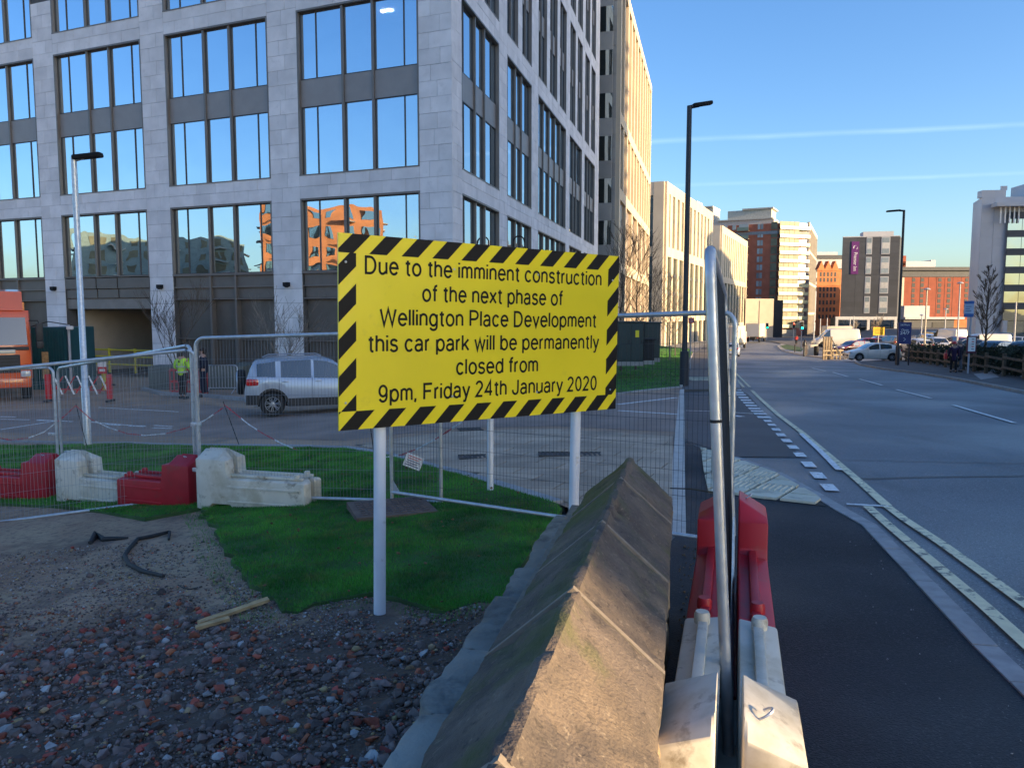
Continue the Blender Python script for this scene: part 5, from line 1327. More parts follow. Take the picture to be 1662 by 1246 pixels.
def chain(label, pts, Y0, Y1):
    n = len(pts); W_ = [U(p[0], p[1], Y0 + (Y1 - Y0) * i / (n - 1)) for i, p in enumerate(pts)]
    D = [W_[0]]
    for a, b in zip(W_[:-1], W_[1:]):
        k = max(1, int((b - a).length / .11)); D += [a.lerp(b, (i + 1) / k) for i in range(k)]
    c = D[len(D) // 2]; t = thing('plastic_chain', label, 'chain', c); r_, w_ = MB(), MB()
    for i, (a, b) in enumerate(zip(D[:-1], D[1:])):
        m = w_ if (i // 5) % 2 else r_
        s = Vector((0, 0, .008)) if i % 2 else Vector((0, .008, 0)); m.tube([a - c - s, b - c - s], .006, 5); m.tube([a - c + s, b - c + s], .006, 5)
    r_.build('red_links', redp, t); w_.build('white_links', whitep, t)
chain('red and white plastic chain hanging left of the first pin', ch1, pins[0][0].y - 1.5, pins[0][0].y)
chain('red and white plastic chain sagging between the two leaning pins', ch2, pins[0][0].y, pins[1][0].y)
chain('red and white plastic chain running from the right pin towards the notice', ch3, pins[1][0].y, 9.5)
cc = U(671, 749, 10.2); nc = thing('hanging_card', 'small white card with red and blue print hanging from the chain', 'notice', cc, rz=.1); nc.rotation_euler = (0, rad(22), .1)
MB().boxz(-.12, .12, -.003, .003, -.09, .09).build('card', whitep, nc)
for i in range(5): MB().boxz(-.09, .09 - .03 * (i % 2), -.006, -.0035, .055 - i * .03, .065 - i * .03).build('printed_line', redp if i < 2 else bluep, nc)
# timber offcuts, pipe, cover
def onearth(x, y, dz=0): p = H(x, y); p.z = dirtz(p.x, p.y) + dz; return p
for (a, b, w, lab) in (((322, 1012), (436, 981), .045, 'long pale splintered timber lath on the rubble'), ((318, 1021), (372, 1008), .04, 'short pale timber offcut beside the long lath')):
    A, B = onearth(*a, .03), onearth(*b, .035); c = (A + B) / 2; d = B - A; mb = MB(); n = 7
    for i in range(n + 1):
        t_ = i / n - .5
        for (yy, zz) in ((-1, -1), (1, -1), (1, 1), (-1, 1)): mb.v.append((t_ * d.length, yy * w / 2 * random.uniform(.8, 1.08), zz * .011 * random.uniform(.8, 1.2)))
    for i in range(n):
        for q in range(4): o = i * 4; mb.f.append((o + q, o + (q + 1) % 4, o + 4 + (q + 1) % 4, o + 4 + q))
    mb.f += [(0, 1, 2, 3), (n * 4 + 3, n * 4 + 2, n * 4 + 1, n * 4)]
    o = mb.build('timber_lath', freshwood, loc=c); o.rotation_euler = (rad(8), -math.asin(d.z / d.length), math.atan2(d.y, d.x)); tag(o, lab, 'timber')
P5 = lambda a, b: (a / 2.597, 820 + b / 2.597)
pp = [onearth(*P5(*p), .022) for p in ((712, 148), (715, 117), (680, 125), (640, 135), (580, 150), (545, 185), (525, 215), (545, 255), (600, 285), (690, 308))]
c = pp[4].copy(); o = MB().tube([p - c for p in pp], [.012, .016, .018, .02, .02, .02, .021, .02, .019, .015], 8).build('rubber_pipe', blackm, loc=c, smooth=True); tag(o, 'curved black rubber pipe lying on the bare earth', 'pipe')
pp = [onearth(*P5(*p), .02) for p in ((380, 165), (400, 135), (440, 150), (490, 145), (540, 142))]
c = pp[2].copy(); o = MB().tube([p - c for p in pp], [.02, .055, .03, .02, .01], 7).build('torn_fabric', blackm, loc=c); tag(o, 'crumpled strip of black fabric on the earth left of the pipe', 'fabric scrap')
pp = [onearth(*P5(*p), .006) for p in ((750, 332), (775, 348), (800, 352), (852, 340))]
c = pp[1].copy(); o = MB().tube([p - c for p in pp], .005, 5).build('wire_scrap', blackm, loc=c); tag(o, 'thin black wire scrap between the pipe and the timber', 'wire')
mhp = PX([(581, 826), (606, 817), (680, 814), (683, 824), (650, 831), (610, 835)], .05); c = sum(mhp, Vector((0, 0))) / 6
o = thing('manhole_cover', 'brown ribbed square access cover set in the lawn behind the left white leg', 'access cover', (c.x, c.y, lawnz(c.x, c.y)), .35)
MB().boxz(-.42, .42, -.36, .36, -.06, .045).build('slab', M('brown_concrete', (.16, .11, .085), .9, var=.2, scale=6), o)
mb = MB()
for i in range(9):
    for j in range(7): mb.box((-.32 + i * .08, -.26 + j * .087, .048), (.055, .05, .012))
mb.build('tread', M('tread_metal', (.13, .095, .08), .7, var=.2, scale=8), o, kind='stuff')
# ================================================================== rubble
def rock_proto(seed, n=11, flat=.75, angular=False):
    r = random.Random(seed); bm = bmesh.new()
    for i in range(n):
        v = Vector((r.gauss(0, 1), r.gauss(0, 1), r.gauss(0, 1))).normalized()
        if angular: v = Vector([math.copysign(min(1, abs(c) * 1.6), c) for c in v]) * .7
        v *= r.uniform(.85, 1.05); bm.verts.new((v.x, v.y * r.uniform(.8, 1), v.z * flat))
    res = bmesh.ops.convex_hull(bm, input=bm.verts[:]); bmesh.ops.delete(bm, geom=[v for v in bm.verts if not v.link_faces], context='VERTS')
    bmesh.ops.triangulate(bm, faces=bm.faces[:]); bm.verts.index_update()
    vs = np.array([v.co[:] for v in bm.verts]); fs = np.array([[v.index for v in f.verts] for f in bm.faces]); bm.free(); return vs, fs
protos = [rock_proto(s, 15, .72) for s in range(6)] + [rock_proto(s + 50, 12, .6, True) for s in range(4)]
RK = {'grey': (M('grey_rubble', (.155, .118, .105), .85, var=.3, scale=22, rnd=.6, hue=.02, bump=.002, bscale=90), 'jagged dark grey and brown rubble stone on the waste ground'),
      'red': (M('brick_rubble', (.32, .085, .05), .85, var=.3, scale=22, rnd=.4, hue=.015, bump=.002, bscale=90), 'broken red brick fragment on the waste ground'),
      'ochre': (M('ochre_rubble', (.34, .25, .13), .85, var=.25, scale=22, rnd=.3, hue=.015, bump=.002, bscale=90), 'ochre sandstone fragment on the waste ground'),
      'pale': (M('pale_rubble', (.30, .30, .30), .8, var=.2, scale=22, rnd=.4), 'pale chip of stone on the waste ground')}
def field(n, polyf, s0, s1, pw_):
    out = []
    while len(out) < n:
        Y = 1.9 + 5.6 * random.random() ** 1.25; X = random.uniform(-5.2, wallx(Y) - .42)
        if abs(X) > Y * .72 + .3: continue
        x, y = PR((X, Y, G(X, Y)))
        w = polyf(x, y)
        if random.random() > w: continue
        if pip((X, Y), lawn): continue
        out.append((X, Y, s0 + (s1 - s0) * random.random() ** pw_))
    return out
def wbig(x, y): # where rubble lies: dense below y~1020, thinning upward
    edge = 1000 + .0 * x + 25 * math.sin(x / 60) + (30 if x > 430 else 0)
    return 1.0 if y > edge + 30 else (.5 if y > edge else (.02 if y > 880 else .004))
def wsmall(x, y):
    g = 0
    if y > 965 + 20 * math.sin(x / 50): g = 1.
    if 360 < x < 660 and 945 < y: g = 1.
    if x < 300 and 890 < y < 980: g = max(g, .35)
    return max(g, .30 if y > 850 else .05)
stones_ = field(5600, wbig, .010, .044, 3.0); small = field(42000, wsmall, .0032, .014, 1.9)
def kindof():
    r = random.random(); return 'grey' if r < .75 else 'red' if r < .93 else 'ochre' if r < .96 else 'pale'
def seen(s): x, y = PR((s[0], s[1], G(s[0], s[1]))); return s[2] / s[1] * (1 if -10 < x < 1670 and y < 1260 else 0)
stones_.sort(key=seen, reverse=True)
pm_ = {}
cnt = {}
for i, s in enumerate(stones_[:290]):
    k = kindof(); cnt[k] = cnt.get(k, 0) + 1; pi = random.choice([6, 7, 8, 9]) if k == 'red' and random.random() < .7 else random.randrange(6)
    if (k, pi) not in pm_:
        me = bpy.data.meshes.new(k + '_stone'); me.from_pydata([tuple(v) for v in protos[pi][0]], [], [tuple(int(q) for q in f) for f in protos[pi][1]]); me.materials.append(RK[k][0]); pm_[(k, pi)] = me
    nm = {'grey': 'rubble_stone', 'red': 'brick_fragment', 'ochre': 'sandstone_fragment', 'pale': 'pale_stone_chip'}[k]
    o = bpy.data.objects.new(nm, pm_[(k, pi)]); COL.objects.link(o); r = s[2]
    o.scale = (r * random.uniform(.85, 1.25), r * random.uniform(.7, 1.1), r * random.uniform(.7, 1.0)); o.location = (s[0], s[1], dirtz(s[0], s[1]) + r * .28)
    o.rotation_euler = (random.uniform(-.6, .6), random.uniform(-.6, .6), random.uniform(0, 6.28))
    tag(o, RK[k][1], 'stone', {'grey': 'grey rubble stones', 'red': 'broken brick fragments', 'ochre': 'ochre stone fragments', 'pale': 'pale stone chips'}[k])
def scatter(name, items, mat, label):
    by = {}
    for s in items: by.setdefault(random.randrange(len(protos)), []).append(s)
    Vs, Fs, o = [], [], 0
    for pi, lst in by.items():
        v0, f0 = protos[pi]; n = len(lst); A = np.array(lst)
        th = rng.random(n) * 6.28; ph = rng.normal(0, .5, n); c, s_ = np.cos(th), np.sin(th); cp, sp_ = np.cos(ph), np.sin(ph)
        R = np.zeros((n, 3, 3)); R[:, 0, 0] = c; R[:, 0, 1] = -s_ * cp; R[:, 0, 2] = s_ * sp_; R[:, 1, 0] = s_; R[:, 1, 1] = c * cp; R[:, 1, 2] = -c * sp_; R[:, 2, 1] = sp_; R[:, 2, 2] = cp
        z = np.array([dirtz(a[0], a[1]) for a in lst])
        V = np.einsum('nij,vj->nvi', R, v0) * A[:, 2][:, None, None]; V += np.column_stack([A[:, 0], A[:, 1], z + A[:, 2] * .3])[:, None, :]
        Vs.append(V.reshape(-1, 3)); Fs.append((f0[None] + (np.arange(n) * len(v0))[:, None, None] + o).reshape(-1, 3)); o += n * len(v0)
    V = np.concatenate(Vs); Fc = np.concatenate(Fs); me = bpy.data.meshes.new(name); me.vertices.add(len(V)); me.vertices.foreach_set('co', V.ravel().astype(np.float32))
    nf = len(Fc); me.loops.add(nf * 3); me.loops.foreach_set('vertex_index', Fc.ravel().astype(np.int32)); me.polygons.add(nf)
    me.polygons.foreach_set('loop_start', np.arange(0, nf * 3, 3, dtype=np.int32)); me.polygons.foreach_set('loop_total', np.full(nf, 3, np.int32)); me.update(); me.materials.append(mat)
    ob = bpy.data.objects.new(name, me); COL.objects.link(ob); ob['kind'] = 'stuff'; tag(ob, label, 'gravel')
rest = {'grey': [], 'red': [], 'ochre': [], 'pale': []}
for s in stones_[290:]: rest[kindof()].append(s)
for s in small: r = random.random(); rest['grey' if r < .80 else 'red' if r < .87 else 'ochre' if r < .93 else 'pale'].append(s)
for s in field(3200, lambda x, y: 1. if (380 < x < 660 and 935 < y < 1035) else (.6 if x < 300 and 890 < y < 960 else .03), .003, .009, 1.5): rest['pale' if random.random() < .5 else 'ochre'].append(s)
for k, lst in rest.items(): scatter(k + '_gravel', lst, RK[k][0], {'grey': 'small dark stones and grit covering the waste ground', 'red': 'small red brick chips scattered in the rubble', 'ochre': 'small ochre chips scattered in the rubble', 'pale': 'white shell-like chips near the timber lath and post foot'}[k])
# leaves and litter in the gap between the wall and the barriers
deb = []
for i in range(500):
    Y = random.uniform(1.5, 6.5); X = wallx(Y) + random.uniform(.32, .72); deb.append((X, Y, random.uniform(.004, .013)))
lv = []
while len(lv) < 170:
    Y = random.uniform(4.6, 13); X = random.uniform(-7, .3)
    if pip((X, Y), lawn): lv.append((X, Y, random.uniform(.008, .02)))
_d0 = dirtz; dirtz = lambda x, y: lawnz(x, y) + .035
scatter('fallen_leaves', lv, M('dead_leaf', (.16, .09, .045), .85, rnd=.5), 'small dead leaves scattered on the lawn')
dirtz = _d0
fw = []
for i in range(260):
    Y = random.uniform(2.2, 7.5); X = wallx(Y) + random.uniform(1.4, 3.6) * (.6 + Y * .1)
    if pip((X, Y), FOOT): fw.append((X, Y, random.uniform(.002, .0075)))
_d = dirtz; dirtz = lambda x, y: G(x, y) + .004
scatter('gap_debris', deb, M('leaf_litter', (.10, .075, .05), .9, rnd=.6), 'dead leaves and grit in the gap between wall and barriers')
scatter('footway_grit', fw, RK['pale'][0], 'tiny pale chips and specks lying on the dark footway')
dirtz = _d
# ================================================================== vehicles
def interp(P, s):
    for (a, za), (b, zb) in zip(P[:-1], P[1:]):
        if s <= b: return za + (zb - za) * (s - a) / (b - a + 1e-9)
    return P[-1][1]
def smoothp(P, s): return (interp(P, max(0, s - .012)) + 2 * interp(P, s) + interp(P, min(1, s + .012))) / 4
STY = {
 'hatch': dict(L=4.35, W=1.78, H=1.50, top=[(0, .52), (.015, .66), (.06, .76), (.16, .88), (.27, .98), (.43, 1.38), (.52, 1.49), (.62, 1.50), (.76, 1.45), (.875, 1.33), (.955, 1.02), (.985, .92), (1, .60)], belt=[(0, .75), (.3, .93), (.85, 1.04), (1, 1.04)], sill=.19, wf=.19, wr=.81, wrad=.315, glass=[(.365, .565), (.585, .80)], ws=(.275, .435), rs=(.875, .955)),
 'suv': dict(L=4.05, W=1.77, H=1.66, top=[(0, .60), (.015, .78), (.05, .90), (.15, 1.02), (.235, 1.08), (.37, 1.50), (.44, 1.61), (.56, 1.66), (.80, 1.62), (.93, 1.55), (.945, 1.50), (.985, 1.13), (1, .70)], belt=[(0, .85), (.3, 1.04), (.9, 1.13), (1, 1.13)], sill=.30, wf=.19, wr=.815, wrad=.345, glass=[(.315, .53), (.55, .755), (.79, .915)], ws=(.24, .385), rs=(.945, .985)),
 'estate': dict(L=4.6, W=1.80, H=1.50, top=[(0, .52), (.015, .68), (.15, .85), (.26, .95), (.40, 1.36), (.48, 1.46), (.6, 1.50), (.88, 1.42), (.965, 1.0), (1, .55)], belt=[(0, .75), (.3, .92), (1, .98)], sill=.2, wf=.18, wr=.80, wrad=.315, glass=[(.35, .52), (.54, .70), (.72, .88)], ws=(.265, .41), rs=(.885, .955)),
 'van': dict(L=5.4, W=1.95, H=2.3, top=[(0, .6), (.015, .85), (.05, 1.0), (.13, 1.18), (.26, 1.95), (.32, 2.22), (.42, 2.3), (.97, 2.28), (.99, 2.2), (1, .6)], belt=[(0, 1.0), (.2, 1.25), (1, 1.3)], sill=.28, wf=.17, wr=.78, wrad=.34, glass=[(.19, .34)], ws=(.135, .27), rs=(2, 2)),
}
tyrem = M('tyre', (.018, .018, .018), .85, var=.2, scale=20); rimm = M('alloy_rim', (.35, .36, .38), .35, metal=.7); undm = M('underbody', (.01, .01, .01), .9)
lampred = M('tail_lamp_lens', (.45, .012, .012), .15, coat=.8); lampw = M('head_lamp_lens', (.55, .57, .6), .1, coat=.8)
platem = M('number_plate', (.6, .5, .06), .5); trim = M('black_trim', (.022, .022, .024), .55)
def paint(name, c, metal=0.): return M(name, c, .32, metal=metal, var=.03, scale=1, coat=.7)
def car(label, loc, rz, style, pm_, group=None, detail=2, spare=False):
    S = STY[style]; L, W, H = S['L'], S['W'], S['H']; t = thing('parked_car' if group else 'car', label, 'van' if style == 'van' else 'car', loc, rz, group)
    N = 56 if detail > 1 else 30; ss = set(round(i / N, 4) for i in range(N + 1))
    for g in S['glass'] + [S['ws'], S['rs']]: ss |= {g[0], g[1]}
    ss = sorted(v for v in ss if v <= 1)
    Rw = S['wrad']; arch = Rw + .055
    rows = []
    for s in ss:
        x = L / 2 - s * L; zt = smoothp(S['top'], s); zb = S['sill'] + (.06 * max(0, 1 - s / .06) if s < .06 else 0) + (.12 * max(0, (s - .94) / .06) if s > .94 else 0)
        for wc in (S['wf'], S['wr']):
            dx = abs(x - (L / 2 - wc * L))
            if dx < arch: zb = max(zb, Rw + math.sqrt(arch ** 2 - dx ** 2))
        e = 1 - .17 * max(0, 1 - s / .14) ** 1.8 - .12 * max(0, (s - .88) / .12) ** 1.8
        w = W / 2 * e; bl = min(interp(S['belt'], s), zt - .05); zb2 = min(zb, bl - .12)
        zr = max(bl + .004, zt - .07); k = (zr - bl) / max(.01, H - interp(S['belt'], s)); yr = w * (.955 - .17 * k)
        rows.append([(x, w * .94, zb2), (x, w * .985, zb2 + .10 * (bl - zb2)), (x, w, zb2 + .55 * (bl - zb2)), (x, w * .99, bl - .05), (x, w * .955, bl), (x, yr, zr), (x, yr - .10 * (w / W * 2), zt - .006), (x, yr * .5, zt + .012), (x, 0, zt + .016)])
    B, GL_, WS = MB(), [], MB(); M_ = len(rows[0])
    def inr(a, b, rg): return a >= rg[0] - 1e-6 and b <= rg[1] + 1e-6
    parts = {'body': MB(), 'windscreen': MB(), 'rear_window': MB()}; sidew = {}
    for sgn in (1, -1):
        for i in range(len(ss) - 1):
            a, b = ss[i], ss[i + 1]
            for k in range(M_ - 1):
                tgt = parts['body']
                if k == 4:
                    for gi, g in enumerate(S['glass']):
                        if inr(a, b, g) and rows[i][5][2] - rows[i][4][2] > .03: tgt = sidew.setdefault((sgn, gi), MB())
                if k >= 6 and inr(a, b, S['ws']): tgt = parts['windscreen']
                if k >= 6 and inr(a, b, S['rs']): tgt = parts['rear_window']
                q = [rows[i][k], rows[i + 1][k], rows[i + 1][k + 1], rows[i][k + 1]]
                vs = [(p[0], p[1] * sgn, p[2]) for p in q]; o = len(tgt.v); tgt.v += vs; tgt.f.append((o, o + 1, o + 2, o + 3) if sgn < 0 else (o, o + 3, o + 2, o + 1))
        for i, rv in ((0, 0), (len(ss) - 1, 1)):
            vs = [(p[0], p[1] * sgn, p[2]) for p in rows[i]] + [(rows[i][0][0], 0, rows[i][0][2])]; o = len(parts['body'].v); parts['body'].v += vs; parts['body'].f.append(tuple(range(o, o + len(vs))))
    def fin(mb, name, mat):
        if not mb.v: return None
        me = mb.mesh(name, mat); bm = bmesh.new(); bm.from_mesh(me); bmesh.ops.remove_doubles(bm, verts=bm.verts, dist=.0008); bmesh.ops.recalc_face_normals(bm, faces=bm.faces); bm.to_mesh(me); bm.free()
        me.polygons.foreach_set('use_smooth', [True] * len(me.polygons)); me.set_sharp_from_angle(angle=rad(42)); o = bpy.data.objects.new(name, me); COL.objects.link(o); o.parent = t; return o
    fin(parts['body'], 'body', pm_); fin(parts['windscreen'], 'windscreen', cargl); fin(parts['rear_window'], 'rear_window', cargl)
    for k_, mb in sidew.items(): fin(mb, 'side_window', cargl)
    u = MB(); u.boxz(-L / 2 + .25, L / 2 - .25, -W / 2 + .16, W / 2 - .16, S['sill'] - .02, .62); u.build('underbody', undm, t)
    for wc in (S['wf'], S['wr']):
        for sgn in (1, -1):
            wh = bpy.data.objects.new('wheel', None); COL.objects.link(wh); wh.parent = t; wh.location = (L / 2 - wc * L, sgn * (W / 2 - .115), Rw); wh.rotation_euler = (0, random.uniform(0, 6), 0)
            MB().lathe([(Rw * .62, -.10), (Rw * .94, -.105), (Rw, -.07), (Rw, .07), (Rw * .94, .105), (Rw * .62, .10)], 26 if detail > 1 else 14, axis='Y', cap=False).build('tyre', tyrem, wh, smooth=True)
            r_ = MB(); r_.lathe([(Rw * .66, sgn * .05), (Rw * .68, sgn * .098), (Rw * .60, sgn * .10), (Rw * .57, sgn * .05)], 24, axis='Y', cap=False); r_.lathe([(.05, sgn * .04), (.065, sgn * .09), (.03, sgn * .097)], 12, axis='Y')
            if detail > 1:
                for q in range(7):
                    a = q * 2 * math.pi / 7
                    for da in (-.09, .09): r_.tube([(.05 * math.cos(a + da * 2), sgn * .08, .05 * math.sin(a + da * 2)), (Rw * .62 * math.cos(a + da * 1.6), sgn * .085, Rw * .62 * math.sin(a + da * 1.6))], .013, 5)
            r_.build('rim', rimm, wh, smooth=True); MB().lathe([(Rw * .60, sgn * .01), (Rw * .60, sgn * .03)], 18, axis='Y').build('hub_shadow', undm, wh)
    xr, xf = -L / 2, L / 2; hb = interp(S['belt'], .98)
    for sgn in (1, -1):
        yt = W / 2 * .80
        def stick(nm, s0, s1, z0, z1, mat, off=.006, kk=3):  # patch lying on the flank
            mb = MB(); n = 6
            for i in range(n + 1):
                s = s0 + (s1 - s0) * i / n; e = 1 - .17 * max(0, 1 - s / .14) ** 1.8 - .12 * max(0, (s - .88) / .12) ** 1.8; w = W / 2 * e
                for z in (z0, z1): mb.v.append((L / 2 - s * L, sgn * (w * .995 + off), z))
            for i in range(n): o = i * 2; mb.f.append((o, o + 1, o + 3, o + 2))
            return mb.build(nm, mat, t)
        b = .72 if style != 'suv' else .86
        MB().bbox((xf - .20, sgn * yt * .93, b - .01), (.30, .30, .14), .04).build('headlight', lampw, t, smooth=True)
        if style == 'suv': MB().bbox((xr + .22, sgn * (W / 2 - .075), .98), (.36, .17, .21), .07, 0).build('tail_light', lampred, t, smooth=True)
        else: MB().bbox((xr + .12, sgn * yt * .92, hb - .17), (.24, .26, .22), .06).build('tail_light', lampred, t, smooth=True)
        m_ = MB(); m_.bbox((xf - S['ws'][0] * L - .28, sgn * (W / 2 + .07), hb + .0), (.12, .20, .14), .04); m_.build('mirror', trim if style == 'suv' else pm_, t, smooth=True)
        if detail > 1:
            stick('wheel_arch_trim', S['wr'] - .0, S['wr'] + .001, .1, .11, trim)
            for wc in (S['wf'], S['wr']):
                am = MB(); cx = L / 2 - wc * L; prev = None
                for q in range(15):
                    a = math.pi * (.02 + .96 * q / 14)
                    for rr in (arch - .01, arch + (.055 if style == 'suv' else .02)): am.v.append((cx + rr * math.cos(a), sgn * (W / 2 * .985 + .012), Rw + rr * math.sin(a)))
                for q in range(14): o = q * 2; am.f.append((o, o + 1, o + 3, o + 2))
                am.build('arch_trim', trim, t)
            if style == 'suv': stick('sill_cladding', .29, .715, S['sill'] - .02, S['sill'] + .21, trim, .008); stick('rear_bumper', .905, .992, .34, .62, trim, .01); stick('front_bumper', .01, .095, .34, .60, trim, .01)
            for g in S['glass'][:2]:
                c = g[1] - .03; mb = MB(); mb.bbox((L / 2 - c * L, sgn * (W / 2 + .012), hb - .14), (.17, .03, .035), .012); mb.build('door_handle', pm_, t, smooth=True)
            for sx in (S['glass'][0][0] - .02, (S['glass'][0][1] + S['glass'][1][0]) / 2, S['glass'][1][1] + .01 if len(S['glass']) > 2 else .745):
                stick('door_gap', sx, sx + .0022, S['sill'] + .12 if sx < .7 else .62, hb - .04, undm, .0045)
            if style == 'suv':
                rl = MB(); rl.tube([(L / 2 - .46 * L, sgn * W * .335, 1.64), (L / 2 - .50 * L, sgn * W * .335, 1.70), (L / 2 - .84 * L, sgn * W * .335, 1.685), (L / 2 - .88 * L, sgn * W * .335, 1.61)], .018, 8); rl.build('roof_rail', rimm, t, smooth=True)
    MB().bbox((xr - .008, 0, .72), (.02, .52, .11), .005).build('rear_plate', platem, t); MB().bbox((xf + .008, 0, .44), (.02, .52, .11), .005).build('front_plate', M('white_plate', (.6, .6, .6), .5), t)
    MB().bbox((xf - .06, 0, .46), (.14, W * .62, .20), .03).build('grille', trim, t)
    if spare:
        MB().lathe([(.05, -.02), (.33, -.02), (.36, .03), (.36, .17), (.33, .21)], 28, (xr - .20, 0, .93), 'X').build('spare_wheel_tyre', tyrem, t, smooth=True)
        MB().lathe([(.20, -.045), (.31, -.035), (.345, .0), (.35, .10)], 28, (xr - .20, 0, .93), 'X').build('spare_wheel_cover', pm_, t, smooth=True)
    return t
def repaint(t, loc, rz, label, pm_, sc=1):
    c = copytree(t); c.location = loc; c.rotation_euler = (0, 0, rz); c['label'] = label; c.scale = (sc, sc, sc)
    for ch in c.children:
        if ch.name.startswith(('body', 'mirror')) and ch.data: ch.material_slots[0].link = 'OBJECT'; ch.material_slots[0].material = pm_
    return c
silver = paint('silver_paint', (.42, .47, .54), .35); whitecar = paint('white_paintwork', (.62, .60, .56)); darkcar = paint('dark_paint', (.02, .025, .035)); bluecar = paint('blue_paint', (.03, .08, .13)); redcar = paint('red_paintwork', (.22, .02, .018)); greycar = paint('grey_paint', (.2, .21, .22), .3)
q = gnd(440, 21.9); rw = Vector((q.x, q.y)); a = rad(17); Ls = 4.05; c = rw + Vector((math.cos(a), math.sin(a))) * (Ls * .315) + Vector((-math.sin(a), math.cos(a))) * .8
car('silver compact off-roader with spare wheel on its tail, left of the yellow notice', (c.x, c.y, G(c.x, c.y) + .01), a, 'suv', silver, spare=True)
c = gnd(1415, 65.5); c.z = G(c.x, c.y) + .0; car('sunlit white hatchback turning out of the car park entrance', c, rad(178), 'hatch', whitecar)
c = gnd(1188, 87); car('silver car driving away on the road, half hidden by the fence', c, rad(72), 'hatch', silver, detail=1)
# parked cars
base = {s: None for s in STY}
def park(label, x, Y, rz, style, pm_, z=None):
    p = gnd(x, Y); p.z = G(p.x, p.y) + .02 if z is None else z
    if base[style] is None: base[style] = car(label, p, rad(rz), style, pm_, 'cars parked in the car park', detail=1)
    else: repaint(base[style], p, rad(rz), label, pm_)
park('long white van parked left of the orange sign', 1356, 96, 172, 'van', whitecar, -2.5)
park('red estate car parked behind the white hatchback, nearer the van', 1384, 90, 200, 'estate', redcar)
park('red estate car parked left of the yellow sign post', 1402, 92, 185, 'estate', paint('bright_red_paint', (.36, .02, .015)))
park('pale pinkish silver hatchback parked below the yellow sign', 1425, 96, 170, 'hatch', paint('rose_silver', (.36, .30, .30), .3))
park('grey off-roader parked left of the blue sign', 1446, 90, 100, 'suv', greycar)
park('white hatchback parked just right of the blue sign', 1486, 84, 95, 'hatch', whitecar)
park('silver hatchback in the far row right of the blue sign', 1500, 104, 95, 'hatch', silver)
park('white off-roader facing the hedge beside the white lamp post', 1521, 84, 265, 'suv', whitecar)
park('dark saloon in the far row behind the white off-roader', 1508, 118, 100, 'estate', darkcar)
park('white van parked behind the two people', 1538, 100, 95, 'van', whitecar, -2.6)
park('small red car between two white vans', 1549, 92, 100, 'hatch', redcar)
park('white van parked behind the timetable case', 1596, 88, 175, 'van', whitecar, -2.9)
park('grey hatchback parked between the vans and the bare tree', 1570, 84, 150, 'hatch', greycar)
park('blue off-roader parked close behind the hedge by the bare tree', 1612, 60, 205, 'suv', bluecar)
park('dark off-roader at the right edge behind the hedge', 1664, 56, 200, 'suv', darkcar)
park('silver estate in the far row at the right edge', 1640, 92, 160, 'estate', silver)
park('black hatchback in the far row near the pale office', 1625, 112, 90, 'hatch', darkcar)
# orange lorry cab
t = thing('lorry', 'orange lorry with dark windscreen at the left edge behind the fence', 'lorry', (*(gnd(-18, 26.2).xy), -1.29), rad(-54))
Wl = 2.5
mb = MB(); prof = [(0, .75), (.02, 1.0), (.0, 1.9), (-.22, 2.95), (-.30, 3.1), (-2.2, 3.1), (-2.2, .75)]
b_l = MB(); n = len(prof)
for s, k in ((-1, 0), (1, 0)): pass
# shell of the cab: profile with rounded front corners
for y, ins in ((-Wl / 2, .18), (-Wl / 2 + .05, .05), (-Wl / 2 + .2, 0), (Wl / 2 - .2, 0), (Wl / 2 - .05, .05), (Wl / 2, .18)):
    for (x, z) in prof: b_l.v.append((x - (ins if x > -1 else 0), y, z))
for i in range(5):
    for k in range(n): j = (k + 1) % n; b_l.f.append((i * n + k, (i + 1) * n + k, (i + 1) * n + j, i * n + j))
b_l.f.append(tuple(range(n))); b_l.f.append(tuple(5 * n + k for k in range(n))[::-1]); b_l.build('cab', orangep, t, smooth=True)
vz = MB(); vz.ext([(-.25, 3.1), (-.45, 3.75), (-1.6, 3.85), (-2.0, 3.1)], -1.05, 1.05); vz.build('roof_spoiler', orangep, t)
w_ = MB(); w_.add([(.02, -1.12, 1.92), (.02, 1.12, 1.92), (-.18, 1.10, 2.86), (-.18, -1.10, 2.86), (-.02, -1.12, 1.92), (-.02, 1.12, 1.92), (-.22, 1.10, 2.86), (-.22, -1.10, 2.86)], [(0, 1, 2, 3), (4, 7, 6, 5), (0, 4, 5, 1), (3, 2, 6, 7), (0, 3, 7, 4), (1, 5, 6, 2)]); w_.build('windscreen', cargl, t)
for s in (-1, 1):
    q_ = MB(); q_.ext([(-.5, 1.95), (-.55, 2.75), (-1.4, 2.75), (-1.4, 1.75)], s * 1.25 - .012, s * 1.25 + .012); q_.build('side_window', cargl, t)
    mr = MB(); mr.bbox((.10, s * 1.48, 2.35), (.14, .22, .62), .05); mr.bbox((.10, s * 1.48, 1.92), (.14, .22, .26), .05); mr.tube([(-.1, s * 1.2, 2.75), (.08, s * 1.45, 2.75), (.1, s * 1.48, 2.6)], .02, 6); mr.build('mirror', trim, t, smooth=True)
    hl = MB(); hl.bbox((.0, s * 1.02, .92), (.12, .30, .22), .05); hl.build('headlight', lampw, t, smooth=True); MB().bbox((.03, s * 1.10, .80), (.08, .14, .07), .02).build('indicator', M('amber_lens', (.8, .3, .02), .2), t)
    for xx in (-1.3,): wh = MB().lathe([(.3, -.14), (.47, -.15), (.5, -.1), (.5, .1), (.47, .15), (.3, .14)], 24, (xx + .55, s * 1.05, .5), 'Y'); wh.lathe([(.28, .13 * s), (.1, .16 * s)], 16, (xx + .55, s * 1.05, .5), 'Y'); wh.build('wheel', tyrem, t, smooth=True)
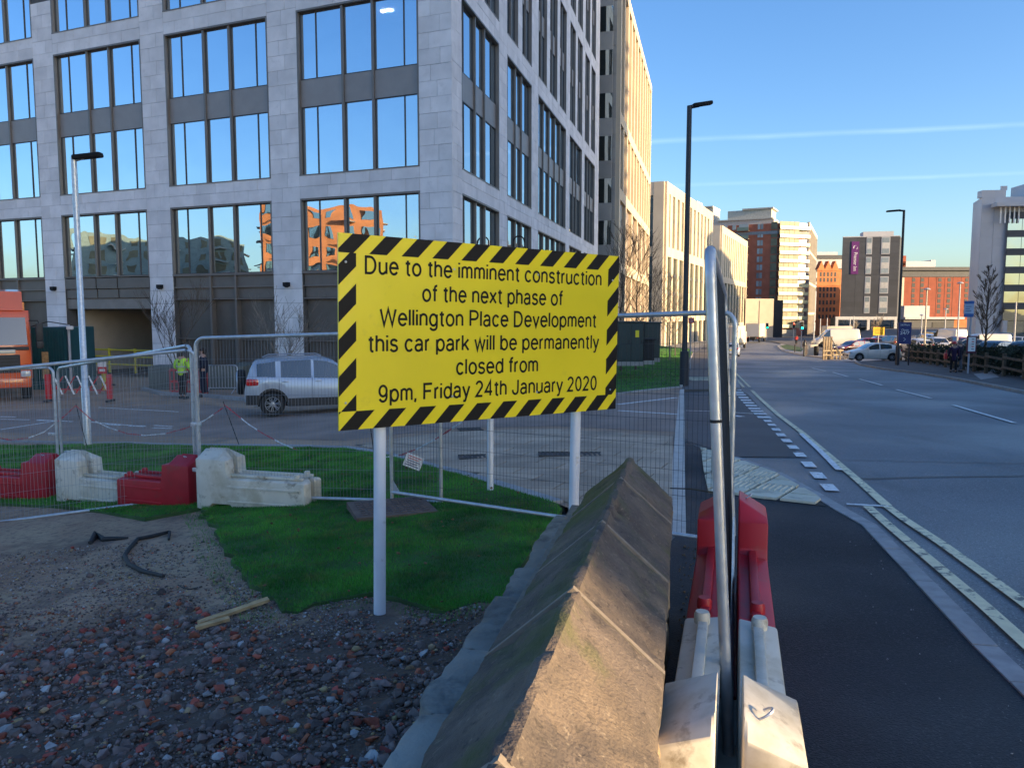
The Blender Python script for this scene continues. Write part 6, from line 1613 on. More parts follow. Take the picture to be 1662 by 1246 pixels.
gr = MB(); gr.bbox((.02, 0, 1.28), (.08, 1.75, .62), .03); gr.bbox((.03, 0, 1.80), (.05, 2.3, .12), .02); gr.build('grille', trim, t)
for k in range(5): MB().bbox((.065, 0, 1.06 + k * .11), (.03, 1.6, .035), .01).build('grille_bar', blackpost, t)
MB().bbox((.045, 0, 1.70), (.05, 1.5, .13), .02).build('name_panel', rimm, t)
MB().bbox((.02, 0, .62), (.16, 2.35, .34), .06).build('bumper', orangep, t, smooth=True); MB().bbox((.11, -.1, .50), (.02, .52, .11), .005).build('number_plate', M('white_plate', (.6, .6, .6), .5), t)
MB().boxz(-7.5, -2.4, -1.2, 1.2, .9, 1.2).build('chassis', blackm, t); MB().boxz(-7.8, -2.5, -1.25, 1.25, 1.2, 3.4).build('tipper_body', orangep, t)
# box trucks
for (x, Y, lab, w_, h_) in ((1190, 118, 'box truck with grey shuttered back behind the leaning fence', 2.5, 3.5), (1226, 150, 'second box truck with pale grey shutter, in front of the brick tower', 2.5, 3.5)):
    p = gnd(x, Y); t = thing('box_truck', lab, 'truck', p, rad(63), 'box trucks waiting on the road')
    bb = MB(); bb.boxz(-3.5, 2.6, -1.25, 1.25, 1.0, h_); bb.build('cargo_box', cream2, t); MB().boxz(-3.56, -3.5, -1.1, 1.1, 1.1, h_ - .15).build('shutter', palegrey, t)
    MB().bbox((3.6, 0, 1.6), (1.7, 2.3, 2.0), .15).build('cab', whitecar, t); MB().boxz(-3.5, 4.2, -.5, .5, .5, 1.0).build('chassis', blackm, t)
    for xx in (-2.2, 3.4):
        for s in (-1, 1): MB().lathe([(.3, -.14), (.47, -.12), (.47, .12), (.3, .14)], 16, (xx, s * 1.05, .47), 'Y').build('wheel', tyrem, t)
    for s in (-1, 1): MB().boxz(-3.6, -3.52, s * .95 - .12, s * .95 + .12, .72, .9).build('tail_light', lampred, t)
# ================================================================== people
def skinmesh(name, verts, edges, rads, mat, parent, sub=2, root=0):
    me = bpy.data.meshes.new(name + '_cage'); me.from_pydata([tuple(v) for v in verts], edges, []); ob = bpy.data.objects.new(name + '_cage', me); COL.objects.link(ob)
    md = ob.modifiers.new('s', 'SKIN'); md.use_smooth_shade = True
    for i, r in enumerate(rads):
        sv = me.skin_vertices[0].data[i]; sv.radius = r if isinstance(r, tuple) else (r, r); sv.use_root = (i == root)
    s2 = ob.modifiers.new('d', 'SUBSURF'); s2.levels = sub; s2.render_levels = sub
    bpy.context.view_layer.update(); m2 = bpy.data.meshes.new_from_object(ob.evaluated_get(bpy.context.evaluated_depsgraph_get())); bpy.data.objects.remove(ob); bpy.data.meshes.remove(me)
    m2.materials.clear(); m2.materials.append(mat); m2.name = name; o = bpy.data.objects.new(name, m2); COL.objects.link(o); o.parent = parent; return o
skinm = M('skin', (.42, .24, .17), .6); hairm = M('dark_hair', (.03, .02, .015), .8)
def person(label, loc, rz, h, top, legs, shoes=blackm, hair=hairm, arms='down', top_len=.0, hat=None, trim_=None, step=.05, coat=False, headturn=0.):
    """faces +x locally"""
    t = thing('person', label, 'person', loc, rz); k = h / 1.76; S = lambda x, y, z: Vector((x * k, y * k, z * k))
    hands = {'down': [(.02, .23, 1.14, .10, .25, .88), ], 'front': [(-.02, .27, 1.14, .16, .21, 1.02)], 'pocket': [(-.04, .27, 1.14, .08, .22, .98)]}[arms][0]
    V = [S(0, 0, .96), S(0, 0, 1.14), S(0, 0, 1.34), S(0, 0, 1.45), S(.01, 0, 1.54), S(.02, 0, 1.64), S(.02, 0, 1.72)]
    R = [(.15, .11), (.135, .105), (.165, .115), (.10, .08), (.055, .055), (.078, .092), (.065, .075)]; E = [(0, 1), (1, 2), (2, 3), (3, 4), (4, 5), (5, 6)]
    for s in (1, -1):
        o = len(V); ex, ey, ez, hx, hy, hz = hands
        V += [S(0, s * .17, 1.42), S(ex, s * ey, ez), S(hx, s * hy, hz), S(hx + .03, s * hy * .99, hz - .09)]; R += [.052, .042, .028, .026]; E += [(3, o), (o, o + 1), (o + 1, o + 2), (o + 2, o + 3)]
        o = len(V); st = step * s
        V += [S(st * .1, s * .095, .90), S(st * .9 + .02, s * .10, .50), S(st - .02, s * .11, .10), S(st + .04, s * .115, .035), S(st + .15, s * .125, .03)]; R += [.06, .045, .032, .035, .03]; E += [(0, o), (o, o + 1), (o + 1, o + 2), (o + 2, o + 3), (o + 3, o + 4)]
    skinmesh('body', V, E, [tuple(v * k for v in r) if isinstance(r, tuple) else r * k for r in R], skinm, t)
    # jacket
    jb = .80 if not coat else .62; V2 = [S(0, 0, jb), S(0, 0, 1.05), S(0, 0, 1.22), S(0, 0, 1.38), S(0, 0, 1.47)]; R2 = [(.185, .135), (.175, .14), (.185, .145), (.185, .13), (.095, .085)]; E2 = [(0, 1), (1, 2), (2, 3), (3, 4)]
    for s in (1, -1):
        o = len(V2); ex, ey, ez, hx, hy, hz = hands; V2 += [S(0, s * .185, 1.41), S(ex, s * ey * 1.02, ez), S(hx, s * hy, hz + .02)]; R2 += [.075, .062, .05]; E2 += [(3, o), (o, o + 1), (o + 1, o + 2)]
    skinmesh('jacket', V2, E2, [tuple(v * k for v in r) if isinstance(r, tuple) else r * k for r in R2], top, t)
    V3 = [S(0, 0, .98), S(0, 0, .90)]; R3 = [(.155, .12), (.16, .12)]; E3 = [(0, 1)]
    for s in (1, -1):
        o = len(V3); st = step * s; V3 += [S(st * .1, s * .095, .82), S(st * .9 + .02, s * .10, .50), S(st - .02, s * .11, .12)]; R3 += [.098, .078, .066]; E3 += [(1, o), (o, o + 1), (o + 1, o + 2)]
    skinmesh('trousers', V3, E3, [tuple(v * k for v in r) if isinstance(r, tuple) else r * k for r in R3], legs, t)
    for s in (1, -1):
        st = step * s; MB().bbox(S(st + .05, s * .115, .045), (.28 * k, .10 * k, .09 * k), .03 * k).build('shoe', shoes, t, smooth=True)
    hh = MB(); 
    for i in range(7):
        ph = math.pi / 2 * i / 6; hh
    hh.lathe([(.112 * k * math.cos(p_), (1.655 + .105 * math.sin(p_)) * k) for p_ in [rad(v) for v in (-8, 10, 30, 50, 70, 86)]], 18, (-.012 * k, 0, 0)); hh.build('hat' if hat else 'hair', hat or hair, t, smooth=True)
    if not hat: MB().bbox(S(-.045, 0, 1.62), (.15 * k, .185 * k, .20 * k), .07 * k).build('back_hair', hair, t, smooth=True)
    fc = MB(); fc.bbox(S(.118, 0, 1.625), (.03 * k, .025 * k, .045 * k), .009 * k); fc.build('nose', skinm, t, smooth=True)
    for s in (1, -1):
        MB().bbox(S(.02, s * .088, 1.635), (.03 * k, .018 * k, .055 * k), .008 * k).build('ear', skinm, t, smooth=True)
        MB().bbox(S(.100, s * .035, 1.655), (.012 * k, .026 * k, .012 * k), .004 * k).build('eye', signblack, t)
    return t, k
hiv = M('hi_vis_fabric', (.50, .85, .02), .7, var=.1, scale=8); navy = M('navy_cloth', (.012, .016, .035), .85); blackcl = M('black_cloth', (.012, .012, .014), .9); greycl = M('grey_cloth', (.15, .16, .18), .9); purple = M('plum_cloth', (.03, .015, .05), .9)
refl = M('reflective_tape', (.45, .5, .42), .35)
p = gnd(294, 27.3); t, k = person('person in a lime hi-vis jacket and black trousers, seen from behind', (p.x, p.y, p.z), rad(80), 1.74, hiv, blackcl, arms='front', step=.06)
for z in (.97, 1.16): MB().lathe([(.196, -.025), (.198, .025)], 24, (0, 0, z * k)).build('reflective_band', refl, t, smooth=True); t.children[-1].scale = (.78, 1.0, 1)
for s in (1, -1):
    pts_ = [(-.155 * k * math.cos(a_), s * .10 * k, (1.2 + .28 * math.sin(a_)) * k) for a_ in (rad(-10), rad(20), rad(45))]; MB().tube(pts_, .012, 5).build('shoulder_band', refl, t)
MB().boxz(-.165 * k, -.15 * k, -.02, .03, 1.30 * k, 1.38 * k).build('printed_emblem', blackcl, t)
p = gnd(329, 28.0); t, k = person('person in a dark navy suit jacket and white shirt facing the hi-vis worker', (p.x, p.y, p.z), rad(200), 1.78, navy, navy, arms='front', step=.05)
MB().bbox((.115 * k, 0, 1.40 * k), (.03, .07, .14), .01).build('shirt_front', whitep, t)
p = gnd(1549, 41); t, k = person('person in a dark plum coat and red hat at the bus stop', (p.x, p.y, G(p.x, p.y)), rad(70), 1.64, purple, blackcl, hat=redp, arms='down', step=.08, coat=True)
bg_ = MB(); bg_.bbox((.1, .38, .86), (.30, .14, .32), .05); bg_.tube([(.02, .36, 1.0), (.1, .34, 1.2), (.18, .36, 1.0)], .012, 6); o = bg_.build('handbag', redp, loc=(p.x, p.y, G(p.x, p.y)), smooth=True); o.rotation_euler = (0, 0, rad(70)); tag(o, 'red handbag hanging at the side of the person in the red hat', 'bag')
p = gnd(1557, 41.8); t, k = person('person in a dark blue coat and pale trousers beside the red-hatted one', (p.x, p.y, G(p.x, p.y)), rad(100), 1.72, navy, greycl, arms='down', step=.07, coat=True, hair=M('grey_hair', (.2, .18, .17), .8))
for x, Y, c_, lab in ((1306, 100, blackcl, 'person in black standing on the traffic island'), (1292, 135, redp, 'person in a red top far beyond the traffic lights')):
    p = gnd(x, Y); person(lab, (p.x, p.y, G(p.x, p.y)), rad(60), 1.72, c_, blackcl)
# ================================================================== street furniture
def lamp(label, base_, h, arm, r0, r1, mat, headd, armlen, hz=0., head_mat=signblack, group=None, head='flat'):
    t = thing('street_lamp', label, 'street lamp', base_, group=group)
    MB().tube([(0, 0, -.2), (0, 0, 1.3), (0, 0, 1.32), (0, 0, h)], [r0, r0, r1 * 1.15, r1], 14).build('pole', mat, t, smooth=True)
    a = Vector((math.cos(arm), math.sin(arm), 0))
    if head == 'flat':
        MB().tube([(0, 0, h - .05), Vector((0, 0, h)) + a * armlen * .4 + Vector((0, 0, hz * .4))], r1 * .8, 10).build('arm', mat, t, smooth=True)
        hb_ = MB(); hb_.bbox((0, 0, 0), (headd[0], headd[1], headd[2]), headd[2] * .4); o = hb_.build('lamp_head', head_mat, t, smooth=True, loc=Vector((0, 0, h)) + a * armlen * .55 + Vector((0, 0, hz))); o.rotation_euler = (0, -math.atan2(hz, armlen * .5), arm)
    else:
        MB().lathe([(.06, -.05), (.30, -.02), (.34, .02), (.26, .10), (.08, .17), (.02, .18)], 18, (0, 0, h)).build('lamp_head', head_mat, t, smooth=True)
    return t
b0 = gnd(135, 17.2); hz_ = U(124, 256, 17.2).z - b0.z
lamp('galvanised lamp post with black head standing by the lawn kerb on the left', b0, hz_, 0, .085, .06, galv, (.62, .22, .11), .55, .03)
b0 = gnd(1110, 27.5); b0 = Vector((H(1110, 626).x, H(1110, 626).y, 0)); b0.z = G(b0.x, b0.y); ht_ = U(1120, 172, b0.y).z - b0.z
lamp('tall black lamp post rising above the footway, right of the stone office', b0, ht_, rad(8), .17, .09, blackpost, (.75, .26, .14), .9, .08)
b0 = H(1456, 592); ht_ = U(1462, 341, b0.y).z - b0.z
lamp('black lamp post beside the blue parking sign, arm pointing left', b0, ht_, rad(178), .14, .08, blackpost, (.9, .3, .12), 1.3, -.05)
for x, Y, yt, lab in ((1500, 78, 470, 'cream lamp post with hooded lantern left of the white off-roader'), (1553, 84, 460, 'grey lamp post with hooded lantern behind the bus stop'), (1532, 120, 502, 'short pale lamp post with small lantern in the middle of the car park'), (1494, 110, 512, 'thin pale post in the car park right of the blue sign')):
    p = gnd(x, Y); lamp(lab, p, U(x, yt, Y).z - p.z, 0, .10, .07, cream2 if x == 1500 else palegrey, None, 0, head='hood', head_mat=palegrey)
for i, (x, Y, yt) in enumerate(((1320, 125, 508), (1330, 128, 517), (1341, 130, 516), (1378, 120, 514), (1384, 124, 513), (1645, 80, 490))):
    p = gnd(x, Y); o = MB().tube([(0, 0, -.2), (0, 0, U(x, yt, Y).z - p.z)], [.10, .07], 8).build('white_pole', palegrey, loc=p, smooth=True)
    tag(o, ['tall white pole right of the traffic lights', 'white pole in front of the orange warehouse, left one', 'white pole in front of the orange warehouse, right one', 'slim pale pole at the left of the hotel front', 'slim pale pole just right of another at the hotel front', 'white pole in front of the pale office at the right edge'][i], 'pole')
# traffic lights
for x, Y, yt, lab, cols in ((1300, 112, 521, 'traffic light showing green on the island', 'g'), (1287, 165, 523, 'traffic light showing red beyond the junction', 'r'), (1244, 168, 524, 'traffic light showing green at the foot of the brick tower', 'g')):
    p = gnd(x, Y); hh_ = U(x, yt, Y).z - p.z; t = thing('traffic_light', lab, 'traffic light', p)
    MB().tube([(0, 0, 0), (0, 0, hh_ - .2)], .06, 8).build('pole', palegrey, t); MB().bbox((0, -.12, hh_ - .65), (.42, .22, 1.15), .04).build('signal_head', signblack, t); MB().boxz(-.3, .3, .0, .02, hh_ - 1.3, hh_).build('backing_board', palegrey, t)
    MB().lathe([(.02, -.24), (.13, -.235), (.13, -.22)], 12, (0, 0, hh_ - (1.0 if cols == 'g' else .3)), 'Y').build('lit_lens', emit('green_signal', (.0, .8, .45), 6) if cols == 'g' else emit('red_signal', (.9, .05, .02), 6), t)
# blue parking sign
p = gnd(1467, 53); t = thing('parking_sign', 'tall dark blue parking sign reading 24/7 beside the black lamp post', 'sign', p, rad(-8)); k = 1260 / 53; zt_ = U(1467, 523, 53).z - p.z; zb_ = U(1467, 558, 53).z - p.z
MB().boxz(-.42, .42, -.05, .05, zb_, zt_).build('sign_panel', bluep, t)
for x in (-.36, .36): MB().boxz(x - .04, x + .04, .05, .12, -.1, zt_ - .1).build('post', blackpost, t)
for s_, zz, hh_, ww in (('24/7Park', .84, .12, .62), ('Open', .60, .15, .45), ('24/7', .44, .2, .6)):
    o = text_obj('lettering', s_, whitep, t, width=ww, height=hh_, depth=.003, bold=.01); o['kind'] = 'stuff'; o.rotation_euler = (math.pi / 2, 0, 0); o.location = (0, -.053, zb_ + (zt_ - zb_) * zz)
ar = MB(); ar.tube([(-.07, -.056, zb_ + .42), (.07, -.056, zb_ + .31), (-.07, -.056, zb_ + .20)], .018, 4); ar.build('arrow', whitep, t)
# orange-yellow sign
p = gnd(1425, 80); t = thing('direction_sign', 'orange-yellow rectangular sign with two lines of small print on a thin post', 'sign', p); zt_ = U(1425, 531, 80).z - p.z; zb_ = U(1425, 544, 80).z - p.z
MB().boxz(-.58, .58, -.03, .0, zb_, zt_).build('sign_panel', M('amber_sign', (.75, .42, .01), .5), t); MB().tube([(0, .05, 0), (0, .05, zt_)], .05, 8).build('post', palegrey, t)
for i in range(3): MB().boxz(-.4, .4 - .1 * i, -.036, -.031, zb_ + .18 + i * .2, zb_ + .24 + i * .2).build('printed_line', signblack, t)
# bus stop
p = gnd(1573, 39.5); t = thing('bus_stop', 'bus stop pole with pale blue flag and framed timetable case', 'bus stop', p, rad(-6)); k1 = lambda y: U(1573, y, 39.5).z - p.z
MB().tube([(0, 0, -.1), (0, 0, k1(488))], .045, 10).build('pole', palegrey, t, smooth=True)
fx = -.12; MB().boxz(fx - .24, fx + .22, -.06, -.03, k1(514), k1(489)).build('flag', M('pale_blue_sign', (.36, .46, .60), .5), t); MB().boxz(fx - .245, fx + .225, -.062, -.028, k1(493), k1(488.5)).build('flag_band', M('mid_blue_sign', (.03, .12, .36), .5), t); MB().boxz(fx - .24, fx + .22, -.063, -.029, k1(514.5), k1(509)).build('flag_band', MATS['mid_blue_sign'], t)
for i in range(3): MB().boxz(fx - .18, fx + .10 - .08 * (i % 2), -.066, -.061, k1(505 - i * 3.6), k1(504.2 - i * 3.6)).build('printed_line', bluep, t)
MB().boxz(-.16, .30, -.09, -.03, k1(573), k1(545)).build('timetable_case', M('maroon_case', (.10, .01, .03), .5), t); MB().boxz(-.10, .25, -.095, -.088, k1(570), k1(547)).build('timetable_sheet', whitep, t)
for i in range(5): MB().boxz(.06, .18, -.099, -.0955, k1(567 - i * 4), k1(565.6 - i * 4)).build('printed_block', redp if i % 2 else greycl, t)
# timber fence and hedge along the right footway
dwood = M('weathered_timber', (.14, .105, .07), .9, var=.3, scale=5)
FL = [H(1462, 585), H(1500, 590), H(1548, 598), H(1600, 606), H(1662, 615), H(1760, 631), H(1900, 655)]
t = thing('timber_fence', 'low timber post and rail fence along the right footway, in front of the hedge', 'fence', FL[0])
for a, b in zip(FL[:-1], FL[1:]):
    n = max(1, round((b - a).length / 2.6))
    for i in range(n):
        p = a.lerp(b, i / n) - FL[0]; q = a.lerp(b, (i + 1) / n) - FL[0]
        MB().bbox(p + Vector((0, 0, .5)), (.14, .14, 1.15), .02).build('post', dwood, t)
        for z in (.38, .85): mb = MB(); d = q - p; mb.box((p + q) / 2 + Vector((-.09, 0, z)), (d.length, .045, .11), math.atan2(d.y, d.x)); mb.build('rail', dwood, t)
hedgem = M('hedge_leaf', (.018, .03, .013), .8, var=.4, scale=3, rnd=.4, hue=.02)
hv, hf = [], []
for i in range(26000):
    s = random.random() * (len(FL) - 1); a, b = FL[int(s)], FL[int(s) + 1]; c = a.lerp(b, s - int(s)); hn = Vector((-(b - a).y, (b - a).x, 0)).normalized(); hn = hn if hn.x > 0 else -hn; off_ = random.uniform(.28, 1.3); c = Vector((c.x + hn.x * off_, c.y + hn.y * off_, c.z + random.random() ** .8 * (1.3 + .14 * math.sin(s * 9) + .1 * math.sin(s * 31))))
    o = len(hv); r = random.uniform(.03, .08)
    for q in range(3): hv.append(tuple(c + Vector((random.gauss(0, r), random.gauss(0, r), random.gauss(0, r)))))
    hf.append((o, o + 1, o + 2))
mb = MB(); mb.v, mb.f = hv, hf; o = mb.build('hedge', hedgem, fixn=False); tag(o, 'dark clipped hedge behind the timber fence on the right', 'hedge')
# pale timber posts with dark braces and other bits near the island
t = thing('timber_hoarding', 'pale timber posts and rails with dark diagonal braces left of the red cars', 'fence', gnd(1345, 72)); o_ = t.location
for x in (1337, 1341, 1345, 1349): p = gnd(x, 72 + (x - 1337) * .2) - o_; MB().bbox(p + Vector((0, 0, .9)), (.16, .16, 2.3), .02).build('post', wood, t)
for x in (1352, 1358, 1364): p = gnd(x, 73) - o_; MB().bbox(p + Vector((0, 0, .4)), (.12, .12, 1.0), .02).build('post', wood, t)
p = gnd(1335, 72) - o_; q = gnd(1368, 73) - o_
for z in (.35, .75): MB().box((p + q) / 2 + Vector((0, -.12, z)), ((q - p).length, .05, .12), math.atan2((q - p).y, (q - p).x)).build('rail', wood, t)
for dx in (0, 2.5): a = gnd(1349 + dx, 72) - o_; b = gnd(1363 + dx, 72) - o_; MB().tube([a + Vector((0, 0, 1.9 - dx * .1)), b + Vector((0, 0, .3))], .04, 6).build('brace', blackpost, t)
def simple(name, cat, label, x, Y, mbf, mat, rz=0):
    p = gnd(x, Y); mb = MB(); mbf(mb); o = mb.build(name, mat, loc=p, smooth=True); o.rotation_euler = (0, 0, rz); return tag(o, label, cat)
simple('litter_bin', 'bin', 'black litter bin on the traffic island pavement', 1325, 88, lambda m: (m.lathe([(.20, 0), (.26, .1), (.27, .8), (.30, .84), (.29, .98), (.18, 1.08)], 16)), blackm)
simple('gabion_block', 'planter', 'pale rough stone planter block left of the timber posts', 1317, 92, lambda m: m.bbox((0, 0, .6), (1.3, .9, 1.25), .1), cream2)
simple('bollard', 'bollard', 'short dark bollard beside the traffic light', 1290, 104, lambda m: m.lathe([(.07, 0), (.07, .85), (.09, .9), (.05, 1.0)], 12), blackm)
simple('feeder_pillar', 'cabinet', 'dark slim pillar with round top on the island kerb', 1305.5, 82, lambda m: (m.tube([(0, 0, 0), (0, 0, 1.1)], .10, 10), m.lathe([(.08, 1.1), (.17, 1.2), (.17, 1.45), (.08, 1.6)], 12)), blackpost)
mb = MB(); mb.bbox((0, 0, 1.15), (2.6, 1.8, 2.0), .1); simple('pale_cabin', 'cabin', 'small cream box body of a van behind the white van', 1357, 110, lambda m: m.bbox((0, 0, 2.1), (3.6, 2, 2.8), .08), cream2)
# dark green cabinets on the lawn
def cab(label, x0, x1, yt, yb, Y, mat, d=.9, doors=2):
    a, b = U(x0, yt, Y), U(x1, yb, Y); cx = (a.x + b.x) / 2; t = thing('utility_cabinet', label, 'cabinet', (cx, Y, b.z), 0, 'green utility cabinets on the lawn'); w = b.x - a.x; h = a.z - b.z
    MB().bbox((0, d / 2, h / 2), (w, d, h), .02).build('housing', mat, t); MB().bbox((0, d / 2, h - .02), (w + .12, d + .12, .07), .02).build('lid', mat, t)
    for k in range(doors):
        ww = w / doors; MB().bbox((-w / 2 + (k + .5) * ww, -.012, h / 2 - .02), (ww - .04, .03, h - .25), .01).build('door', mat, t); MB().boxz(-w / 2 + (k + .85) * ww - .02, -w / 2 + (k + .85) * ww + .02, -.05, -.025, h * .45, h * .55).build('handle', blackm, t)
    MB().boxz(-w / 2, w / 2, -.02, d, -.15, .03).build('plinth', concrete, t); return t
c_ = cab('large dark green cabinet on the lawn just right of the yellow notice', 1003, 1044, 522, 588, 34, greencab, 1.6, 2)
MB().boxz(.2, .36, -.034, -.028, 1.1, 1.4).build('warning_label', signyellow, c_)
cab('smaller dark green cabinet with overhanging lid behind a black one', 1046, 1071, 523, 582, 36, greencab, 1.6, 1)
cab('low black cabinet in front of the smaller green one', 1045, 1062, 550, 586, 34.4, blackm, .6, 1)
# red sign near the tall lamp, plus rail
p = gnd(1121, 46); t = thing('red_notice', 'small red notice on a thin pole by the tall black lamp post', 'sign', p); zz = U(1121, 520, 46).z - p.z
MB().boxz(-.17, .17, -.02, .0, zz - .16, zz + .16).build('sign_panel', redp, t); MB().tube([(0, .03, 0), (0, .03, zz + .2)], .03, 8).build('pole', palegrey, t)
for i in range(3): MB().boxz(-.12, .12, -.025, -.021, zz - .08 + i * .07, zz - .06 + i * .07).build('printed_line', whitep, t)
# yard things: expanding barrier
A, B = gnd(75, 26.0), gnd(175, 26.0); t = thing('expanding_barrier', 'red and white concertina barrier standing open across the yard entrance', 'barrier', A)
d = B - A; L_ = d.length
for i, q in enumerate((Vector((0, 0, 0)), Vector((d.x, d.y, 0)))):
    MB().bbox(q + Vector((0, 0, .56)), (.16, .14, .84), .03).build('end_post', redp, t, smooth=True); MB().bbox(q + Vector((0, 0, .08)), (.10, .5, .07), .02).build('foot', trim, t); MB().tube([q + Vector((-.2 + .2 * i, 0, .62)), q + Vector((.0 + .2 * i, 0, .62))], .03, 8).build('catch', trim, t)
for k in range(5):
    x = .10 * L_ + k * L_ * .19; MB().tube([(x, -.02, .92), (x + L_ * .13, -.02, .30)], .03, 4).build('white_slat', whitep, t); MB().tube([(x + L_ * .14, .03, .90), (x - L_ * .04, .03, .34)], .022, 4).build('red_slat', redp, t)
MB().tube([(.1, .02, .48), (L_ - .1, .02, .42)], .018, 5).build('cross_bar', redp, t)
p = gnd(167, 30.5); t = thing('warning_notice', 'red and white notice on a short yellow post at the loading bay', 'sign', p); 
MB().tube([(0, 0, 0), (0, 0, .95)], .10, 10).build('post', yellowp, t, smooth=True); MB().boxz(-.17, .17, -.13, -.11, .65, 1.1).build('red_panel', redp, t); MB().boxz(-.17, .17, -.131, -.109, .92, 1.12).build('white_panel', whitep, t); MB().boxz(-.11, .11, -.136, -.132, .74, .84).build('printed_line', whitep, t)
# yellow rails in the loading bay
a = f1.w(16.5, 0, -1.0); t = thing('yellow_railing', 'yellow guard rails across the mouth of the loading bay', 'railing', (a.x, a.y, ZB)); d1 = f1.d
for s_ in (0, 1.9, 3.7, 5.0): MB().tube([(-0 + d1.x * s_, d1.y * s_, 0), (d1.x * s_, d1.y * s_, 1.25)], .07, 8).build('post', yellowp, t, smooth=True)
for z, dz in ((.42, 0), (.82, 0), (1.16, 0)): MB().tube([(0, -.04, z), (d1.x * 5.0, d1.y * 5.0 - .04, z + dz)], .045, 8).build('rail', yellowp, t, smooth=True)
# teal hoarding with a timber board
a, b = U(48, 531, 30.5), U(108, 612, 30.5); w = b.x - a.x; h = a.z + 1.3; t = thing('site_store', 'teal steel site store with a bare timber strip behind the orange lorry', 'container', ((a.x + b.x) / 2, 30.5, -1.3))
MB().bbox((0, 1.1, h / 2), (w, 2.2, h), .03).build('shell', teal, t)
for k in range(12): MB().boxz(-w / 2 + .05 + k * w / 12, -w / 2 + .05 + (k + .5) * w / 12, -.03, .0, .1, h - .15).build('corrugation', teal, t)
MB().boxz(-w * .17, w * .02, -.05, -.031, .45, 1.5).build('timber_strip', freshwood, t)
MB().tube([(w / 2 + .12, .1, 0), (w / 2 + .12, .1, h + .1)], .05, 8).build('corner_pole', palegrey, t); MB().tube([(-w / 2, .1, h + .02), (0, .1, h + .22), (w / 2 + .1, .1, h + .1)], .02, 6).build('cable', blackm, t)
MB().bbox((w / 2 + .26, -.05, h - .02), (.24, .14, .14), .04).build('flood_lamp', whitep, t)
# planters, red plastic fence and steel pedestrian barrier behind the two men
simple('planter_box', 'planter', 'grey-green square planter behind the hi-vis worker', 268, 31, lambda m: m.bbox((0, 0, .45), (1.0, 1.0, .98), .03), M('planter_grey', (.11, .125, .11), .7))
simple('planter_box', 'planter', 'wide grey-green planter behind the steel pedestrian barrier', 362, 31, lambda m: m.bbox((0, 0, .45), (1.9, 1.0, .98), .03), MATS['planter_grey'])
simple('planter_box', 'planter', 'low grey planter just left of the silver car roof', 408, 33, lambda m: m.bbox((0, 0, .45), (1.1, .9, .95), .03), MATS['planter_grey'])
a = gnd(274, 28.6); t = thing('plastic_fence', 'red plastic pedestrian barrier standing behind the two men', 'barrier', a); Lp = (334 - 274) / F * 28.6
for z in (.12, .50, .93): MB().bbox((Lp / 2, 0, z), (Lp, .05, .09), .015).build('rail', redp, t)
for k in range(10): MB().bbox((k * Lp / 9, 0, .53), (.05, .04, .84), .012).build('slat', redp, t)
for x in (.1, Lp - .1): MB().bbox((x, 0, .05), (.07, .5, .08), .02).build('foot', redp, t)
a = gnd(334, 29.3); t = thing('steel_barrier', 'galvanised steel pedestrian barrier between the suited man and the silver car', 'barrier', a); Lp = (384 - 334) / F * 29.3
MB().tube([(0, 0, .12), (0, 0, .98), (.08, 0, 1.06), (Lp - .08, 0, 1.06), (Lp, 0, .98), (Lp, 0, .2)], .02, 8).build('frame', galv, t, smooth=True); MB().tube([(0, 0, .2), (Lp, 0, .2)], .016, 8).build('bottom_rail', galv, t)
for k in range(1, 10): MB().tube([(k * Lp / 10, 0, .2), (k * Lp / 10, 0, 1.05)], .008, 6).build('bar', galv, t)
for x in (.1, Lp - .1): MB().tube([(x, .0, .2), (x - .05, -.28, .0)], .014, 6).build('foot', galv, t)
kerb('planter_kerb', PX([(232, 633), (262, 641), (330, 644), (392, 650), (430, 653)]), .16, .12, kerbm, .9, base=0)
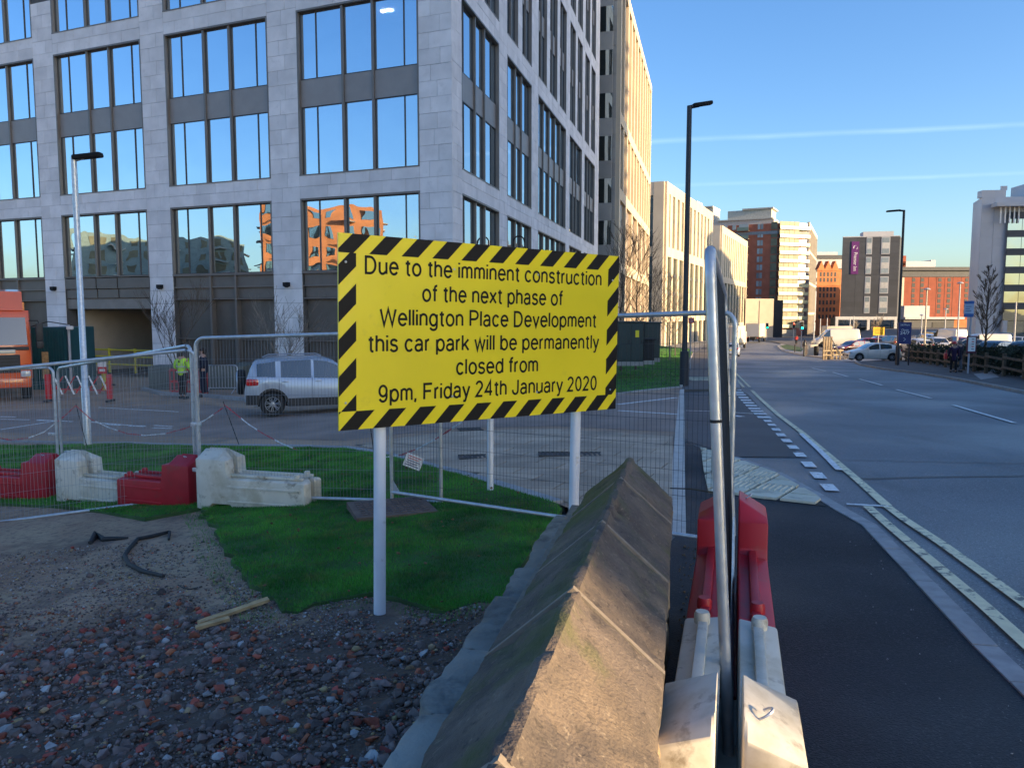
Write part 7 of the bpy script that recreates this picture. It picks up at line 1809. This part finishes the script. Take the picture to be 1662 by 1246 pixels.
# ================================================================== bare trees
def tree(label, loc, h, spread, trunk_r, levels=5, seed=1, mat=barkm, multi=1, fork=.28, nb=4, group=None, minr=.004, lean=(0, 0), leader=0):
    r = random.Random(seed); t = thing('bare_tree', label, 'tree', loc, group=group); tm_, cm_ = MB(), MB()
    def grow(p, d, L, rr, lv, first=False):
        n = 4 if lv > 2 else 3; pts = [p]; rs = [rr]; q = p.copy(); dd = d.copy()
        for i in range(n):
            dd = (dd + Vector((r.gauss(0, .09), r.gauss(0, .09), r.gauss(.03, .05)))).normalized(); q = q + dd * L / n; pts.append(q.copy()); rs.append(max(minr, rr * (1 - .45 * (i + 1) / n)))
        (tm_ if first else cm_).tube(pts, rs, 7 if first else (5 if lv > 2 else 3), False)
        if lv == 0: return
        k_ = nb if lv > 1 else nb + 1
        for j in range(k_):
            f = r.uniform(.35, 1) if not first else r.uniform(.55, 1.0); i0 = min(n - 1, int(f * n)); bp_ = pts[i0].lerp(pts[i0 + 1], f * n - i0) if i0 < n else pts[-1]
            az_ = r.uniform(0, 6.283); tilt = r.uniform(.35, .8) * spread; ax = Vector((math.cos(az_), math.sin(az_), 0)); nd = (dd + ax * tilt + Vector((0, 0, .12))).normalized()
            grow(bp_, nd, L * r.uniform(.55, .78), max(minr, rs[min(i0 + 1, n)] * .62), lv - 1)
    if leader:
        pts = [Vector((r.gauss(0, .012) * h * i / 12, r.gauss(0, .012) * h * i / 12, h * i / 12 - .05)) for i in range(13)]; rs = [max(minr, trunk_r * (1 - .93 * i / 12)) for i in range(13)]
        tm_.tube(pts, rs, 8, False)
        for j in range(leader):
            f = .24 + .74 * (j / leader); i0 = min(11, int(f * 12)); q = pts[i0].lerp(pts[i0 + 1], f * 12 - i0); az_ = j * 2.4 + r.uniform(-.4, .4)
            up_ = .75 + .9 * f; L_ = h * (.34 * math.sin(min(1, (1.12 - f) * 1.3) * 1.57) + .03) * spread
            grow(q, Vector((math.cos(az_), math.sin(az_), up_)).normalized(), L_, max(minr, rs[i0] * .42), levels)
        multi = 0
    for m in range(multi):
        d0 = Vector((lean[0], lean[1], 1)) if multi == 1 else Vector((r.gauss(0, .28), r.gauss(0, .2), 1))
        grow(Vector((0, 0, -.05)), d0.normalized(), h * fork, trunk_r * (1 if multi == 1 else .6), levels, True)
    tm_.build('trunk', mat, t, smooth=True, fixn=False); cm_.build('crown', mat, t, kind='stuff', fixn=False); return t
p = gnd(288, 31.2); tree('bare young tree in front of the stone pier beside the loading bay', p, 5.4, .8, .06, 3, 3, multi=3, fork=.40, nb=4, minr=.006)
p = gnd(450, 30.2); tree('bare multi-stemmed tree rising behind the silver car', p, 4.6, .85, .055, 3, 8, M('pale_bark', (.22, .19, .16), .9, var=.2, scale=8), multi=4, fork=.40, nb=4, minr=.006)
for i, (x, Y, hh_, lab) in enumerate(((1008, 42, 7.4, 'bare tree directly right of the yellow notice edge'), (1032, 44, 7.6, 'bare tree behind the large green cabinet'), (1060, 58, 6.6, 'bare tree above the smaller green cabinet'), (1087, 66, 7.0, 'sunlit bare tree just left of the tall lamp post'), (1096, 84, 7, 'far sunlit bare tree beside the tall lamp post'))):
    p = gnd(x, Y); p.z = G(p.x, p.y) + .03; tree(lab, p, hh_, .62, .07, 2, 20 + i, barkm if i < 3 else M('pale_bark', (.22, .19, .16), .9), nb=3, group='young street trees on the lawn', minr=.007, leader=26)
p = gnd(1599, 58); tree('bare rounded tree behind the hedge in front of the pale office', p, 7.1, .34, .11, 3, 44, nb=4, minr=.006, leader=30)
p = gnd(1421, 100); tree('small bare tree rising above the orange-yellow sign', p, 5.6, .5, .08, 3, 46, M('pale_bark', (.22, .19, .16), .9), fork=.36, nb=5, minr=.02)
p = gnd(1388, 130); tree('small bare tree in front of the hotel ground floor', p, 5.0, .5, .08, 3, 48, M('pale_bark', (.22, .19, .16), .9), fork=.36, nb=5, minr=.02)
